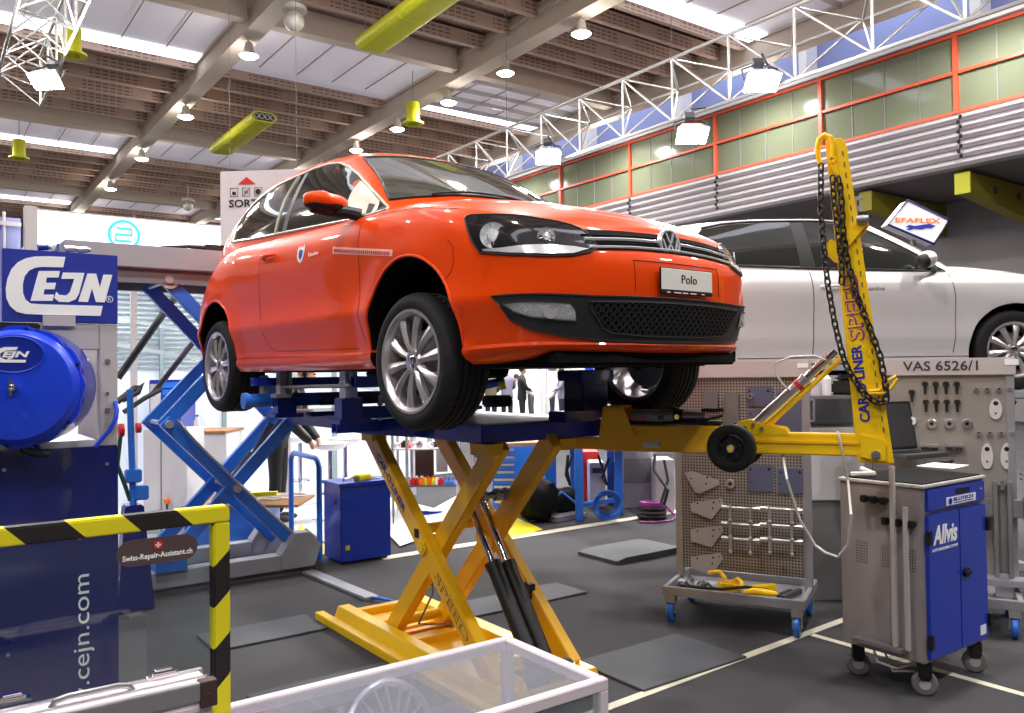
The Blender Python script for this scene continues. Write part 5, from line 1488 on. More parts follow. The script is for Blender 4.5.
# ================================================================ THE BLUE SCISSOR LIFT (left)
bl = thing('scissor_lift', 'tall bright blue double scissor lift left of the red car', 'lift', (2.0, 6.8, 0))
Y0, Y1 = 6.55, 7.15
def barm(p, q, Y, off, wd_=.06, h=.10):
    a = Vector((p[0], Y+off, p[1])); c = Vector((q[0], Y+off, q[1])); d = (c-a).normalized()
    b = MB(); b.bar(a-d*.035, c+d*.035, wd_, h, up=(-d.z, 0, d.x)); return b.build('scissor_arm', M['blue_lift'], bl, bevel=.006)
xl, xr = 1.555, 2.56; zl, zm, zt_ = .20, 1.25, 2.33
for Y, s_ in ((Y0, 1), (Y1, -1)):
    o = barm((xr, zl), (xl, zm), Y, 0)
    b = MB(); a = Vector((xl, Y-.035*s_, zm)); b.tube([(xl+.12, Y-.05, zm-.04), (xl+.05, Y-.06, zm+.03), (xl+.18, Y-.06, zm-.13), (xl+.5, Y-.06, zm-.48), (xl+.95, Y-.06, zl+.12)], .010, 6)
    if s_ == 1: b.build('hydraulic_hose', M['steel'], bl)
    barm((xl, zl), (xr, zm), Y, .07*s_)
    barm((xr, zm), (xl, zt_), Y, 0)
    barm((xl, zm), (xr, zt_), Y, .07*s_)
for x, z in ((xr, zl+.02), (xl, zm), (xr, zm), ((xl+xr)/2, (zl+zm)/2), ((xl+xr)/2, (zm+zt_)/2), (xl, zt_)):
    b = MB(); b.cyl((x, Y0-.06, z), (x, Y1+.04, z), .018, n=12); b.cyl((x, Y0-.065, z), (x, Y0-.03, z), .03, n=18); b.build('pivot_shaft', M['galv'], bl)
b = MB(); b.lathe((xl+.01, Y0-.035, zt_), (0, -1, 0), [(.042, 0), (.066, 0), (.066, .015), (.042, .015)], 28, closed=True); b.build('roller', M['trim_pale'], bl)
b = MB(); b.cyl(((xl+xr)/2-.2, (Y0+Y1)/2, .4), ((xl+xr)/2+.25, (Y0+Y1)/2, .95), .05, n=16); b.cyl(((xl+xr)/2+.25, (Y0+Y1)/2, .95), (xr-.1, (Y0+Y1)/2, 1.2), .028, n=12); b.build('hydraulic_ram', M['dark_grey'], bl)
b = MB(); b.prism([(.85, Y0-.1, 2.40), (.85, Y0-.1, 2.57), (3.0, Y0-.1, 2.57), (3.0, Y0-.1, 2.40)], (0, .82, 0)); b.build('platform', M['grey_lift'], bl, bevel=.008)
b = MB(); b.bb((1.0, Y0-.06, 2.30), (2.95, Y0+.0, 2.40)); b.bb((1.0, Y1-.0, 2.30), (2.95, Y1+.06, 2.40)); b.bb((1.3, Y0, 2.36), (1.36, Y1, 2.40)); b.build('platform_channel', M['mid_grey'], bl)
for Y in (Y0-.12, Y1-.02):
    b = MB(); b.bb((.80, Y, .05), (2.38, Y+.14, .17)); b.prism([(2.38, Y, .05), (2.38, Y, .17), (2.50, Y, .33), (2.62, Y, .33), (2.72, Y, .22), (2.66, Y, .05)], (0, .14, 0)); b.build('base_beam', M['grey_lift'], bl, bevel=.006)
b = MB(); b.bb((.85, Y0-.08, .0), (2.66, Y1+.08, .05)); b.build('base_plate', M['mid_grey'], bl)
b = MB(); b.bb((xl-.12, Y0-.15, .17), (xl+.10, Y0+.06, .36)); b.cyl((xl-.02, Y0-.16, .27), (xl-.02, Y0-.15, .27), .03, n=14); b.build('slide_block', M['blue_lift'], bl, bevel=.008)
for x in (.84, 2.70):
    b = MB(); b.cyl((x, Y0-.1, .04), (x, Y0-.06, .04), .04, n=16); b.build('transport_wheel', M['dark_grey'], bl)
b = MB(); q = ony(178, 245, 6.43); b.tube([(1.5, Y0-.06, 2.575), (1.7, Y0-.06, 2.59), (1.82, Y0-.06, 2.59)], [.006, .014, .02], 8); b.bb((1.82, Y0-.09, 2.568), (2.12, Y0-.02, 2.615)); b.build('rubber_pad', M['black'], bl)
b = MB(); q0, q1 = ony(118, 378, 7.6), ony(183, 286, 7.6); b.cyl(q0, q1, .03, n=10); q0, q1 = ony(152, 395, 7.8), ony(226, 300, 7.8); b.cyl(q0, q1, .025, n=10)
o = b.build('support_strut', M['dark_grey'], bl)
b = MB(); b.tube([ony(117, 402, 6.3), ony(135, 388, 6.3), ony(142, 384, 6.3), ony(138, 392, 6.3), ony(122, 400, 6.3)], .022, 8); q0 = ony(121, 415, 6.3); b.tube([ony(124, 412, 6.3), ony(145, 398, 6.35), ony(160, 390, 6.4)], .018, 8); b.build('rubber_hose', M['dark_grey'], bl)
# ---- floor plates and channels
def plate(name, x0, y0, x1, y1, lab, rz=0, m='mat_grey', h=.014, cat='floor plate'):
    c = ((x0+x1)/2, (y0+y1)/2, 0)
    b = MB(); b.box((c[0], c[1], h/2), (x1-x0, y1-y0, h), rz); o = b.build(name, M[m], None, bevel=.003); tagit(o, lab, cat)
plate('floor_plate', 1.42, 4.92, 2.12, 5.30, 'grey floor plate left of the yellow lift base')
plate('floor_plate', 2.9, 4.55, 3.95, 4.90, 'grey floor plate right of the yellow lift base')
plate('floor_plate', 1.35, 3.75, 2.12, 4.15, 'grey floor plate in front of the lift, behind the glass case')
plate('floor_plate', 2.95, 2.98, 3.75, 3.50, 'grey floor plate beside the white floor tape')
q = onz(640, 562)
b = MB(); b.prism([(4.72, 5.05, 0), (4.72, 5.05, .03), (4.82, 5.05, .05), (5.45, 5.05, .05), (5.55, 5.05, .03), (5.55, 5.05, 0)], (0, .5, 0)); o = b.build('ramp', M['mat_grey'], None, bevel=.003); tagit(o, 'low grey ramp plate on the carpet behind the lift', 'ramp')
b = MB(); a, c = onz(308, 573), onz(372, 600); b.bar(a+Vector((0, 0, .012)), c+Vector((0, 0, .012)), .11, .024); ch_ = thing('cable_channel', 'flat aluminium cable channel on the carpet by the blue cabinet', 'cable channel', tuple(c)); b.build('cover', M['galv'], ch_, bevel=.004)
b = MB(); b.tube([c+Vector((0, 0, .02)), c.lerp(onz(392, 606), .5)+Vector((0, 0, .03)), onz(395, 606)+Vector((0, 0, .03))], .012, 8); b.build('air_hose', M['blue_lift'], ch_)
# ---- white tape on the carpet
def tape(p, q, w_, lab):
    b = MB(); p = Vector(p); q = Vector(q); p.z = q.z = .0025; b.bar(p, q, w_, .003); o = b.build('floor_tape', M['tape']); tagit(o, lab, 'tape')
tape((2.45, 2.96), (4.75, 3.06), .055, 'white floor tape running to the foot of the pegboard trolley') if False else None
def tape2(p, q, w_, lab): tape((p[0], p[1], 0), (q[0], q[1], 0), w_, lab)
tape2((2.2, 2.93), (6.2, 3.12), .055, 'white floor tape running from the glass case past the pegboard trolley')
tape2((4.385, 3.0), (4.385, 1.2), .05, 'short white floor tape beneath the grey cart')
tape2((3.3, 6.52), (8.2, 6.55), .13, 'white floor tape behind the lift in front of the workshop stand')
# ================================================================ PEGBOARD TROLLEYS
E1 = Vector((.452, -.892, 0)).normalized(); E2 = Vector((-E1.y, E1.x, 0))
BR = math.atan2(E1.y, E1.x)
class Board:
    def __init__(s, org, W_, D_, py_, lab, name='tool_trolley', pan='peg', zt=1.66, zb=.25):
        s.T = TR(org, rz=BR); s.inv = s.T.inverted(); s.py = py_; s.t = thing(name, lab, 'trolley', org, BR)
        t = s.t
        def B(): return MB(s.T)
        b = B(); b.bb((0, .0, .17), (W_, .03, .225)); b.bb((0, D_-.03, .17), (W_, D_, .225)); b.bb((0, .03, .17), (.03, D_-.03, .225)); b.bb((W_-.03, .03, .17), (W_, D_-.03, .225)); b.bb((.03, .03, .17), (W_-.03, D_-.03, .18)); b.build('tray', M['galv'], t, bevel=.003)
        for x in (0.0, W_-.045):
            b = B(); b.bb((x, py_-.01, .18), (x+.045, py_+.05, zt-.11)); b.build('post', M['galv'], t, bevel=.003)
        b = B(); b.bb((.04, py_+.005, zb+.03), (W_-.04, py_+.02, zt-.11)); b.build('pegboard', M[pan], t)
        b = B(); b.bb((-.01, py_-.02, zt-.11), (W_+.01, py_+.055, zt)); b.build('header', M['grey_metal'], t, bevel=.004)
        for x in (.05, W_-.05):
            for y in (.03, D_-.05):
                b = B(); b.lathe((x, y, .062), (1, 0, 0), [(.03, -.02), (.055, -.018), (.062, -.012), (.062, .012), (.055, .018), (.03, .02)], 28, closed=True); w_ = b.build('castor', M['blue_lift'], t)
                b = B(); b.lathe((x, y, .062), (1, 0, 0), [(0, -.016), (.046, -.016), (.046, .016), (0, .016)], 24); b.build('castor_core', M['dark_grey'], w_)
                b = B(); b.bb((x-.03, y-.03, .125), (x+.03, y+.035, .172)); b.bb((x-.028, y-.02, .055), (x-.022, y+.02, .13)); b.bb((x+.022, y-.02, .055), (x+.028, y+.02, .13)); b.cyl((x-.03, y, .062), (x+.03, y, .062), .008, n=8); b.build('castor_fork', M['galv'], w_)
    def loc(s, px, py, off=0.):
        r, _ = ray(px, py); o = s.inv @ EYEV; d = s.inv.to_3x3() @ r
        t = (s.py+.005-off-o.y)/d.y; p = o+d*t
        return p.x, p.z
    def plate(s, pts, th, name, m, lab, cat, group=None, holes=(), gap=.004, own=True):
        b = MB(s.T); q = [s.loc(*p) for p in pts]; y = s.py+.005-gap
        b.prism([(x, y, z) for x, z in q], (0, -th, 0))
        t = thing(name, lab, cat, tuple(s.T @ Vector((q[0][0], s.py, q[0][1]))), group=group)
        b.build('plate_body', m, t, bevel=.0015)
        for (px, py, r) in holes:
            x, z = s.loc(px, py)
            b = MB(s.T); b.cyl((x, y-th, z), (x, y-th-.0015, z), r, n=14); b.build('hole', M['black'], t)
        b = MB(s.T); b.cyl((sum(a for a, _ in q)/len(q), s.py+.01, sum(c for _, c in q)/len(q)), (sum(a for a, _ in q)/len(q), y, sum(c for _, c in q)/len(q)), .004, n=6); b.build('peg', M['steel'], t)
        return t
    def ring(s, px, py, r, m, lab, group=None, th=.018, hole=.38):
        x, z = s.loc(px, py); y = s.py+.005
        t = thing('steel_ring', lab, 'ring', tuple(s.T @ Vector((x, s.py, z))), group=group)
        b = MB(s.T); b.lathe((x, y, z), (0, -1, 0), [(r*hole, .002), (r, .002), (r, th), (r*.9, th+.003), (r*hole, th+.003)], 24, closed=True); b.build('ring_body', m, t)
        b = MB(s.T); b.cyl((x, y+.004, z), (x, y-th*.6, z), r*hole, n=14); b.build('peg', M['black'], t)
        return t
b1 = Board((3.885, 3.746, 0), .87, .58, .35, 'pegboard trolley behind the yellow arm with steel plates and blue castors')
def poly2(pts): return pts
pls = [[(685, 473), (692, 471), (718.5, 480), (719.5, 484.6), (700, 493.5), (695, 492)],
       [(690.5, 503), (722, 498), (724, 504), (712, 519), (692, 511.5)],
       [(691, 529), (722, 525.5), (723.5, 531), (712, 547), (691.5, 541)],
       [(691, 556.5), (721, 553), (723, 559), (712, 574), (691.5, 568)]]
for k, p in enumerate(pls):
    cx = sum(a for a, _ in p)/len(p); cy = sum(a for _, a in p)/len(p)
    b1.plate(p, .008, 'steel_plate', M['plate_grey'], ['grey angular steel plate, topmost of the four on the pegboard', 'angular steel plate, second from the top of the pegboard four', 'angular steel plate, third from the top of the pegboard four', 'angular steel plate, lowest of the four just above the tray'][k], 'plate', 'angular plates on the pegboard', [(cx-10, cy-4, .006), (cx+6, cy-5, .007), (cx+5, cy+1, .006), (cx+12, cy-6, .005)])
def rect(x0, y0, x1, y1): return [(x0, y0), (x1, y0), (x1, y1), (x0, y1)]
M['acryl'] = mat('acryl', (112, 118, 150), .3, metal=.4)
b1.plate(rect(703, 391, 718.5, 408), .02, 'grey_plate', M['mid_grey'], 'small grey block plate at the upper left of the pegboard', 'plate')
b1.plate(rect(726, 393, 739, 425), .02, 'grey_plate', M['mid_grey'], 'tall grey plate on the upper pegboard left of the ram', 'plate')
for r_, lb in ((rect(747, 387, 772.5, 406), 'bluish square steel plate above the spare wheel on the pegboard'), (rect(776, 391, 802, 440), 'tall bluish steel plate behind the hydraulic ram'), (rect(748, 410, 771, 440), 'bluish steel plate hidden by the yellow ram foot'), (rect(748, 465, 773.5, 491.5), 'bluish square plate under the yellow arm, left one'), (rect(778, 468, 804, 493.5), 'bluish square plate under the yellow arm, right one by the post')):
    b1.plate(r_, .010, 'square_plate', M['acryl'], lb, 'plate', None, [(r_[0][0]+3, r_[0][1]+4, .006), (r_[1][0]-4, r_[0][1]+4, .009), (r_[0][0]+3, r_[2][1]-10, .005)])
b1.ring(730.7, 483.7, .030, M['alu'], 'round steel disc on the pegboard beside the topmost angular plate')
b1.ring(751, 396, .020, M['steel'], 'small steel disc on the upper bluish plate', None, .03)
for k, yy in enumerate((506.5, 522.6, 537)):
    for j, (xa, xb) in enumerate(((726, 762), (764, 804))):
        x0, z0 = b1.loc(xa, yy-(0 if j else 1)); x1, z1 = b1.loc(xb, yy+1); y = b1.py-.07
        lab = '%s %s clamp bar on the lower pegboard' % (('top', 'middle', 'bottom')[k], ('left', 'right')[j])
        t = thing('clamp_bar', 'steel rod clamp, '+('top', 'middle', 'bottom')[k]+' row, '+('left', 'right')[j]+' one on the pegboard', 'clamp bar', tuple(b1.T @ Vector((x0, y, z0))), group='clamp bars on the pegboard')
        b = MB(b1.T); b.cyl((x0, y, z0), (x1, y, z0), .011, n=10); b.cyl((x0-.01, y, z0), (x0+.03, y, z0), .017, n=10); b.cyl((x1-.03, y, z0), (x1+.004, y, z0), .017, n=10); b.build('rod', M['steel'], t)
        for f in (.2, .75):
            xx = x0+(x1-x0)*f
            b = MB(b1.T); b.cyl((xx, y-.014, z0+.01), (xx, y-.014, z0-.075), .007, n=8); b.ball((xx, y-.014, z0-.08), .014, 10); b.build('spindle', M['galv'], t)
        b = MB(b1.T); b.bb((x0+.02, y, z0-.008), (x0+.035, b1.py+.01, z0+.008)); b.bb((x1-.035, y, z0-.008), (x1-.02, b1.py+.01, z0+.008)); b.build('holder', M['galv'], t)
# clamps and hoses on the tray
def tpt(x, y, z): return b1.T @ Vector((x, y, z))
t = thing('pulling_clamp', 'yellow pulling clamps heaped on the pegboard trolley tray', 'clamp', tuple(tpt(.4, .2, .2)))
b = MB(b1.T)
b.prism([(.30, .22, .19), (.34, .17, .19), (.42, .16, .19), (.46, .20, .19), (.42, .26, .19), (.33, .27, .19)], (0, 0, .05)); b.tube([(.40, .22, .24), (.44, .2, .27), (.47, .18, .25), (.46, .12, .22)], .016, 8)
b.build('clamp_jaw', M['yellow'], t, bevel=.006)
b = MB(b1.T); b.tube([(.50, .10, .215), (.56, .08, .23), (.63, .09, .23), (.69, .13, .22)], [.018, .028, .024, .014], 10); b.tube([(.24, .24, .28), (.32, .22, .30), (.36, .2, .26)], .015, 8); b.bar((.50, .18, .215), (.66, .26, .23), .045, .04); b.build('clamp_arm', M['yellow'], t, bevel=.006)
b = MB(b1.T); b.tube([(.08, .16, .20), (.2, .10, .215), (.36, .08, .225), (.5, .14, .24), (.62, .2, .22), (.72, .12, .2), (.66, .06, .2), (.45, .055, .2), (.2, .07, .2)], .010, 8); o = b.build('tray_hose', M['black']); tagit(o, 'black hydraulic hose curled on the pegboard trolley tray', 'hose')
t = thing('black_clamps', 'dark tangled chain clamps at the left end of the tray', 'clamp', tuple(tpt(.14, .2, .2)))
for k, (x, y) in enumerate(((.08, .2), (.13, .14), (.19, .22), (.25, .15), (.10, .28))):
    b = MB(b1.T); b.lathe((x, y, .205), (math.sin(k*2), math.cos(k), .8), [(.02, -.012), (.035, -.012), (.035, .012), (.02, .012)], 14, closed=True); b.build('shackle', M['dark_grey' if k % 2 else 'steel'], t)
b = MB(b1.T); b.bar((.72, .12, .2), (.80, .30, .21), .03, .03); b.bar((.70, .2, .2), (.74, .32, .2), .02, .02); o = b.build('steel_bar', M['dark_grey']); tagit(o, 'dark steel bar lying at the right end of the tray', 'bar')
b = MB(b1.T); x, z = b1.loc(803, 365.5, .03); b.bb((x-.035, b1.py-.024, z-.014), (x+.03, b1.py-.020, z+.014)); b.build('header_label', M['white'], b1.t)
# board 2
org2 = Vector((4.86, 2.95, 0))
b2 = Board(tuple(org2), .87, .58, .35, 'flat grey tool board trolley lettered VAS 6526/1 at the right edge', pan='peg_plain')
def bt(px, py, off=.024): x, z = b2.loc(px, py, off); return b2.T @ Vector((x, b2.py-.0215, z))
pa, pb_ = bt(903, 371), bt(978, 369)
pb_.z = pa.z
write('VAS 6526/1', pa, pb_-pa, UP, .062, M['text_dark'], b2.t, width=(pb_-pa).length, bold=.012)
x, z = b2.loc(1013, 362, .03); b = MB(b2.T); b.bb((x-.045, b2.py-.024, z-.018), (x+.03, b2.py-.020, z+.018)); b.build('header_label', M['white'], b2.t)
kk = 0
keys = [(912, 395)] + [(x, 387) for x in (925, 935.7, 946, 956.7)] + [(x, 405) for x in (926, 936.3, 946.8, 957.3)]
names_k = ['lone black spigot left of the two rows', 'black spigot, upper row, first from left', 'black spigot, upper row, second from left', 'black spigot, upper row, third from left', 'black spigot, upper row, rightmost', 'black spigot, lower row, first from left', 'black spigot, lower row, second from left', 'black spigot, lower row, third from left', 'black spigot, lower row, rightmost']
for (px, py), nm in zip(keys, names_k):
    x, z = b2.loc(px, py); y = b2.py
    t = thing('black_spigot', nm+' on the tool board', 'tool', tuple(b2.T @ Vector((x, y, z))), group='black spigots on the tool board')
    b = MB(b2.T); b.box((x, y-.012, z+.022), (.030, .022, .026)); b.cyl((x-.02, y-.014, z+.02), (x+.02, y-.014, z+.02), .010, n=8); b.build('head', M['black'], t, bevel=.003)
    b = MB(b2.T); b.cyl((x, y-.012, z+.012), (x, y-.012, z-.045), .009, .007, n=10); b.build('shank', M['black'], t)
for px, py, r, m, nm in ((911, 421, .030, 'white', 'white steel ring half hidden behind the laptop lid'), (931.7, 423.6, .031, 'alu', 'thick steel ring, left of the three in a row'), (949.4, 423.6, .031, 'alu', 'thick steel ring, middle of the three in a row'), (967, 423.6, .031, 'steel', 'darker steel ring, right of the three in a row')):
    b2.ring(px, py, r, M[m], nm, 'large rings on the tool board')
for k, px in enumerate((976, 987, 998.8, 1009.7)): b2.ring(px, 389, .015, M['alu'], 'small bush in the upper row of the tool board, %s from the left' % ('first', 'second', 'third', 'fourth')[k], 'small bushes on the tool board', .02)
for k, px in enumerate((978.8, 989.7, 1000.9, 1012)): b2.ring(px, 433, .015, M['alu'], 'small bush in the lower row of the tool board, %s from the left' % ('first', 'second', 'third', 'fourth')[k], 'small bushes on the tool board', .02)
def oval(px, py, w_, h_, wt, lab):
    pts = []
    for k in range(20):
        a = 2*PI*k/20; t_ = (math.sin(a)+1)/2; pts.append((px+math.cos(a)*(w_+(wt-w_)*t_), py+math.sin(a)*h_))
    b2.plate(pts, .01, 'oval_plate', M['pale_grey'], lab, 'plate', 'oval plates on the tool board', [(px, py-h_*.55, .014), (px, py+h_*.4, .006)])
oval(995.6, 409, 6, 10.5, 7, 'short oval plate between the two rows of bushes')
oval(987, 456, 5.5, 13, 6.8, 'long oval plate with two holes, the left one of the pair')
oval(1006.5, 456, 5.5, 13, 6.8, 'long oval plate with two holes, the right one of the pair')
for px, lb in ((929.4, 'left'), (954, 'right')):
    x, z = b2.loc(px, 446.7); t = thing('angle_bracket', 'steel bracket with two feet, the %s one under the rings' % lb, 'bracket', tuple(b2.T @ Vector((x, b2.py, z))), group='brackets on the tool board')
    b = MB(b2.T); b.bb((x-.055, b2.py-.05, z+.0), (x+.055, b2.py, z+.022)); b.build('bridge', M['alu'], t, bevel=.004)
    b = MB(b2.T); b.cyl((x-.03, b2.py-.025, z+.0), (x-.03, b2.py-.025, z-.025), .016, n=12); b.cyl((x+.03, b2.py-.025, z), (x+.03, b2.py-.025, z-.025), .016, n=12); b.build('foot', M['dark_grey'], t)
b = MB(b2.T)
for px, py in ((1019, 373), (1021, 398), (1021, 474), (1021, 479), (978, 474)): x, z = b2.loc(px, py); b.cyl((x, b2.py, z), (x, b2.py-.006, z), .008, n=8)
b.build('board_bolt', M['steel'], b2.t)
x0, z0 = b2.loc(992, 480); x1, z1 = b2.loc(1013, 576)
t = thing('jack_stand', 'grey steel column with side brackets at the foot of the tool board', 'stand', tuple(b2.T @ Vector(((x0+x1)/2, b2.py-.1, .2))))
b = MB(b2.T); y = b2.py-.08; b.bb((x0, y, z1), (x0+.025, y+.07, z0)); b.bb((x1-.025, y, z1), (x1, y+.07, z0)); b.bb((x0+.025, y+.03, z1), (x1-.025, y+.06, z0-.02)); b.bb((x0+.04, y-.01, z0-.05), (x0+.055, y+.03, z0+.01)); b.bb((x1-.055, y-.01, z0-.05), (x1-.04, y+.03, z0+.01)); b.build('column', M['mid_grey'], t, bevel=.003)
for xa, xb in ((x0-.06, x0), (x1, x1+.06)):
    b = MB(b2.T); b.bb((xa, y+.01, z0-.22), (xb, y+.05, z0-.11)); b.bb((xa-.015 if xa < x0 else xb, y, z0-.24), (xa if xa < x0 else xb+.015, y+.06, z0-.09)); b.build('side_bracket', M['mid_grey'], t, bevel=.004)
b = MB(b2.T); b.bb((x0-.14, y-.06, z1-.04), (x1+.10, y+.08, z1)); b.bb((x0+.02, y-.04, z1), (x1-.03, y, z1+.03)); b.bb((x0+.0, y-.02, .18), (x1, y+.04, z1-.04)); b.build('foot', M['galv'], t, bevel=.004)
# ================================================================ THE GREY CART
CX, CY_ = 3.947, 2.068; CW, CD = .63, .45; Z0, Z1 = .17, 1.035
cart = thing('equipment_cart', 'grey cabinet on castors with blue doors lettered Allvis', 'cart', (CX+CW/2, CY_+CD/2, 0))
b = MB(); b.bb((CX, CY_+.012, Z0), (CX+CW, CY_+CD, Z1-.02)); b.build('cabinet_body', M['grey_cart'], cart, bevel=.006)
b = MB(); b.bb((CX-.008, CY_, Z1-.02), (CX+CW+.008, CY_+CD+.008, Z1-.004)); b.build('top_frame', M['grey_metal'], cart, bevel=.004)
b = MB(); b.bb((CX+.02, CY_+.02, Z1-.004), (CX+CW-.02, CY_+CD-.02, Z1+.002)); b.build('top_mat', M['black_matte'], cart)
b = MB(); b.bb((CX+.025, CY_-.004, .905), (CX+CW-.025, CY_+.014, 1.005)); dr = b.build('drawer', M['blue_cab'], cart, bevel=.003)
b = MB(); b.bb((CX+.30, CY_-.007, .965), (CX+.44, CY_-.003, .99)); b.build('drawer_pull', M['black'], dr)
b = MB(); b.cyl((CX+.56, CY_-.004, .965), (CX+.56, CY_-.010, .965), .008, n=12); b.build('lock', M['chrome'], dr)
b = MB(); b.bb((CX+.20, CY_-.007, .915), (CX+.50, CY_-.004, .955)); lb_ = b.build('maker_label', M['white'], dr)
write('BLUTECH', (CX+.27, CY_-.007, .932), (1, 0, 0), UP, .018, M['text_blue'], dr, width=.2, bold=.02)
b = MB(); b.bb((CX+.27, CY_-.0085, .922), (CX+.47, CY_-.007, .926)); b.build('label_line', M['text_blue'], dr)
b = MB(); b.lathe((CX+.235, CY_-.008, .935), (0, -1, 0), [(0, 0), (.016, 0), (.016, .002), (0, .002)], 18); b.build('label_logo', M['text_blue'], dr)
for k, (xa, xb) in enumerate(((CX+.02, CX+.322), (CX+.328, CX+CW-.02))):
    b = MB(); b.bb((xa, CY_-.006, .19), (xb, CY_+.014, .885)); d_ = b.build('door', M['blue_cab'], cart, bevel=.003)
    for z in (.28, .78):
        b = MB(); xx = CX+.0 if k == 0 else CX+CW-.03; b.bb((xx, CY_-.022, z-.035), (xx+.03, CY_-.002, z+.035)); b.build('hinge', M['black'], d_, bevel=.003)
    if k == 0:
        write('Allvis', (CX+.06, CY_-.0065, .735), (1, 0, 0), UP, .095, M['text_white'], d_, width=.24, bold=.03, shear=.25)
        write('AUTO MEASURING SYSTEM', (CX+.05, CY_-.0065, .705), (1, 0, 0), UP, .014, M['text_white'], d_, width=.25, bold=.01)
    else:
        b = MB(); b.cyl((CX+.37, CY_-.004, .565), (CX+.37, CY_-.022, .565), .024, n=18); b.bb((CX+.34, CY_-.030, .558), (CX+.40, CY_-.018, .572)); b.build('door_knob', M['black'], d_)
        b = MB(); b.bb((xb-.09, CY_-.0075, .215), (xb-.03, CY_-.006, .265)); b.build('small_label', M['white'], d_)
M['vent'] = mat_pattern('vent', (158, 152, 152), (40, 38, 38), (1, 2), (.014, .014), (.28, .28), rough=.5, metal=.2)
for y in (.08, .2, .33):
    b = MB(); b.bb((CX-.0015, CY_+y-.03, .60), (CX, CY_+y+.03, .72)); b.build('vent_panel', M['vent'], cart)
def cside(px, py): return onx(px, py, CX)
for pxy, ws in (((877, 499), .13), ((901, 522), .16)):
    q = cside(*pxy); b = MB(); b.bb((CX-.03, q.y-ws/2, q.z-.012), (CX, q.y+ws/2, q.z+.012))
    for s_ in (-1, 0, 1): b.bb((CX-.05, q.y+s_*ws*.4-.014, q.z-.018), (CX-.02, q.y+s_*ws*.4+.014, q.z+.018))
    b.build('pole_clip', M['black'], cart, bevel=.004)
sh = cside(886, 646); b = MB(); b.bb((CX-.075, sh.y-.12, .215), (CX, sh.y+.14, .235)); b.build('pole_shelf', M['mid_grey'], cart, bevel=.002)
for (pa_, pb__, s_, nm) in (((893.5, 466), (896, 645), .022, 'taller grey square pole standing on the left side of the cart'), ((907, 507), (908.5, 645), .020, 'shorter grey square pole standing on the left side of the cart')):
    q0 = onx(*pa_, CX-.04); q1 = onx(*pb__, CX-.04); yy = (q0.y+q1.y)/2
    b = MB(); b.bb((CX-.05-s_/2, yy-s_/2, .236), (CX-.05+s_/2, yy+s_/2, q0.z)); o = b.build('square_pole', M['grey_metal'], None, bevel=.002); tagit(o, nm, 'pole')
for x in (CX+.06, CX+CW-.06):
    for y in (CY_+.05, CY_+CD-.05):
        b = MB(); b.lathe((x, y, .06), (.8, .6, 0), [(.028, -.018), (.052, -.017), (.060, -.010), (.060, .010), (.052, .017), (.028, .018)], 28, closed=True); w_ = b.build('castor', M['mid_grey'], cart)
        b = MB(); b.lathe((x, y, .06), (.8, .6, 0), [(0, -.014), (.046, -.014), (.046, .014), (0, .014)], 20); b.build('castor_core', M['grey_metal'], w_)
        b = MB(); b.box((x, y, .13), (.07, .06, .08), rz=R(37)); b.box((x-.0, y, .10), (.048, .05, .05), rz=R(37)); b.build('castor_fork', M['black'], w_, bevel=.006)
b = MB(); b.tube([(CX+.03, CY_+.30, .19), (CX-.0, CY_+.26, .12), (CX+.04, CY_+.18, .10), (CX+.08, CY_+.10, .14)], .007, 6); b.tube([(CX+.05, CY_+.25, .17), (CX+.04, CY_+.2, .08), (CX+.1, CY_+.12, .09)], .006, 6); b.build('power_cable', M['cable_white'], cart)
# on the cart
ZT = Z1+.002
lap = thing('laptop', 'open dark laptop on top of the grey cart', 'laptop', tuple(onz(893, 468, ZT)))
k0, k1 = onz(869, 466, ZT+.02), onz(922, 462, ZT+.02)
ldir = (k1-k0); ldir.z = 0; ldir.normalize(); lb = Vector((-ldir.y, ldir.x, 0)); hc = onz(898, 452, ZT+.02)
hin = Vector((hc.x, hc.y, ZT+.02)) + Vector((-.06, -.02, 0))
b = MB(); b.bar(hin-ldir*.175-lb*.12, hin+ldir*.175-lb*.12, .24, .026); b.build('laptop_base', M['dark_grey'], lap, bevel=.004)
b = MB()
for r_ in range(5):
    for c_ in range(13): p = hin+ldir*(-.145+.0225*c_)+lb*(-.055-.022*r_)+Vector((0, 0, .0145)); b.bar(p-ldir*.009, p+ldir*.009, .018, .004)
b.build('keyboard', M['black'], lap)
tl = (UP*.985+lb*.17).normalized()
b = MB(); b.bar(hin+tl*.165+UP*.01-ldir*.19, hin+tl*.165+UP*.01+ldir*.19, .012, .31, up=tl); b.build('laptop_lid', M['black'], lap, bevel=.003)
b = MB(); b.bar(hin+tl*.167+UP*.01-ldir*.175-lb*.0068*1, hin+tl*.167+UP*.01+ldir*.175-lb*.0068, .002, .28, up=tl); b.build('screen', mat('screen_off', (62, 62, 66), .35), lap)
b = MB(); b.bar(hin-ldir*.175+UP*.01, hin+ldir*.175+UP*.01, .02, .012); b.build('hinge_strip', M['alu'], lap)
p = onz(947, 463, ZT)
b = MB(); b.ball((p.x, p.y, ZT+.013), .05, 14, sc=(1.1, .7, .36)); o = b.build('computer_mouse', M['black']); tagit(o, 'black computer mouse on white paper on the cart', 'mouse')
b = MB(); p = onz(948, 466, ZT); b.box((p.x-.02, p.y+.02, ZT+.002), (.24, .20, .003), rz=.1); o = b.build('paper_sheet', M['white']); tagit(o, 'white paper sheet under the mouse on the cart', 'paper')
b = MB(); p = onz(860, 470, ZT); b.tube([(CX+.03, CY_+.40, ZT+.012), (CX+.08, CY_+.3, ZT+.02), (CX+.16, CY_+.42, ZT+.03)], .012, 8); o = b.build('white_handset', M['white']); tagit(o, 'white rod lying at the left rear of the cart top', 'rod')
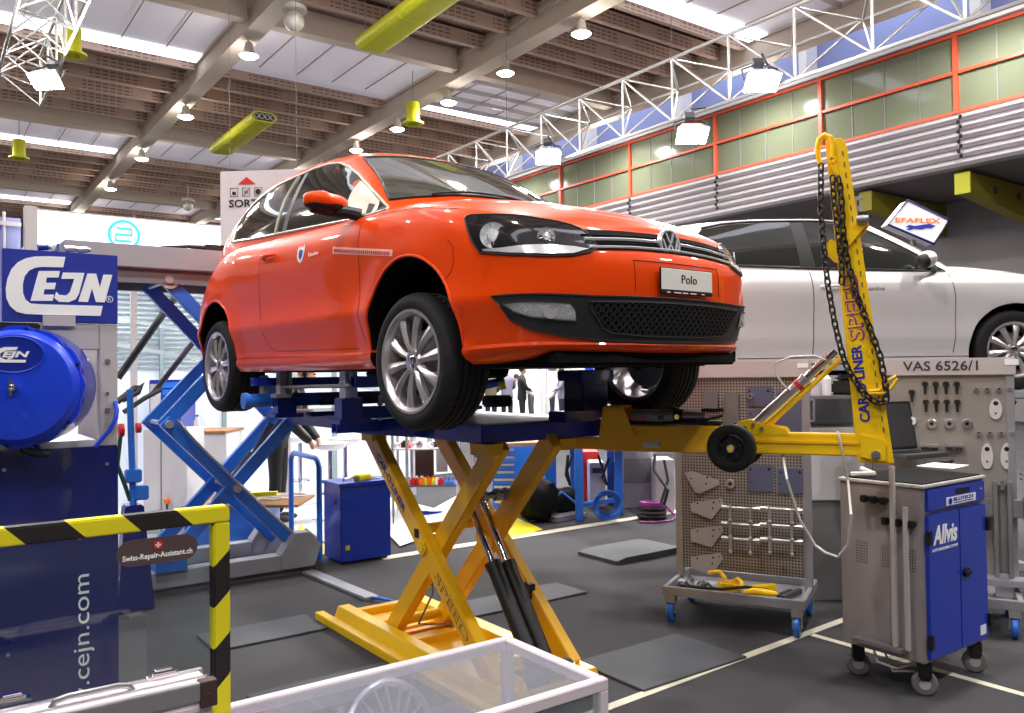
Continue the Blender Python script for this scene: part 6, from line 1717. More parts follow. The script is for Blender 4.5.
# bench unit behind between the two boards
wb = thing('drawer_cabinet', 'dark grey drawer cabinet with silver handle seen between the two tool boards', 'cabinet', tuple(onz(830, 520, 0)))
DZ = 5.75
q0, q1 = at(806, 396, DZ), at(868, 424, DZ)
rgt = Vector((math.cos(YAW), -math.sin(YAW), 0)); awy = Vector((math.sin(YAW), math.cos(YAW), 0))
def cb(p, q, dep, m, nm, par, back=0, bevel=.004):
    """box whose front spans two pixels' points, set in the view-facing plane"""
    z0_, z1_ = min(p.z, q.z), max(p.z, q.z); c0_ = Vector((p.x, p.y, 0)); c1_ = Vector((q.x, q.y, 0))
    b = MB(); b.prism([c0_+UP*z0_+awy*back, c1_+UP*z0_+awy*back, c1_+UP*z1_+awy*back, c0_+UP*z1_+awy*back], awy*dep); return b.build(nm, m, par, bevel=bevel)
pl, pr2 = at(804, 396, DZ), at(872, 600, DZ); pr2.z = 0
cb(pl, pr2, .34, M['mid_grey'], 'carcass', wb)
dp = cb(at(808, 399, DZ-.02), at(852, 424, DZ-.02), .03, M['dark_grey'], 'drawer', wb)
b = MB(); b.tube([at(811, 400, DZ-.02), at(814, 400, DZ-.08), at(814, 421, DZ-.08), at(811, 421, DZ-.02)], .008, 6); b.build('drawer_handle', M['alu'], dp)
cb(at(808, 428, DZ-.02), at(868, 450, DZ-.02), .03, M['grey_metal'], 'drawer', wb)
cb(at(808, 454, DZ-.02), at(868, 500, DZ-.02), .03, M['pale_grey'], 'drawer', wb)
topz = pl.z
for px, hh, m, lb_, cp in ((816, .15, 'pale_grey', 'pale bottle with red band on the drawer cabinet', 'red'), (826, .18, 'white', 'white bottle with blue cap on the drawer cabinet', 'blue_lift')):
    p = at(px, 390, DZ+.12); t = thing('bottle', lb_, 'bottle', (p.x, p.y, topz))
    b = MB(); b.lathe((p.x, p.y, topz), (0, 0, 1), [(0, 0), (.034, 0), (.036, .01), (.036, hh*.65), (.016, hh*.8), (.014, hh*.9)], 16); b.build('bottle_body', M[m], t)
    b = MB(); b.lathe((p.x, p.y, topz), (0, 0, 1), [(.018, hh*.86), (.018, hh), (0, hh)], 14); b.build('bottle_cap', M[cp], t)
p = at(845, 390, DZ+.16); b = MB(); b.box((p.x, p.y, topz+.05), (.2, .16, .10), rz=.3); b.box((p.x, p.y, topz+.12), (.12, .12, .05), rz=.8); o = b.build('tool_bag', M['black'], None, bevel=.02); tagit(o, 'black bag on the drawer cabinet behind the mast', 'bag')
# ================================================================ THE HOSE REEL STAND
SR = at(117, 400, 3.3); SY = SR.y
def C_(px, py, off=0.): return ony(px, py, SY-off)
XV = Vector((1, 0, 0))
stand = thing('hose_reel_stand', 'tall navy stand with CEJN sign above a blue hose reel', 'stand', (SR.x-.4, SY+.3, 0))
xr_, xl_ = SR.x, C_(2, 300).x
zt, zb = C_(60, 252.5).z, C_(60, 322.7).z
b = MB(); b.bb((xl_, SY-.02, zb), (xr_, SY+.02, zt)); sg2 = b.build('sign_board', M['blue_sign'], stand, bevel=.002)
def cs(x, y): return C_(x/5.096, 200+y/5.096, .0205)
def zpl(p): return Vector((p.x, SY-.0205, p.z))
cpts = [(333, 290), (250, 287), (178, 288), (130, 298), (90, 318), (58, 352), (38, 400), (29, 450), (32, 500), (50, 540), (85, 570), (130, 581), (200, 584), (512, 591), (523, 540), (200, 531), (155, 527), (130, 508), (117, 475), (116, 430), (125, 390), (148, 360), (180, 345), (215, 341), (322, 343)]
b = MB(); b.prism([zpl(cs(*p)) for p in cpts], (0, -.003, 0)); b.build('logo_c', M['text_white'], sg2)
a0, a1 = cs(150, 512), cs(560, 520); th = cs(300, 368)
b = MB()
LET = [[(197, 362), (305, 362), (298, 395), (238, 395), (233, 422), (285, 422), (278, 455), (226, 455), (221, 482), (275, 482), (268, 514), (155, 514)],
       [(320, 370), (430, 372), (402, 478), (386, 506), (350, 521), (300, 519), (276, 500), (286, 468), (302, 484), (338, 486), (356, 470), (378, 402), (312, 402)],
       [(445, 375), (490, 376), (508, 445), (527, 380), (572, 382), (533, 522), (488, 520), (468, 450), (448, 520), (398, 518)]]
for L3 in LET: b.prism([zpl(cs(*p)) for p in L3], (0, -.003, 0))
b.build('logo_letters', M['text_white'], sg2)
q = cs(558, 506); b = MB(); b.lathe(zpl(q), (0, -1, 0), [(.0105, 0), (.013, 0), (.013, .002), (.0105, .002)], 20, closed=True); b.build('registered_mark', M['text_white'], sg2)
write('R', zpl(q)+Vector((-.0045, 0, -.006)), XV, UP, .012, M['text_white'], sg2)
# frame
fz0, fz1 = C_(60, 448).z, zb-.004
fw_ = C_(117, 350).x - C_(99, 350).x
b = MB(); b.bb((xl_-.25, SY-.015, fz1-.10), (xr_-fw_-.001, SY+.03, fz1)); b.build('frame_beam', M['grey_metal'], stand, bevel=.003)
b = MB(); b.bb((xr_-fw_, SY-.015, fz0), (xr_, SY+.05, fz1)); b.build('frame_post', M['grey_metal'], stand, bevel=.003)
b = MB(); b.bb((xl_+.13, SY-.03, fz1-.01), (xl_+.24, SY+.02, fz1+.03)); b.build('sign_clip', M['grey_metal'], stand)
b = MB()
for py in (361, 393, 410): bolt(b, C_(107.5, py, .015), (0, -1, 0), .011 if py != 393 else .006, .008)
b.build('post_bolt', M['steel'], stand)
b = MB(); b.bb((xr_-.9, SY+.42, fz0), (xr_-.83, SY+.48, fz1)); b.bb((xr_-.07, SY+.42, fz0), (xr_, SY+.48, fz1)); b.bb((xr_-.9, SY+.42, fz1-.06), (xr_, SY+.48, fz1)); b.build('rear_frame', M['grey_metal'], stand, bevel=.003)
b = MB(); b.bb((xr_-.95, SY-.02, .06), (xr_, SY+.5, fz0)); b.build('cabinet', M['blue_navy'], stand, bevel=.004)
b = MB(); b.bb((xr_-.96, SY-.03, 0), (xr_+.01, SY+.51, .06)); b.build('plinth', M['black'], stand)
b = MB()
for px, py in ((107, 464), (4, 470), (80, 538), (8, 655)): bolt(b, C_(px, py, .021), (0, -1, 0), .008, .004)
b.build('cabinet_bolt', M['steel'], stand)
b = MB(); b.bb((xr_-.60, SY-.0, fz0), (xr_-fw_-.01, SY+.4, fz0+.025)); b.build('shelf', mat_pattern('shelf_holes', (215, 215, 220), (70, 70, 75), (0, 1), (.035, .05), (.2, .2)), stand)
c1, c0 = C_(93.5, 573, .0205), C_(93.5, 690, .0205)
L_ = (c1.z-c0.z)*1.50
write('www.cejn.com', (C_(93.5, 573).x, SY-.0205, c1.z-L_), UP, -XV, (C_(93.5, 573).x-C_(73, 573).x), M['text_white'], stand, width=L_, bold=-.003)
# blue inlet pipe and black handle
b = MB(); b.tube([C_(115, 402, .02), C_(117, 410, .04), C_(116, 418, .05), C_(110, 430, .05), C_(101, 440, .05), C_(95, 447, .05)], .0085, 8); b.tube([C_(33, 440, .05), C_(40, 452, .05)], .010, 8); b.build('air_pipe', M['blue_reel'], stand)
# reel
RC = ony(17, 387, SY-.16); ra_ = Vector((-.346, -.936, 0)).normalized()
reel = thing('hose_reel', 'round blue hose reel with oval CEJN badge', 'hose reel', tuple(RC))
px_, py_, pz_ = frame_from(ra_, UP); ex = UP.cross(ra_).normalized(); ex = -ex if ex.x < 0 else ex
def RP(u, v, w_): return RC + ex*u + UP*v + ra_*w_
Rr = 62/826*(RC-EYEV).dot(awy)
out = []
for k in range(48):
    a = 2*PI*k/48; rr_ = Rr*(.955+.045*math.cos(6*(a-R(90)))**2)
    if abs(((math.degrees(a)) % 60)-30) < 9: rr_ = Rr*1.0
    out.append((math.cos(a)*rr_, math.sin(a)*rr_))
b = MB(); b.prism([RP(u, v, -.0) for u, v in out], -ra_*.03); b.build('front_flange', M['blue_reel'], reel, bevel=.004)
b = MB(); b.lathe(RC, ra_, [(Rr*.93, 0), (Rr*.91, .018), (Rr*.84, .034), (Rr*.6, .042), (0, .044)], 48); b.build('front_cover', M['blue_reel'], reel)
b = MB(); b.lathe(RC, ra_, [(Rr*.97, -.03), (Rr*.99, -.10), (Rr*.97, -.22), (Rr*.80, -.26), (0, -.26)], 48); b.build('drum_housing', M['blue_deep'], reel)
b = MB()
for k in range(6):
    a = R(90+60*k-8); bolt(b, RP(math.cos(a)*Rr*.95, math.sin(a)*Rr*.95, 0), ra_, .007, .006)
b.build('rim_bolt', M['black'], reel)
b = MB(); b.cyl(RP(0, 0, .04), RP(0, 0, .065), .016, n=16); b.ball(RP(0, 0, .066), .014, 10); b.bb(RP(-.008, 0, .045)-Vector((.004, .004, .03)), RP(-.008, 0, .045)+Vector((.004, .004, .03))); b.build('spindle', M['chrome'], reel)
bc = RP(-.0, Rr*.52, .038)
pts = [bc+ex*(math.cos(2*PI*k/32)*.098)+UP*(math.sin(2*PI*k/32)*.064) for k in range(32)]
b = MB(); b.prism(pts, ra_*.006); bd_ = b.build('badge', M['blue_deep'], reel, bevel=.002)
b = MB(); b.tube([p+ra_*.006 for p in pts], .003, 6, closed=True); b.build('badge_rim', M['blue_reel'], bd_)
def BQ(x, y): return bc + ex*((x-92)/5.1/826*3.02*1.22) - UP*((y-173)/5.1/826*3.02*1.05) + ra_*.0065
b = MB(); cp = [(110, 138), (60, 138), (30, 152), (18, 178), (24, 198), (44, 210), (136, 212), (140, 199), (62, 196), (46, 186), (46, 168), (66, 155), (104, 153)]
b.prism([BQ(*p) for p in cp], ra_*.002); b.build('badge_letter_c', M['text_white'], bd_)
write('EJN', BQ(52, 195), ex, UP, (BQ(52, 158)-BQ(52, 195)).length, M['text_white'], bd_, width=(BQ(152, 195)-BQ(52, 195)).length, shear=.25, bold=.04)
b = MB(); b.bb(Vector((RC.x-.06, SY-.10, fz1-.045)), Vector((RC.x+.08, SY-.02, fz1-.005))); b.build('reel_bracket', M['black'], reel, bevel=.006)
b = MB(); b.tube([RP(.0, -Rr, -.06), RP(.03, -Rr-.02, -.08), RP(.08, -Rr-.03, -.1)], .014, 8); b.build('hose_outlet', M['black'], reel)
# couplings on top of the sign
for k, (px, col, lb_) in enumerate(((43, 'blue_deep', 'small blue coupling on top of the CEJN sign, left'), (58, 'blue_lift', 'upright blue hose nipple on top of the CEJN sign'), (70, 'alu', 'silver coupling on the CEJN sign, left of the pair'), (82, 'alu', 'silver coupling on the CEJN sign, right of the pair'))):
    p = C_(px, 250); p = Vector((p.x, SY, zt))
    t = thing('hose_coupling', lb_, 'coupling', tuple(p), group='couplings on the sign')
    if k == 1:
        b = MB(); b.cyl(p, p+UP*.035, .005, n=8); b.build('stem', M[col], t)
        b = MB(); b.cyl(p, p+UP*.008, .012, n=8); b.build('collar', M['steel'], t)
    else:
        b = MB(); b.cyl(p+UP*.014-XV*.018, p+UP*.018+XV*.018, .013, n=12); b.build('body', M[col], t)
        b = MB(); b.cyl(p+UP*.018+XV*.016, p+UP*.018+XV*.03, .009, n=8); b.build('nut', M['steel'], t)
# ================================================================ BLACK AND YELLOW GUARD
g0 = at(221, 513, 2.2); GY = g0.y; TH = .043
M['haz_bar'] = mat_stripes('haz_bar', (226, 214, 24), (34, 28, 26), 1, 1, .25)
M['haz_post'] = mat_stripes('haz_post', (226, 214, 24), (34, 28, 26), 1, -1, .215)
gx = at(229, 513, 2.2).x
guard = thing('hazard_guard', 'black and yellow striped guard frame with clear pane', 'guard', (gx-.5, GY, 0))
b = MB(); b.bb((gx-TH, GY-TH/2, 0), (gx, GY+TH/2, g0.z-TH/2)); b.build('guard_post', M['haz_post'], guard, bevel=.004)
b = MB(); b.bb((gx-1.25, GY-TH/2, 0), (gx-1.25+TH, GY+TH/2, g0.z-TH/2)); b.build('guard_post', M['haz_post'], guard, bevel=.004)
b = MB(); b.bb((gx-1.25, GY-TH/2, g0.z-TH/2), (gx, GY+TH/2, g0.z+TH/2)); b.build('top_bar', M['haz_bar'], guard, bevel=.004)
b = MB(); b.bb((gx-1.2, GY-.003, .45), (gx-TH, GY+.003, g0.z-TH/2)); b.build('clear_pane', M['glass'], guard)
lp = [ony(116, 552, GY-.004), ony(197, 545, GY-.004)]
lx0, lx1 = lp[0].x, ony(197, 550, GY).x; lz = ony(156, 550, GY).z; hz_ = .033
b = MB(); pts = []
for k in range(9): a = -PI/2+PI*k/8; pts.append((lx1-hz_+math.cos(a)*hz_, GY-.005, lz+math.sin(a)*hz_))
for k in range(9): a = PI/2+PI*k/8; pts.append((lx0+hz_+math.cos(a)*hz_, GY-.005, lz+math.sin(a)*hz_))
b.prism(pts, (0, -.002, 0)); lab_ = b.build('pane_sticker', mat('brown_label', (84, 66, 68), .5), guard)
write('Swiss-Repair-Assistant.ch', (lx0+.014, GY-.0072, lz-.022), XV, UP, .018, M['text_white'], lab_, width=(lx1-lx0)-.028, bold=.015)
cx_ = (lx0+lx1)/2+.0; b = MB(); b.bb((cx_-.010, GY-.0085, lz+.004), (cx_+.010, GY-.007, lz+.024)); b.build('red_square', M['red'], lab_)
b = MB(); b.bb((cx_-.002, GY-.0095, lz+.0075), (cx_+.002, GY-.0085, lz+.0205)); b.bb((cx_-.0065, GY-.0095, lz+.012), (cx_+.0065, GY-.0085, lz+.016)); b.build('white_cross', M['white'], lab_)
# ================================================================ GLASS DISPLAY CASE
DX0, DX1, DY0, DY1, DZ1 = -.25, 1.75, 1.92, 2.455, .65
dc = thing('display_case', 'aluminium framed glass display case in the foreground', 'display case', ((DX0+DX1)/2, (DY0+DY1)/2, 0))
s_ = .036
def rail(a, c, nm='frame_rail', m='pink_case'):
    b = MB(); b.bb(a, c); return b.build(nm, M[m], dc, bevel=.003)
rail((DX0, DY0, DZ1-s_), (DX1, DY0+s_, DZ1)); rail((DX0, DY1-s_, DZ1-s_), (DX1, DY1, DZ1))
rail((DX1-s_, DY0+s_, DZ1-s_), (DX1, DY1-s_, DZ1)); rail((DX0, DY0+s_, DZ1-s_), (DX0+s_, DY1-s_, DZ1)); rail((.50, DY0+s_, DZ1-s_), (.50+s_, DY1-s_, DZ1))
for x in (DX0, DX1-s_):
    for y in (DY0, DY1-s_): rail((x, y, 0), (x+s_, y+s_, DZ1-s_), 'corner_post')
for y in (DY0, DY1-s_): rail((DX0+s_, y, .22), (DX1-s_, y+s_, .22+s_))
rail((DX0+s_, DY0+s_, .225), (DX1-s_, DY1-s_, .25), 'floor_panel', 'white_wall')
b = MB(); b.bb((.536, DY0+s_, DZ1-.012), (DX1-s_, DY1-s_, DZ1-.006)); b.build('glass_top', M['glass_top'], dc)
b = MB(); b.bb((DX0+s_, DY0+s_, DZ1-.014), (.50, DY1-s_, DZ1-.002)); b.build('solid_top', M['white_wall'], dc)
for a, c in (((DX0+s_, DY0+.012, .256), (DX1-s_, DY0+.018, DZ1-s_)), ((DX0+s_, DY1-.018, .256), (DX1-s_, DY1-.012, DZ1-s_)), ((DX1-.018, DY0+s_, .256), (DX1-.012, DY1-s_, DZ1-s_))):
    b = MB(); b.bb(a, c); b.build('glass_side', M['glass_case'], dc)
b = MB()
for x, y in ((DX1+.001, DY0+.018),): b.bb((DX1, DY0+.006, DZ1-.03), (DX1+.002, DY0+.03, DZ1-.006))
b.build('corner_bracket', M['steel'], dc)
b = MB(); b.tube([(DX1+.0, DY0+.3, .30), (DX1+.06, DY0+.28, .12), (DX1+.25, DY0+.2, .02), (DX1+.5, DY0+.1, .012), (DX1+.8, DY0+.15, .012)], .008, 6); b.build('power_cable', M['black'], dc)
# inside: a wheel trim, papers and small parts
wt = thing('wheel_trim', 'silver spoked wheel trim standing inside the glass case', 'wheel trim', (1.25, 2.33, .25))
c = ony(392, 700, 2.33); c.z = .452
ax = Vector((.25, -.9, .35)).normalized()
b = MB(); b.lathe(c, ax, [(.165, -.02), (.188, -.01), (.19, .004), (.18, .010), (.165, .0), (.16, -.015)], 48, closed=True)
for k in range(10):
    a = 2*PI*k/10; x_, y_, z_ = frame_from(ax); d = x_*math.cos(a)+y_*math.sin(a); e = ax.cross(d)
    for s2 in (-1, 1): b.bar(c+d*.03+e*.008*s2+ax*.012, c+d*.17+e*.024*s2, .012, .012, up=ax)
b.lathe(c, ax, [(.036, .0), (.036, .018), (.02, .024), (0, .024)], 24); b.build('trim_disc', M['alu'], wt)
b = MB(); b.lathe(c, ax, [(.165, -.02), (0, -.022)], 40); b.build('backing', mat('trim_back', (150, 152, 165), .4, metal=.3), wt)
b = MB(); b.bb((c.x-.08, c.y-.02, .25), (c.x+.08, c.y+.08, .285)); b.build('rest', M['grey_metal'], wt)
for k, (x, y, w_, h_, rz, m, lb_) in enumerate(((.86, 2.2, .2, .28, .3, 'white', 'white leaflet lying in the glass case left of the wheel trim'), (.70, 2.1, .18, .12, -.3, 'purple', 'violet leaflet in the left of the glass case'), (.98, 2.3, .12, .16, -.4, 'cyan', 'pale cyan card beside the wheel trim'))):
    b = MB(); b.box((x, y, .253), (w_, h_, .004), rz); o = b.build('leaflet', M[m]); tagit(o, lb_, 'leaflet')
t = thing('metal_part', 'small steel fitting on the floor of the glass case right of the wheel trim', 'part', (1.45, 2.15, .25))
b = MB(); b.cyl((1.42, 2.15, .27), (1.54, 2.17, .27), .018, n=12); b.cyl((1.44, 2.15, .27), (1.47, 2.155, .27), .026, n=6); b.build('fitting', M['steel'], t)
b = MB(); b.cyl((1.54, 2.17, .27), (1.57, 2.175, .27), .010, n=8); b.build('nozzle', M['alu'], t)
# aluminium suitcase standing on the case
SX1, SYa, SYb, SZ = .534, 1.966, 2.066, .93
d0 = onz(200, 669, .93); SX1 = d0.x; SYb = d0.y; SYa = SYb-.098
if SYa < DY0: pass
su = thing('suitcase', 'white aluminium suitcase with ribbed side and dark corner', 'suitcase', (SX1-.35, (SYa+SYb)/2, DZ1))
b = MB(); b.bb((SX1-.78, SYa, DZ1+.002), (SX1, SYb, SZ))
b.build('shell', M['pink_case'], su, bevel=.006)
b = MB(); b.bb((SX1-.79, SYa-.006, SZ-.035), (SX1+.004, SYa+.012, SZ+.004)); b.bb((SX1-.79, SYb-.012, SZ-.035), (SX1+.004, SYb+.004, SZ+.004)); b.bb((SX1-.79, SYa+.04, SZ-.002), (SX1+.002, SYa+.05, SZ+.003)); b.build('edge_profile', M['alu'], su, bevel=.002)
b = MB()
for k in range(12): b.bb((SX1-.76, SYa-.004, DZ1+.02+k*.0185), (SX1-.03, SYa, DZ1+.029+k*.0185))
b.build('ribbing', M['pink_case'], su)
b = MB(); b.bb((SX1-.028, SYa-.010, SZ-.05), (SX1+.008, SYa+.022, SZ+.006)); b.cyl((SX1-.01, SYa-.010, SZ-.022), (SX1-.01, SYa-.013, SZ-.022), .004, n=8); b.build('corner_cap', mat('brown_corner', (74, 56, 54), .5), su, bevel=.003)
for px, py in ((163, 677), (12, 703)):
    p = onz(px, py, SZ); 
    b = MB(); b.bb((p.x-.035, p.y-.012, SZ), (p.x+.035, p.y+.012, SZ+.008)); b.bb((p.x-.018, p.y-.009, SZ+.006), (p.x+.018, p.y+.009, SZ+.020)); b.cyl((p.x-.024, p.y-.012, SZ+.012), (p.x+.024, p.y-.012, SZ+.012), .005, n=8); b.build('latch', M['chrome'], su, bevel=.002)
h0, h1 = onz(50, 706, SZ), onz(133, 691, SZ)
b = MB(); ym = (SYa+SYb)/2+.005; b.tube([(h0.x, ym, SZ), (h0.x+.008, ym, SZ+.012), (h0.x+.03, ym, SZ+.016), (h1.x-.03, ym, SZ+.016), (h1.x-.008, ym, SZ+.012), (h1.x, ym, SZ)], .007, 8); b.build('handle', M['steel'], su)
# ================================================================ STAND BEHIND THE BLUE LIFT
b = MB(); b.bb((-.6, 7.5, 0), (5.0, 11.4, .015)); struct('floor', b, mat('stand_floor', (196, 196, 200), .4))
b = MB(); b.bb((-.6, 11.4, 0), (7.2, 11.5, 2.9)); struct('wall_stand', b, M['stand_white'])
b = MB()
b.bb((.9, 9.5, 2.88), (7.2, 11.4, 2.93))
for k in range(12): b.bb((.9, 9.65+k*.145, 2.80), (7.2, 9.69+k*.145, 2.88))
struct('ceiling', b, M['stand_white'])
b = MB()
for x in (1.9, 3.6, 5.3): b.bb((x, 9.55, .015), (x+.06, 9.61, 2.88))
struct('trim_8', b, M['grey_metal'])
b = MB()
for k in range(16): b.bb((-.5, 11.36, 1.72+.062*k), (7.1, 11.40, 1.74+.062*k))
for k in range(9): b.bb((.2+.8*k, 11.34, .02), (.25+.8*k, 11.4, 2.8))
struct('trim_10', b, mat('slat_grey', (150, 166, 168), .5))
b = MB(); b.bar((.2, 10.6, 2.3), (6.8, 10.9, 1.15), .04, .05); b.bar((.2, 11.0, 2.6), (6.8, 11.1, 1.6), .03, .04)
struct('trim_11', b, mat('pipe_grey', (176, 186, 188), .5))
st = thing('light_fascia', 'long backlit white fascia board with round cyan logo above the blue lift', 'fascia', (3.5, 9.45, 2.9))
b = MB(); b.bb((1.015, 9.42, 2.95), (7.2, 9.5, 3.285)); b.build('light_box', M['fascia'], st)
b = MB(); b.bb((1.0, 9.41, 2.90), (7.2, 9.52, 2.95)); b.bb((1.0, 9.41, 3.285), (7.2, 9.52, 3.30)); b.build('box_edge', M['grey_metal'], st)
c = ony(124, 235, 9.415)
b = MB(); b.lathe(c, (0, -1, 0), [(.128, 0), (.162, 0), (.162, .006), (.128, .006)], 40, closed=True)
b.bb((c.x-.075, c.y-.006, c.z+.050), (c.x+.07, c.y, c.z+.080)); b.bb((c.x-.075, c.y-.006, c.z-.015), (c.x+.085, c.y, c.z+.015)); b.bb((c.x-.075, c.y-.006, c.z-.080), (c.x+.07, c.y, c.z-.050)); b.bb((c.x+.065, c.y-.006, c.z-.01), (c.x+.085, c.y, c.z+.075)); b.bb((c.x-.09, c.y-.006, c.z-.075), (c.x-.07, c.y, c.z+.01))
b.build('cyan_logo', M['cyan'], st)
b = MB()
for x in (1.9, 3.6, 5.3): b.cyl((x, 9.45, 3.3), (x, 9.45, 3.335), .02, n=10)
b.build('clip', M['dark_grey'], st)
b = MB(); b.bb((.90, 9.4, .0), (1.01, 9.55, 3.32)); o = struct('trim_9', b, M['grey_metal'])
b = MB(); b.bb((-1.5, 9.8, 0), (.9, 9.9, 3.25)); struct('wall_panel', b, mat('lilac_wall', (140, 143, 186), .6))
b = MB(); b.bb((.52, 9.76, .4), (.66, 9.79, 3.2)); o = b.build('light_strip', mat('blue_glow', (90, 110, 255), .5, emit=1.2)); tagit(o, 'blue glowing strip on the lilac panel at the far left', 'light')
b = MB(); b.bb((-1.5, 9.74, 3.16), (.9, 9.8, 3.2))
for x in (.2, .75): b.cyl((x, 9.77, 2.6), (x, 9.77, 3.3), .015, n=6)
o = b.build('panel_rail', M['grey_metal']); tagit(o, 'thin grey rail along the top of the lilac panel', 'rail')
for x in (1.6, 3.6, 5.6): lamp('stand_light', 'AREA', (x, 10.4, 2.82), 55, (1, 1, 1), 1.2, (x, 10.4, 0))
def box_thing(name, px0, px1, py0, D, dep, m, lab, cat, zb=0., z1=None, parts=None):
    p0 = at(px0, py0, D); p1 = at(px1, py0, D)
    zt_ = z1 if z1 is not None else p0.z
    t = thing(name, lab, cat, ((p0.x+p1.x)/2, (p0.y+p1.y)/2, zb))
    b = MB(); a = Vector((p0.x, p0.y, zb)); c = Vector((p1.x, p1.y, zb)); b.prism([a, c, c+UP*(zt_-zb), a+UP*(zt_-zb)], awy*dep); b.build('carcass', M[m], t, bevel=.008)
    return t, a, c, zt_
# pale counters
t, a, c, z = box_thing('white_counter', 143, 186, 430, 8.4, .5, 'pale_grey', 'pale grey cabinet behind the left elbow of the blue lift', 'cabinet')
b = MB(); b.bar(a.lerp(c, .42)+UP*.04-awy*.004, a.lerp(c, .42)+UP*(z-.04)-awy*.004, .006, .006, up=awy); b.build('door_gap', M['dark_grey'], t)
b = MB(); p = at(167, 501, 8.35); b.ball(p, .035, 12); b.build('orange_lamp', M['orange'], t)
b = MB(); b.cyl(p, p-UP*(p.z-.02), .012, n=6); b.build('lamp_stalk', M['dark_grey'], t)
t, a, c, z = box_thing('white_counter', 189, 226, 434, 9.1, .55, 'pale_grey', 'white counter with brown top behind the blue lift arms', 'counter')
b = MB(); b.prism([a-awy*.02+UP*z, c-awy*.02+UP*z, c-awy*.02+UP*(z+.03), a-awy*.02+UP*(z+.03)], awy*.64); b.build('counter_top', M['wood'], t, bevel=.004)
p = at(197, 428, 9.3); t2 = thing('bottle', 'small pale bottle standing on the white counter', 'bottle', (p.x, p.y, z+.03))
b = MB(); b.lathe((p.x, p.y, z+.031), (0, 0, 1), [(0, 0), (.035, 0), (.035, .10), (.014, .13), (.014, .15), (0, .15)], 12); b.build('bottle_body', M['pale_grey'], t2)
b = MB(); b.lathe((p.x, p.y, z+.181), (0, 0, 1), [(.017, 0), (.017, .02), (0, .02)], 10); b.build('bottle_cap', M['blue_deep'], t2)
t, a, c, z = box_thing('tool_cabinet', 149, 180, 380, 10.2, .5, 'blue_deep', 'navy tool cabinet with drawers far behind the blue lift', 'cabinet')
for k in range(7):
    zz = z-.10-k*.09; b = MB(); b.prism([a.lerp(c, .45)+UP*zz-awy*.015, a.lerp(c, .93)+UP*zz-awy*.015, a.lerp(c, .93)+UP*(zz+.07)-awy*.015, a.lerp(c, .45)+UP*(zz+.07)-awy*.015], awy*.015); d_ = b.build('drawer', M['blue_lift'], t)
b = MB(); b.prism([a.lerp(c, .05)+UP*.3-awy*.01, a.lerp(c, .38)+UP*.3-awy*.01, a.lerp(c, .38)+UP*(z-.05)-awy*.01, a.lerp(c, .05)+UP*(z-.05)-awy*.01], awy*.01); b.build('side_panel', M['grey_metal'], t)
# blue jack with navy foot
p = at(133, 425, 5.75); jk = thing('trolley_jack', 'upright blue jack handle on a navy foot behind the CEJN stand', 'jack', (p.x, p.y, 0))
b = MB(); b.prism([(p.x-.12, p.y-.1, 0), (p.x+.12, p.y-.1, 0), (p.x+.06, p.y-.05, .72), (p.x-.06, p.y-.05, .72)], (0, .14, 0)); b.build('jack_body', M['blue_navy'], jk, bevel=.01)
b = MB(); b.cyl((p.x, p.y, .7), (p.x-.02, p.y, 1.52), .022, n=12); b.build('handle_tube', M['blue_lift'], jk)
b = MB(); b.box((p.x, p.y, .92), (.10, .09, .09)); b.box((p.x+.05, p.y, .80), (.09, .08, .10)); b.build('valve_block', M['blue_lift'], jk, bevel=.008)
b = MB(); b.cyl((p.x-.09, p.y, 1.24), (p.x-.06, p.y, 1.24), .045, n=16); b.cyl((p.x+.02, p.y, 1.25), (p.x+.05, p.y, 1.25), .035, n=16); b.build('gauge', M['red'], jk)
b = MB(); b.tube([(p.x-.08, p.y, 1.2), (p.x-.1, p.y, 1.0), (p.x-.05, p.y, .85), (p.x-.02, p.y, .75)], .014, 6); b.build('green_hose', mat('green_hose', (30, 70, 50), .5), jk)
# blue crate with cables
t, a, c, z = box_thing('parts_crate', 184, 262, 508, 7.75, .6, 'blue_lift', 'blue crate with a beige lid behind the foot of the blue lift', 'crate')
b = MB(); b.prism([a-awy*.05-rgt*.0+UP*z, c+rgt*.35-awy*.05+UP*z, c+rgt*.35-awy*.05+UP*(z+.025), a-awy*.05+UP*(z+.025)], awy*.66); b.build('lid', M['wood'], t)
zc = z+.026
cbh = thing('cable_heap', 'heap of pale cables lying on the blue crate', 'cables', tuple(a.lerp(c, .8)+UP*zc))
cols = ['cable_white', 'trim_pale', 'pale_grey']
for k in range(6):
    o0 = a.lerp(c, .55+.14*k)+awy*(.1+.05*(k % 3)); pts = [o0+rgt*(math.cos(q*.6+k)*.20)+awy*(math.sin(q*.6+k)*.12)+UP*(zc+.012+.008*k) for q in range(11)]
    b = MB(); b.tube(pts, .009, 6); b.build('cable_loop', M[cols[k % 3]], cbh)
p = a.lerp(c, .98); b = MB(); b.bar(p+UP*(zc+.09)-rgt*.10, p+UP*(zc+.10)+rgt*.16, .05, .04); b.build('yellow_grip', M['haz_yellow'], cbh)
b = MB(); b.bar(p+UP*(zc+.11)-rgt*.22, p+UP*(zc+.10)-rgt*.10, .04, .05); b.build('tool_nose', M['black'], cbh)
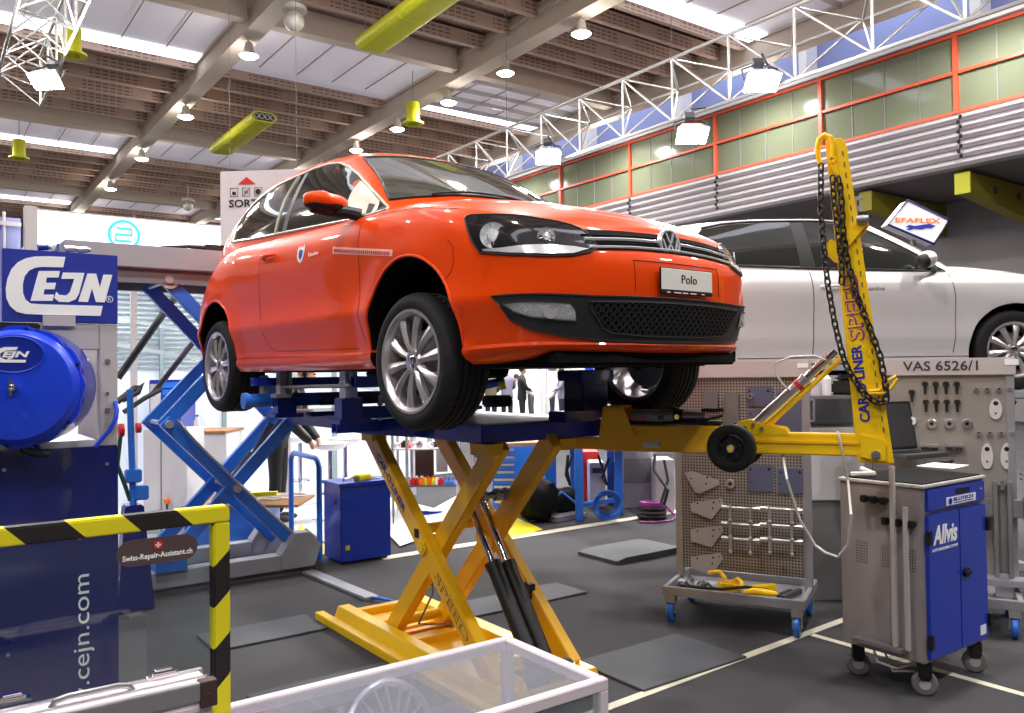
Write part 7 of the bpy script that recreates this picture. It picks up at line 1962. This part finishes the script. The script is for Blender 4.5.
# blue hoop rail
hp0, hp1 = at(291, 458, 7.6), at(319, 460, 6.95)
b = MB(); p0, p1 = Vector((hp0.x, hp0.y, 0)), Vector((hp1.x, hp1.y, 0)); zt_ = .90
r_ = .07
b.tube([p0+UP*.0, p0+UP*(zt_-r_), p0.lerp(p1, .05)+UP*(zt_-.02), p0.lerp(p1, .12)+UP*zt_, p0.lerp(p1, .88)+UP*zt_, p0.lerp(p1, .95)+UP*(zt_-.02), p1+UP*(zt_-r_), p1+UP*.0], .024, 12)
o = b.build('hoop_rail', M['blue_lift']); tagit(o, 'bright blue tubular hoop rail left of the blue cabinet', 'rail')
# control cabinet
cc = thing('control_cabinet', 'blue steel cabinet on the floor between the two scissor lifts', 'cabinet', (3.15, 6.68, 0))
b = MB(); b.bb((2.92, 6.5, .02), (3.39, 6.85, .665)); b.build('cabinet_body', M['blue_cab'], cc, bevel=.006)
b = MB(); b.bb((2.905, 6.485, .655), (3.405, 6.865, .685)); b.build('lid', M['blue_cab'], cc, bevel=.004)
b = MB(); b.bb((2.915, 6.58, .50), (2.92, 6.62, .54)); b.build('catch', M['black'], cc)
b = MB(); b.bb((2.96, 6.495, .12), (3.0, 6.5, .16)); b.build('warning_sticker', M['haz_yellow'], cc)
b = MB(); b.bb((2.95, 6.52, 0), (3.36, 6.83, .02)); b.build('plinth', M['black'], cc)
rc = thing('remote_control', 'yellow hand remote lying on top of the blue cabinet', 'remote', (3.2, 6.62, .685))
b = MB(); b.box((3.17, 6.60, .71), (.15, .08, .05), rz=.3); b.build('remote_body', M['haz_yellow'], rc, bevel=.01)
b = MB(); b.tube([(3.24, 6.62, .70), (3.32, 6.60, .69), (3.40, 6.52, .66), (3.41, 6.48, .5), (3.40, 6.47, .3)], .006, 6); b.tube([(3.02, 6.66, .695), (3.12, 6.74, .70), (3.26, 6.72, .70), (3.3, 6.62, .70)], .012, 6); b.build('remote_cable', M['cable_white'], rc)
b = MB(); p = at(386, 490, 7.25); b.ball(p, .022, 12); o = b.build('indicator_lamp', mat('lamp_white', (255, 250, 255), .4, emit=8)); tagit(o, 'small bright white lamp at the right edge of the blue cabinet', 'lamp')
b = MB()
q = [onz(292, 540), onz(300, 526), onz(329, 550), onz(322, 558)]
b.prism([Vector((p.x, p.y, .016)) for p in q], (0, 0, .004)); o = b.build('floor_marking', M['haz_yellow']); tagit(o, 'yellow marking on the floor left of the blue cabinet', 'marking')
b = MB(); q = [onz(300, 536), onz(306, 530), onz(322, 543), onz(317, 549)]; b.prism([Vector((p.x, p.y, .021)) for p in q], (0, 0, .002)); o = b.build('floor_marking', M['dark_grey']); tagit(o, 'dark patch within the yellow marking left of the blue cabinet', 'marking')
b = MB(); q = [onz(478, 532), onz(505, 513), onz(543, 530), onz(515, 538)]; b.prism([Vector((p.x, p.y, .004)) for p in q], (0, 0, .003)); o = b.build('floor_marking', M['haz_yellow']); tagit(o, 'yellow marking on the floor behind the yellow scissor arms', 'marking')
b = MB(); q = [onz(388, 535), onz(470, 490), onz(500, 512), onz(400, 548)]; b.prism([Vector((p.x, p.y, .0165)) for p in q], (0, 0, .003)); o = b.build('floor_marking', M['white']); tagit(o, 'white floor area behind the yellow scissor lift', 'marking')
# bar stools
def stool(px, D, lab):
    p = at(px, 445, D); t = thing('bar_stool', lab, 'stool', (p.x, p.y, .015), group='white bar stools')
    b = MB(); b.lathe((p.x, p.y, .80), (0, 0, 1), [(0, -.03), (.10, -.03), (.17, .0), (.20, .05), (.185, .055), (.15, .015), (0, .0)], 24); b.build('seat', M['white'], t)
    b = MB(); b.cyl((p.x, p.y, .03), (p.x, p.y, .78), .025, n=12); b.build('column', M['chrome'], t)
    b = MB(); b.lathe((p.x, p.y, .015), (0, 0, 1), [(0, .02), (.17, .01), (.2, 0), (0, 0)], 24); b.build('foot', M['chrome'], t)
    b = MB(); b.lathe((p.x, p.y, .30), (0, 0, 1), [(.10, -.01), (.12, -.01), (.12, .01), (.10, .01)], 20, closed=True); b.bar((p.x-.1, p.y, .30), (p.x+.1, p.y, .30), .02, .01); b.build('foot_ring', M['chrome'], t)
stool(300, 10.3, 'white bar stool just right of the black-clad visitor'); stool(330, 9.2, 'white bar stool above the blue cabinet, middle one'); stool(345, 9.9, 'white bar stool furthest right behind the blue cabinet')
# ================================================================ PEOPLE
def person(name_lab, pos, yaw, top, legs, hair, h=1.75, lean=0., bend=0., arm=(0.2, .3), skirt=False, walk=0.):
    t = thing('person', name_lab, 'person', pos, yaw)
    Mx = TR(pos, rz=yaw)
    S = h/1.75
    def skin(pts, edges, radii, m, nm, root=0, parent=None):
        me = bpy.data.meshes.new('sk'); me.from_pydata([tuple(Vector(p)*S) for p in pts], edges, []); o = bpy.data.objects.new('sk', me); COL.objects.link(o)
        md = o.modifiers.new('s', 'SKIN'); md.use_smooth_shade = True
        for i, r in enumerate(radii):
            me.skin_vertices[0].data[i].radius = (r[0]*S, r[1]*S) if isinstance(r, tuple) else (r*S, r*S)
        me.skin_vertices[0].data[root].use_root = True
        o.modifiers.new('u', 'SUBSURF').levels = 1
        bpy.context.view_layer.update()
        out = bpy.data.meshes.new_from_object(o.evaluated_get(bpy.context.evaluated_depsgraph_get()))
        bpy.data.objects.remove(o)
        out.transform(Mx); out.materials.clear(); out.materials.append(M[m]); out.name = nm
        for p in out.polygons: p.use_smooth = True; p.material_index = 0
        return link(nm, out, parent if parent is not None else t)
    sb = math.sin(bend); cb_ = math.cos(bend)
    def up(x, y, z):   # the torso hinges forward (+x) about the hips
        z0 = .95; dz = z-z0; return (x*cb_+dz*sb, y, z0+dz*cb_-x*sb)
    # body: pelvis, chest, neck, head, arms as one surface
    P = [(0, 0, .95), up(0, 0, 1.12), up(0, 0, 1.34), up(.0, 0, 1.46), up(.015, 0, 1.54), up(.03, 0, 1.63), up(.035, 0, 1.71)]
    E = [(0, 1), (1, 2), (2, 3), (3, 4), (4, 5), (5, 6)]
    Rr_ = [(.07, .06), (.07, .06), (.07, .06), (.055, .055), (.052, .052), (.08, .09), (.07, .08)]
    for s_ in (-1, 1):
        k = len(P)
        sh_ = up(0, s_*.19, 1.40); el = up(arm[0]*.5, s_*.24, 1.13); wr = up(arm[0]+.05, s_*(.22-arm[1]*.3), .93+arm[1]*.5); hd = up(arm[0]+.10, s_*(.21-arm[1]*.35), .86+arm[1]*.55)
        P += [sh_, el, wr, hd]; E += [(2, k), (k, k+1), (k+1, k+2), (k+2, k+3)]; Rr_ += [.03, .03, .028, (.028, .038)]
    for s_ in (-1, 1):
        k = len(P); f = walk*s_
        P += [(0, s_*.09, .90), (f*.12+.01, s_*.10, .50), (f*.22-.02, s_*.10, .09), (f*.22+.12, s_*.11, .04)]; E += [(0, k), (k, k+1), (k+1, k+2), (k+2, k+3)]; Rr_ += [.05, .045, .036, .035]
    body = skin(P, E, Rr_, 'skin', 'body')
    # clothes follow the same bones
    def ring_(z, wy, wx): return [Mx @ (Vector(up(math.cos(2*PI*k/20)*wx, math.sin(2*PI*k/20)*wy, z))*S) for k in range(20)]
    b = MB(); b.grid([ring_(z, wy, wx) for z, wy, wx in ((.80, .175, .125), (.84, .185, .135), (.95, .178, .13), (1.12, .168, .12), (1.30, .205, .13), (1.40, .215, .115), (1.455, .18, .09), (1.49, .10, .07), (1.51, .062, .058))], closed_u=True)
    b.grid([ring_(.80, .175*f, .125*f) for f in (1, .5, .02)], closed_u=True)
    b.build('jacket', M[top], t, merge=.002, smooth=70)
    P2 = [(0, 0, .88)]+P[:4]; E2_ = [(0, 1), (1, 2), (2, 3), (3, 4)]; R2 = [(.17, .135), (.165, .13), (.165, .125), (.175, .13), (.085, .08)]
    for s_ in (0, 1):
        q = P[7+4*s_:10+4*s_]; sh0 = Vector(q[0])*.45+Vector(P[2])*.55+Vector((0, 0, .03))
        skin([tuple(sh0)]+q, [(0, 1), (1, 2), (2, 3)], [.075, .085, .062, .048], top, 'sleeve', root=0)
    P3 = [(0, 0, 1.02), (0, 0, .90)]; E3 = [(0, 1)]; R3 = [(.15, .12), (.15, .12)]
    for s_ in (0, 1):
        q = P[15+4*s_:18+4*s_]; k = len(P3); P3 += q; E3 += [(1, k), (k, k+1), (k+1, k+2)]; R3 += [.105, .075, .06]
    skin(P3, E3, R3, legs, 'trousers', root=0)
    for s_ in (0, 1):
        a_ = Vector(P[17+4*s_]); c_ = Vector(P[18+4*s_]); b = MB(Mx); b.ball(((a_+c_)/2*S).to_tuple(), .1*S, 12, sc=(1.35, .5, .42)); b.build('shoe', M['black'], t)
    hc_ = Vector(up(.012, 0, 1.685))*S
    b = MB(Mx); b.ball(hc_, .098*S, 16, sc=(1.0, .92, 1.02)); b.v = [v for v in b.v]; b.build('hair', M[hair], t)
    fc = Vector(up(.075, 0, 1.64))*S
    b = MB(Mx); b.ball(fc, .075*S, 14, sc=(.75, .88, 1.25)); 
    b.cyl(fc+Vector((.048, 0, .01))*S, fc+Vector((.062, 0, -.02))*S, .006*S, .011*S, n=8)
    b.build('face', M['skin'], t)
    b = MB(Mx)
    for s_ in (-1, 1): b.ball(fc+Vector((.053, s_*.03, .02))*S, .009*S, 8)
    b.bar(fc+Vector((.056, -.022, -.045))*S, fc+Vector((.056, .022, -.045))*S, .004*S, .006*S); b.build('eyes_and_mouth', M['hair_dark'], t)
    return t
def pp(px, D): p = at(px, 400, D); return (p.x, p.y, 0)
p = pp(277, 8.9); person('person in black clothes leaning over behind the blue lift', (p[0], p[1], .016), R(-36), 'black', 'black', 'hair_fair', 1.78, bend=.42, arm=(.35, .2))
persons = [(491, 24, 'shirt_olive', 'trousers', 'hair_dark', R(60), 'distant visitor in olive jacket seen under the red car, leftmost', 1.72, 0.1),
           (507, 25, 'shirt_grey', 'trousers', 'hair_dark', R(60), 'distant visitor in grey-violet shirt seen from behind', 1.80, 0.),
           (522, 24, 'suit', 'suit', 'hair_dark', R(-30), 'distant man in dark suit standing in profile', 1.78, 0.),
           (531, 28, 'shirt_white', 'dark_grey', 'hair_dark', R(160), 'distant visitor in white shirt bending forward', 1.75, .75),
           (552, 26, 'shirt_white', 'trousers', 'hair_fair', R(-40), 'distant visitor in pale shirt stooping to the right', 1.72, .6),
           (562, 25, 'shirt_grey', 'trousers', 'hair_dark', R(150), 'distant visitor in striped grey top, rightmost', 1.74, 0.)]
for px, D, tp, lg, hr, yw, lb_, hh, bd_ in persons: person(lb_, pp(px, D), yw, tp, lg, hr, hh, bend=bd_)
# ================================================================ WORKSHOP STAND BEHIND THE YELLOW LIFT
def panel(px0, px1, D, zt, m, lab, name='exhibit_panel'):
    p0, p1 = at(px0, 400, D), at(px1, 400, D)
    t = thing(name, lab, 'panel', ((p0.x+p1.x)/2, (p0.y+p1.y)/2, 0))
    a = Vector((p0.x, p0.y, 0)); c = Vector((p1.x, p1.y, 0))
    b = MB(); b.prism([a, c, c+UP*zt, a+UP*zt], awy*.12); b.build('board', M[m], t)
    b = MB()
    for q in (a, c): b.cyl(q-awy*.03, q-awy*.03+UP*(zt+.05), .04, n=10)
    b.build('upright', M['grey_metal'], t)
    return t, a, c
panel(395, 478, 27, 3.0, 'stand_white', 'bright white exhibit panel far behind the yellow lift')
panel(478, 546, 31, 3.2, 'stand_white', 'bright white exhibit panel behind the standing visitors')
t, a, c = panel(546, 570, 29, 3.1, 'pale_grey', 'pale green-grey exhibit panel with a black poster')
b = MB(); b.prism([a.lerp(c, .1)-awy*.03+UP*1.7, a.lerp(c, .45)-awy*.03+UP*1.7, a.lerp(c, .45)-awy*.03+UP*2.6, a.lerp(c, .1)-awy*.03+UP*2.6], -awy*.02); b.build('poster', M['dark_grey'], t)
t, a, c = panel(570, 640, 27, 3.0, 'white_wall', 'exhibit panel with red and blue posters right of the visitors')
for f, m, z0, z1 in ((.22, 'blue_deep', 1.5, 2.1), (.42, 'red', 1.7, 2.3), (.55, 'mid_grey', .9, 1.4)):
    b = MB(); b.prism([a.lerp(c, f)-awy*.02+UP*z0, a.lerp(c, f+.12)-awy*.02+UP*z0, a.lerp(c, f+.12)-awy*.02+UP*z1, a.lerp(c, f)-awy*.02+UP*z1], -awy*.02); b.build('poster', M[m], t)
panel(640, 700, 16, 2.4, 'back_grey', 'grey partition behind the pegboard trolley')
p = at(541, 400, 22); b = MB(); b.cyl((p.x, p.y, 0), (p.x, p.y, 2.6), .06, n=10); o = b.build('white_pole', M['white']); tagit(o, 'white pole standing among the distant visitors', 'pole')
lamp('far_stand_light', 'AREA', tuple(at(530, 200, 24)), 900, (1, 1, 1), 3, tuple(at(530, 420, 26)))
# glazed shelf unit
SD_ = 9.3
sa, sc = at(392, 400, SD_), at(457, 400, SD_); sa.z = sc.z = 0
sh = thing('shelf_unit', 'open glass shelf unit with coloured parts seen between the yellow arms', 'shelf', tuple((sa+sc)/2))
for f in (0, .22, 1):
    q = sa.lerp(sc, f)
    for dd in (0, .4):
        b = MB(); b.cyl(q+awy*dd, q+awy*dd+UP*1.15, .018, n=8); b.build('upright', M['alu'], sh)
shz = [at(425, y, SD_).z for y in (522, 487, 450)]
for k, z in enumerate(shz):
    b = MB(); b.prism([sa+UP*z, sc+UP*z, sc+UP*(z+.014), sa+UP*(z+.014)], awy*.42); b.build('shelf_board', M['grey_metal' if k != 1 else 'dark_grey'], sh)
b = MB(); b.prism([sa.lerp(sc, .28)+awy*.41+UP*(shz[1]+.05), sa.lerp(sc, .58)+awy*.41+UP*(shz[1]+.05), sa.lerp(sc, .58)+awy*.41+UP*(shz[2]-.02), sa.lerp(sc, .28)+awy*.41+UP*(shz[2]-.02)], awy*.01); b.build('mesh_back', mat('mesh_brown', (92, 62, 56), .7, noise=.3, nscale=40), sh)
b = MB(); b.prism([sa.lerp(sc, .62)+awy*.40+UP*(shz[1]+.12), sa.lerp(sc, .80)+awy*.40+UP*(shz[1]+.12), sa.lerp(sc, .80)+awy*.40+UP*(shz[2]-.02), sa.lerp(sc, .62)+awy*.40+UP*(shz[2]-.02)], awy*.01); b.build('white_card', M['pale_grey'], sh)
rnd = random.Random(3)
def small(kind, q, z, m, lab, grp):
    if kind == 0:
        b = MB(); b.lathe((q.x, q.y, z), (0, 0, 1), [(0, 0), (.035, 0), (.03, .03), (.010, .05), (.010, .09), (0, .09)], 10); nm = 'coloured_coupling'
    elif kind == 1:
        b = MB(); b.box((q.x, q.y, z+.03), (.07, .05, .06), rz=rnd.random()*3); b.cyl((q.x, q.y, z+.06), (q.x, q.y, z+.08), .02, n=8); nm = 'small_box'
    else:
        b = MB(); b.lathe((q.x, q.y, z+.03), (0, 1, .2), [(.02, -.015), (.04, -.015), (.04, .015), (.02, .015)], 12, closed=True); nm = 'steel_fitting'
    o = b.build(nm, M[m]); tagit(o, lab, 'part', grp)
mid = ['red', 'red', 'orange', 'haz_yellow', 'orange', 'haz_yellow', 'white', 'red', 'blue_lift', 'blue_lift', 'blue_lift']
cn = {'red': 'red', 'orange': 'orange', 'haz_yellow': 'yellow', 'white': 'white', 'blue_lift': 'blue', 'alu': 'silver', 'black': 'black', 'cyan': 'cyan', 'blue_deep': 'navy'}
for k, m in enumerate(mid):
    small(0 if m == 'blue_lift' else 1, sa.lerp(sc, .30+.062*k)+awy*.08, shz[1]+.014, m, '%s fitting on the middle glass shelf between the yellow arms' % cn[m], 'fittings on the middle shelf, '+cn[m])
for k in range(4): small(1, sa.lerp(sc, .32+.09*k)+awy*.25, shz[1]+.014, ('white', 'white', 'red', 'red')[k], '%s block at the back of the middle glass shelf' % ('white', 'white', 'red', 'red')[k], 'back blocks, '+('white', 'red')[k > 1])
topm = ['alu', 'black', 'red', 'alu', 'alu', 'white', 'alu', 'black', 'blue_deep', 'cyan', 'alu']
for k, m in enumerate(topm): small((2, 1, 0)[k % 3], sa.lerp(sc, .06+.085*k)+awy*(.1+.1*(k % 2)), shz[2]+.014, m, '%s %s on the top glass shelf' % (cn[m], ('ring', 'block', 'cone')[k % 3]), 'top shelf parts, %s %s' % (cn[m], ('ring', 'block', 'cone')[k % 3]))
b = MB()
for k in range(4):
    q = sa.lerp(sc, .38+.06*k)+awy*(.1+.03*k); b.lathe((q.x, q.y, shz[0]+.04+.012*k), (.1, .1, 1), [(.10, -.014), (.13, -.014), (.13, .014), (.10, .014)], 20, closed=True)
o = b.build('hose_coil', M['blue_deep']); tagit(o, 'blue hose coil on the bottom glass shelf', 'hose')
p = at(474, 450, 8.9); t = thing('red_spray_gun', 'red and blue tool hanging behind the crossing yellow arms', 'tool', (p.x, p.y, 0))
b = MB(); b.cyl((p.x, p.y, 0), (p.x, p.y, 1.1), .015, n=8); b.lathe((p.x, p.y, 0), (0, 0, 1), [(0, 0), (.18, 0), (.18, .02), (0, .03)], 20); b.build('stand_pole', M['grey_metal'], t)
b = MB(); b.ball((p.x, p.y-.05, .86), .12, 12, sc=(.7, .5, 1.2)); b.tube([(p.x, p.y-.05, .98), (p.x+.06, p.y-.05, 1.05), (p.x+.03, p.y-.05, 1.12)], .03, 8); b.build('tool_body', M['red'], t)
b = MB(); b.ball((p.x-.03, p.y-.10, .80), .07, 10, sc=(.8, .5, 1.5)); b.build('tool_grip', M['blue_deep'], t)
# drawer cabinet
DC = 9.6
a, c = at(492, 447, DC), at(516, 447, DC); zt_ = a.z; a.z = c.z = 0; e_ = at(556, 450, DC+.15); e_.z = 0
t = thing('drawer_cabinet', 'blue workshop drawer cabinet with silver pulls behind the yellow lift', 'cabinet', tuple((a+c)/2))
b = MB(); b.prism([a, c, c+UP*zt_, a+UP*zt_], awy*.5); b.build('carcass', M['blue_lift'], t)
b = MB(); b.prism([c, e_, e_+UP*zt_, c+UP*zt_], awy*.5); b.build('side_bay', M['blue_lift'], t)
b = MB(); b.prism([a-awy*.03+UP*zt_, e_-awy*.03+UP*zt_, e_-awy*.03+UP*(zt_+.04), a-awy*.03+UP*(zt_+.04)], awy*.56); b.build('worktop', M['wood'], t)
for k in range(8):
    zz = zt_-.09-k*.085
    if zz < .04: break
    b = MB(); b.prism([a.lerp(c, .04)+UP*(zz)-awy*.02, a.lerp(c, .96)+UP*zz-awy*.02, a.lerp(c, .96)+UP*(zz+.075)-awy*.02, a.lerp(c, .04)+UP*(zz+.075)-awy*.02], awy*.02); d_ = b.build('drawer', M['blue_lift'], t)
    b = MB(); b.bar(a.lerp(c, .08)+UP*(zz+.055)-awy*.03, a.lerp(c, .92)+UP*(zz+.055)-awy*.03, .02, .025); b.build('drawer_pull', M['alu'], d_)
# bags and a board on the floor
def blob(px, py, D, r, sc, m, lab, name, cat):
    p = at(px, py, D); b = MB(); b.ball((0, 0, 0), r, 16, sc=sc)
    for i, v in enumerate(b.v): b.v[i] = v*(1+.10*math.sin(v.x*23+v.z*31)+.08*math.sin(v.y*37)) + Vector((p.x, p.y, r*sc[2]*1.0))
    o = b.build(name, M[m]); tagit(o, lab, cat)
blob(537, 490, 8.9, .26, (1.0, .7, .9), 'black_matte', 'black bag slumped against the blue drawer cabinet', 'black_bag', 'bag')
blob(562, 490, 9.3, .22, (1.2, .7, .7), 'black_matte', 'low black bag left of the blue table leg', 'black_bag', 'bag')
b = MB(); a, c = onz(522, 512), onz(572, 520); b.bar(a+UP*.03, c+UP*.03, .45, .05); o = b.build('white_board', M['galv']); tagit(o, 'flat pale board lying on the floor by the blue table leg', 'board')
b = MB(); b.tube([at(541, 462, 9.2), at(545, 480, 9.1), at(541, 497, 9.0), at(548, 503, 8.95), at(562, 492, 8.95), at(576, 503, 8.9), at(596, 504, 8.9)], .013, 6)
o = b.build('blue_cable', M['blue_lift']); tagit(o, 'thin blue cable trailing past the black bags', 'cable')
# blue table
TD = 9.0
l0, l1 = onz(579.5, 521), onz(619, 515)
tb = thing('steel_table', 'blue steel work table standing behind the yellow arm', 'table', tuple((l0+l1)/2))
zt_ = .82
for q in (l0, l1, l0+awy*.75, l1+awy*.75):
    b = MB(); b.bar(q, q+UP*zt_, .085, .085, up=awy); b.build('leg', M['blue_lift'], tb, bevel=.006)
b = MB(); b.bar(l0-rgt*.1+awy*.37+UP*(zt_+.03), l1+rgt*.15+awy*.37+UP*(zt_+.03), .9, .06); b.build('table_top', M['blue_deep'], tb, bevel=.006)
b = MB(); b.bar(l0+UP*.17, l1+UP*.17+awy*.02, .03, .05); b.build('stretcher', M['blue_lift'], tb)
def cb2(name, px0, px1, py, D, dep, m, lab, cat, zb=0.):
    return box_thing(name, px0, px1, py, D, dep, m, lab, cat, zb)
cb2('red_cabinet', 583, 599, 452, 10.2, .4, 'red', 'red cabinet behind the blue steel table', 'cabinet')
t, a, c, z = cb2('computer_tower', 590, 605, 463, 9.8, .5, 'pale_grey', 'pale grey computer tower under the blue table', 'computer')
b = MB(); b.prism([a.lerp(c, .15)+UP*(z-.12)-awy*.01, a.lerp(c, .85)+UP*(z-.12)-awy*.01, a.lerp(c, .85)+UP*(z-.06)-awy*.01, a.lerp(c, .15)+UP*(z-.06)-awy*.01], awy*.01); b.build('drive_slot', M['dark_grey'], t)
t, a, c, z = cb2('grey_cabinet', 623, 653, 440, 9.7, .5, 'galv', 'grey steel cabinet with darker band right of the blue table', 'cabinet')
b = MB(); b.prism([a.lerp(c, .02)+UP*.30-awy*.01, a.lerp(c, .92)+UP*.30-awy*.01, a.lerp(c, .92)+UP*.58-awy*.01, a.lerp(c, .02)+UP*.58-awy*.01], awy*.01); b.build('dark_band', M['mid_grey'], t)
cb2('white_cabinet', 655, 674, 460, 9.4, .4, 'pale_grey', 'small white cabinet beside the pegboard trolley', 'cabinet')
b = MB(); b.tube([at(655, 455, 9.2), at(654, 470, 9.1), at(661, 480, 9.0), at(668, 490, 8.9), at(664, 505, 8.9)], .018, 6); b.tube([at(664, 460, 9.1), at(668, 480, 9.0), at(660, 505, 8.9)], .015, 6)
o = b.build('black_cable', M['black']); tagit(o, 'black cables hanging in front of the small white cabinet', 'cable')
b = MB(); b.tube([at(568, 455, 9.1), at(566, 475, 9.1), at(570, 485, 9.1), at(567, 470, 9.15), at(572, 456, 9.2)], .018, 6); b.tube([at(598, 455, 9.3), at(603, 470, 9.3), at(607, 485, 9.3), at(602, 478, 9.35), at(609, 458, 9.3)], .014, 6)
o = b.build('black_cable', M['black']); tagit(o, 'black cables hanging at the blue table', 'cable')
# hose coils
cq = onz(608, 521)
b = MB(); cz = .17
for k in range(5):
    ctr = Vector((cq.x, cq.y, cz))+awy*(.02*k); rr_ = .155-.013*k
    b.tube([ctr+rgt*(math.cos(q*2*PI/28)*rr_)+UP*(math.sin(q*2*PI/28)*rr_)+awy*(.02*math.sin(q*.9+k)) for q in range(28)], .0115, 6, closed=True)
o = b.build('blue_hose_coil', M['blue_lift']); tagit(o, 'coil of bright blue hose standing against the blue table leg', 'hose')
cq = onz(652, 519)
t = thing('cable_coil', 'black cable coil with purple cable on top beside the grey cabinet', 'cable', tuple(cq))
for k, (m, nm) in enumerate((('black', 'coil'), ('dark_grey', 'coil'), ('black', 'coil'), ('purple', 'purple_coil'))):
    b = MB(); b.lathe((cq.x, cq.y, .03+.045*k), (.05, .03, 1), [(.08, -.02), (.15-.02*(k == 3), -.02), (.16-.03*(k == 3), 0), (.15-.02*(k == 3), .02), (.08, .02)], 24, closed=True); b.build(nm, M[m], t)
b = MB(); b.tube([(cq.x+.1, cq.y-.1, .15), (cq.x+.2, cq.y-.15, .03), (cq.x+.05, cq.y-.25, .012), (cq.x-.2, cq.y-.2, .012), (cq.x-.28, cq.y-.08, .012)], .010, 6); b.build('purple_cable', M['purple'], t)
# ---------------------------------------------------------------- tidy
for o in list(COL.objects):
    if o.type == 'EMPTY' and not o.children and o.name not in ('x',):
        print('EMPTY THING', o.name)
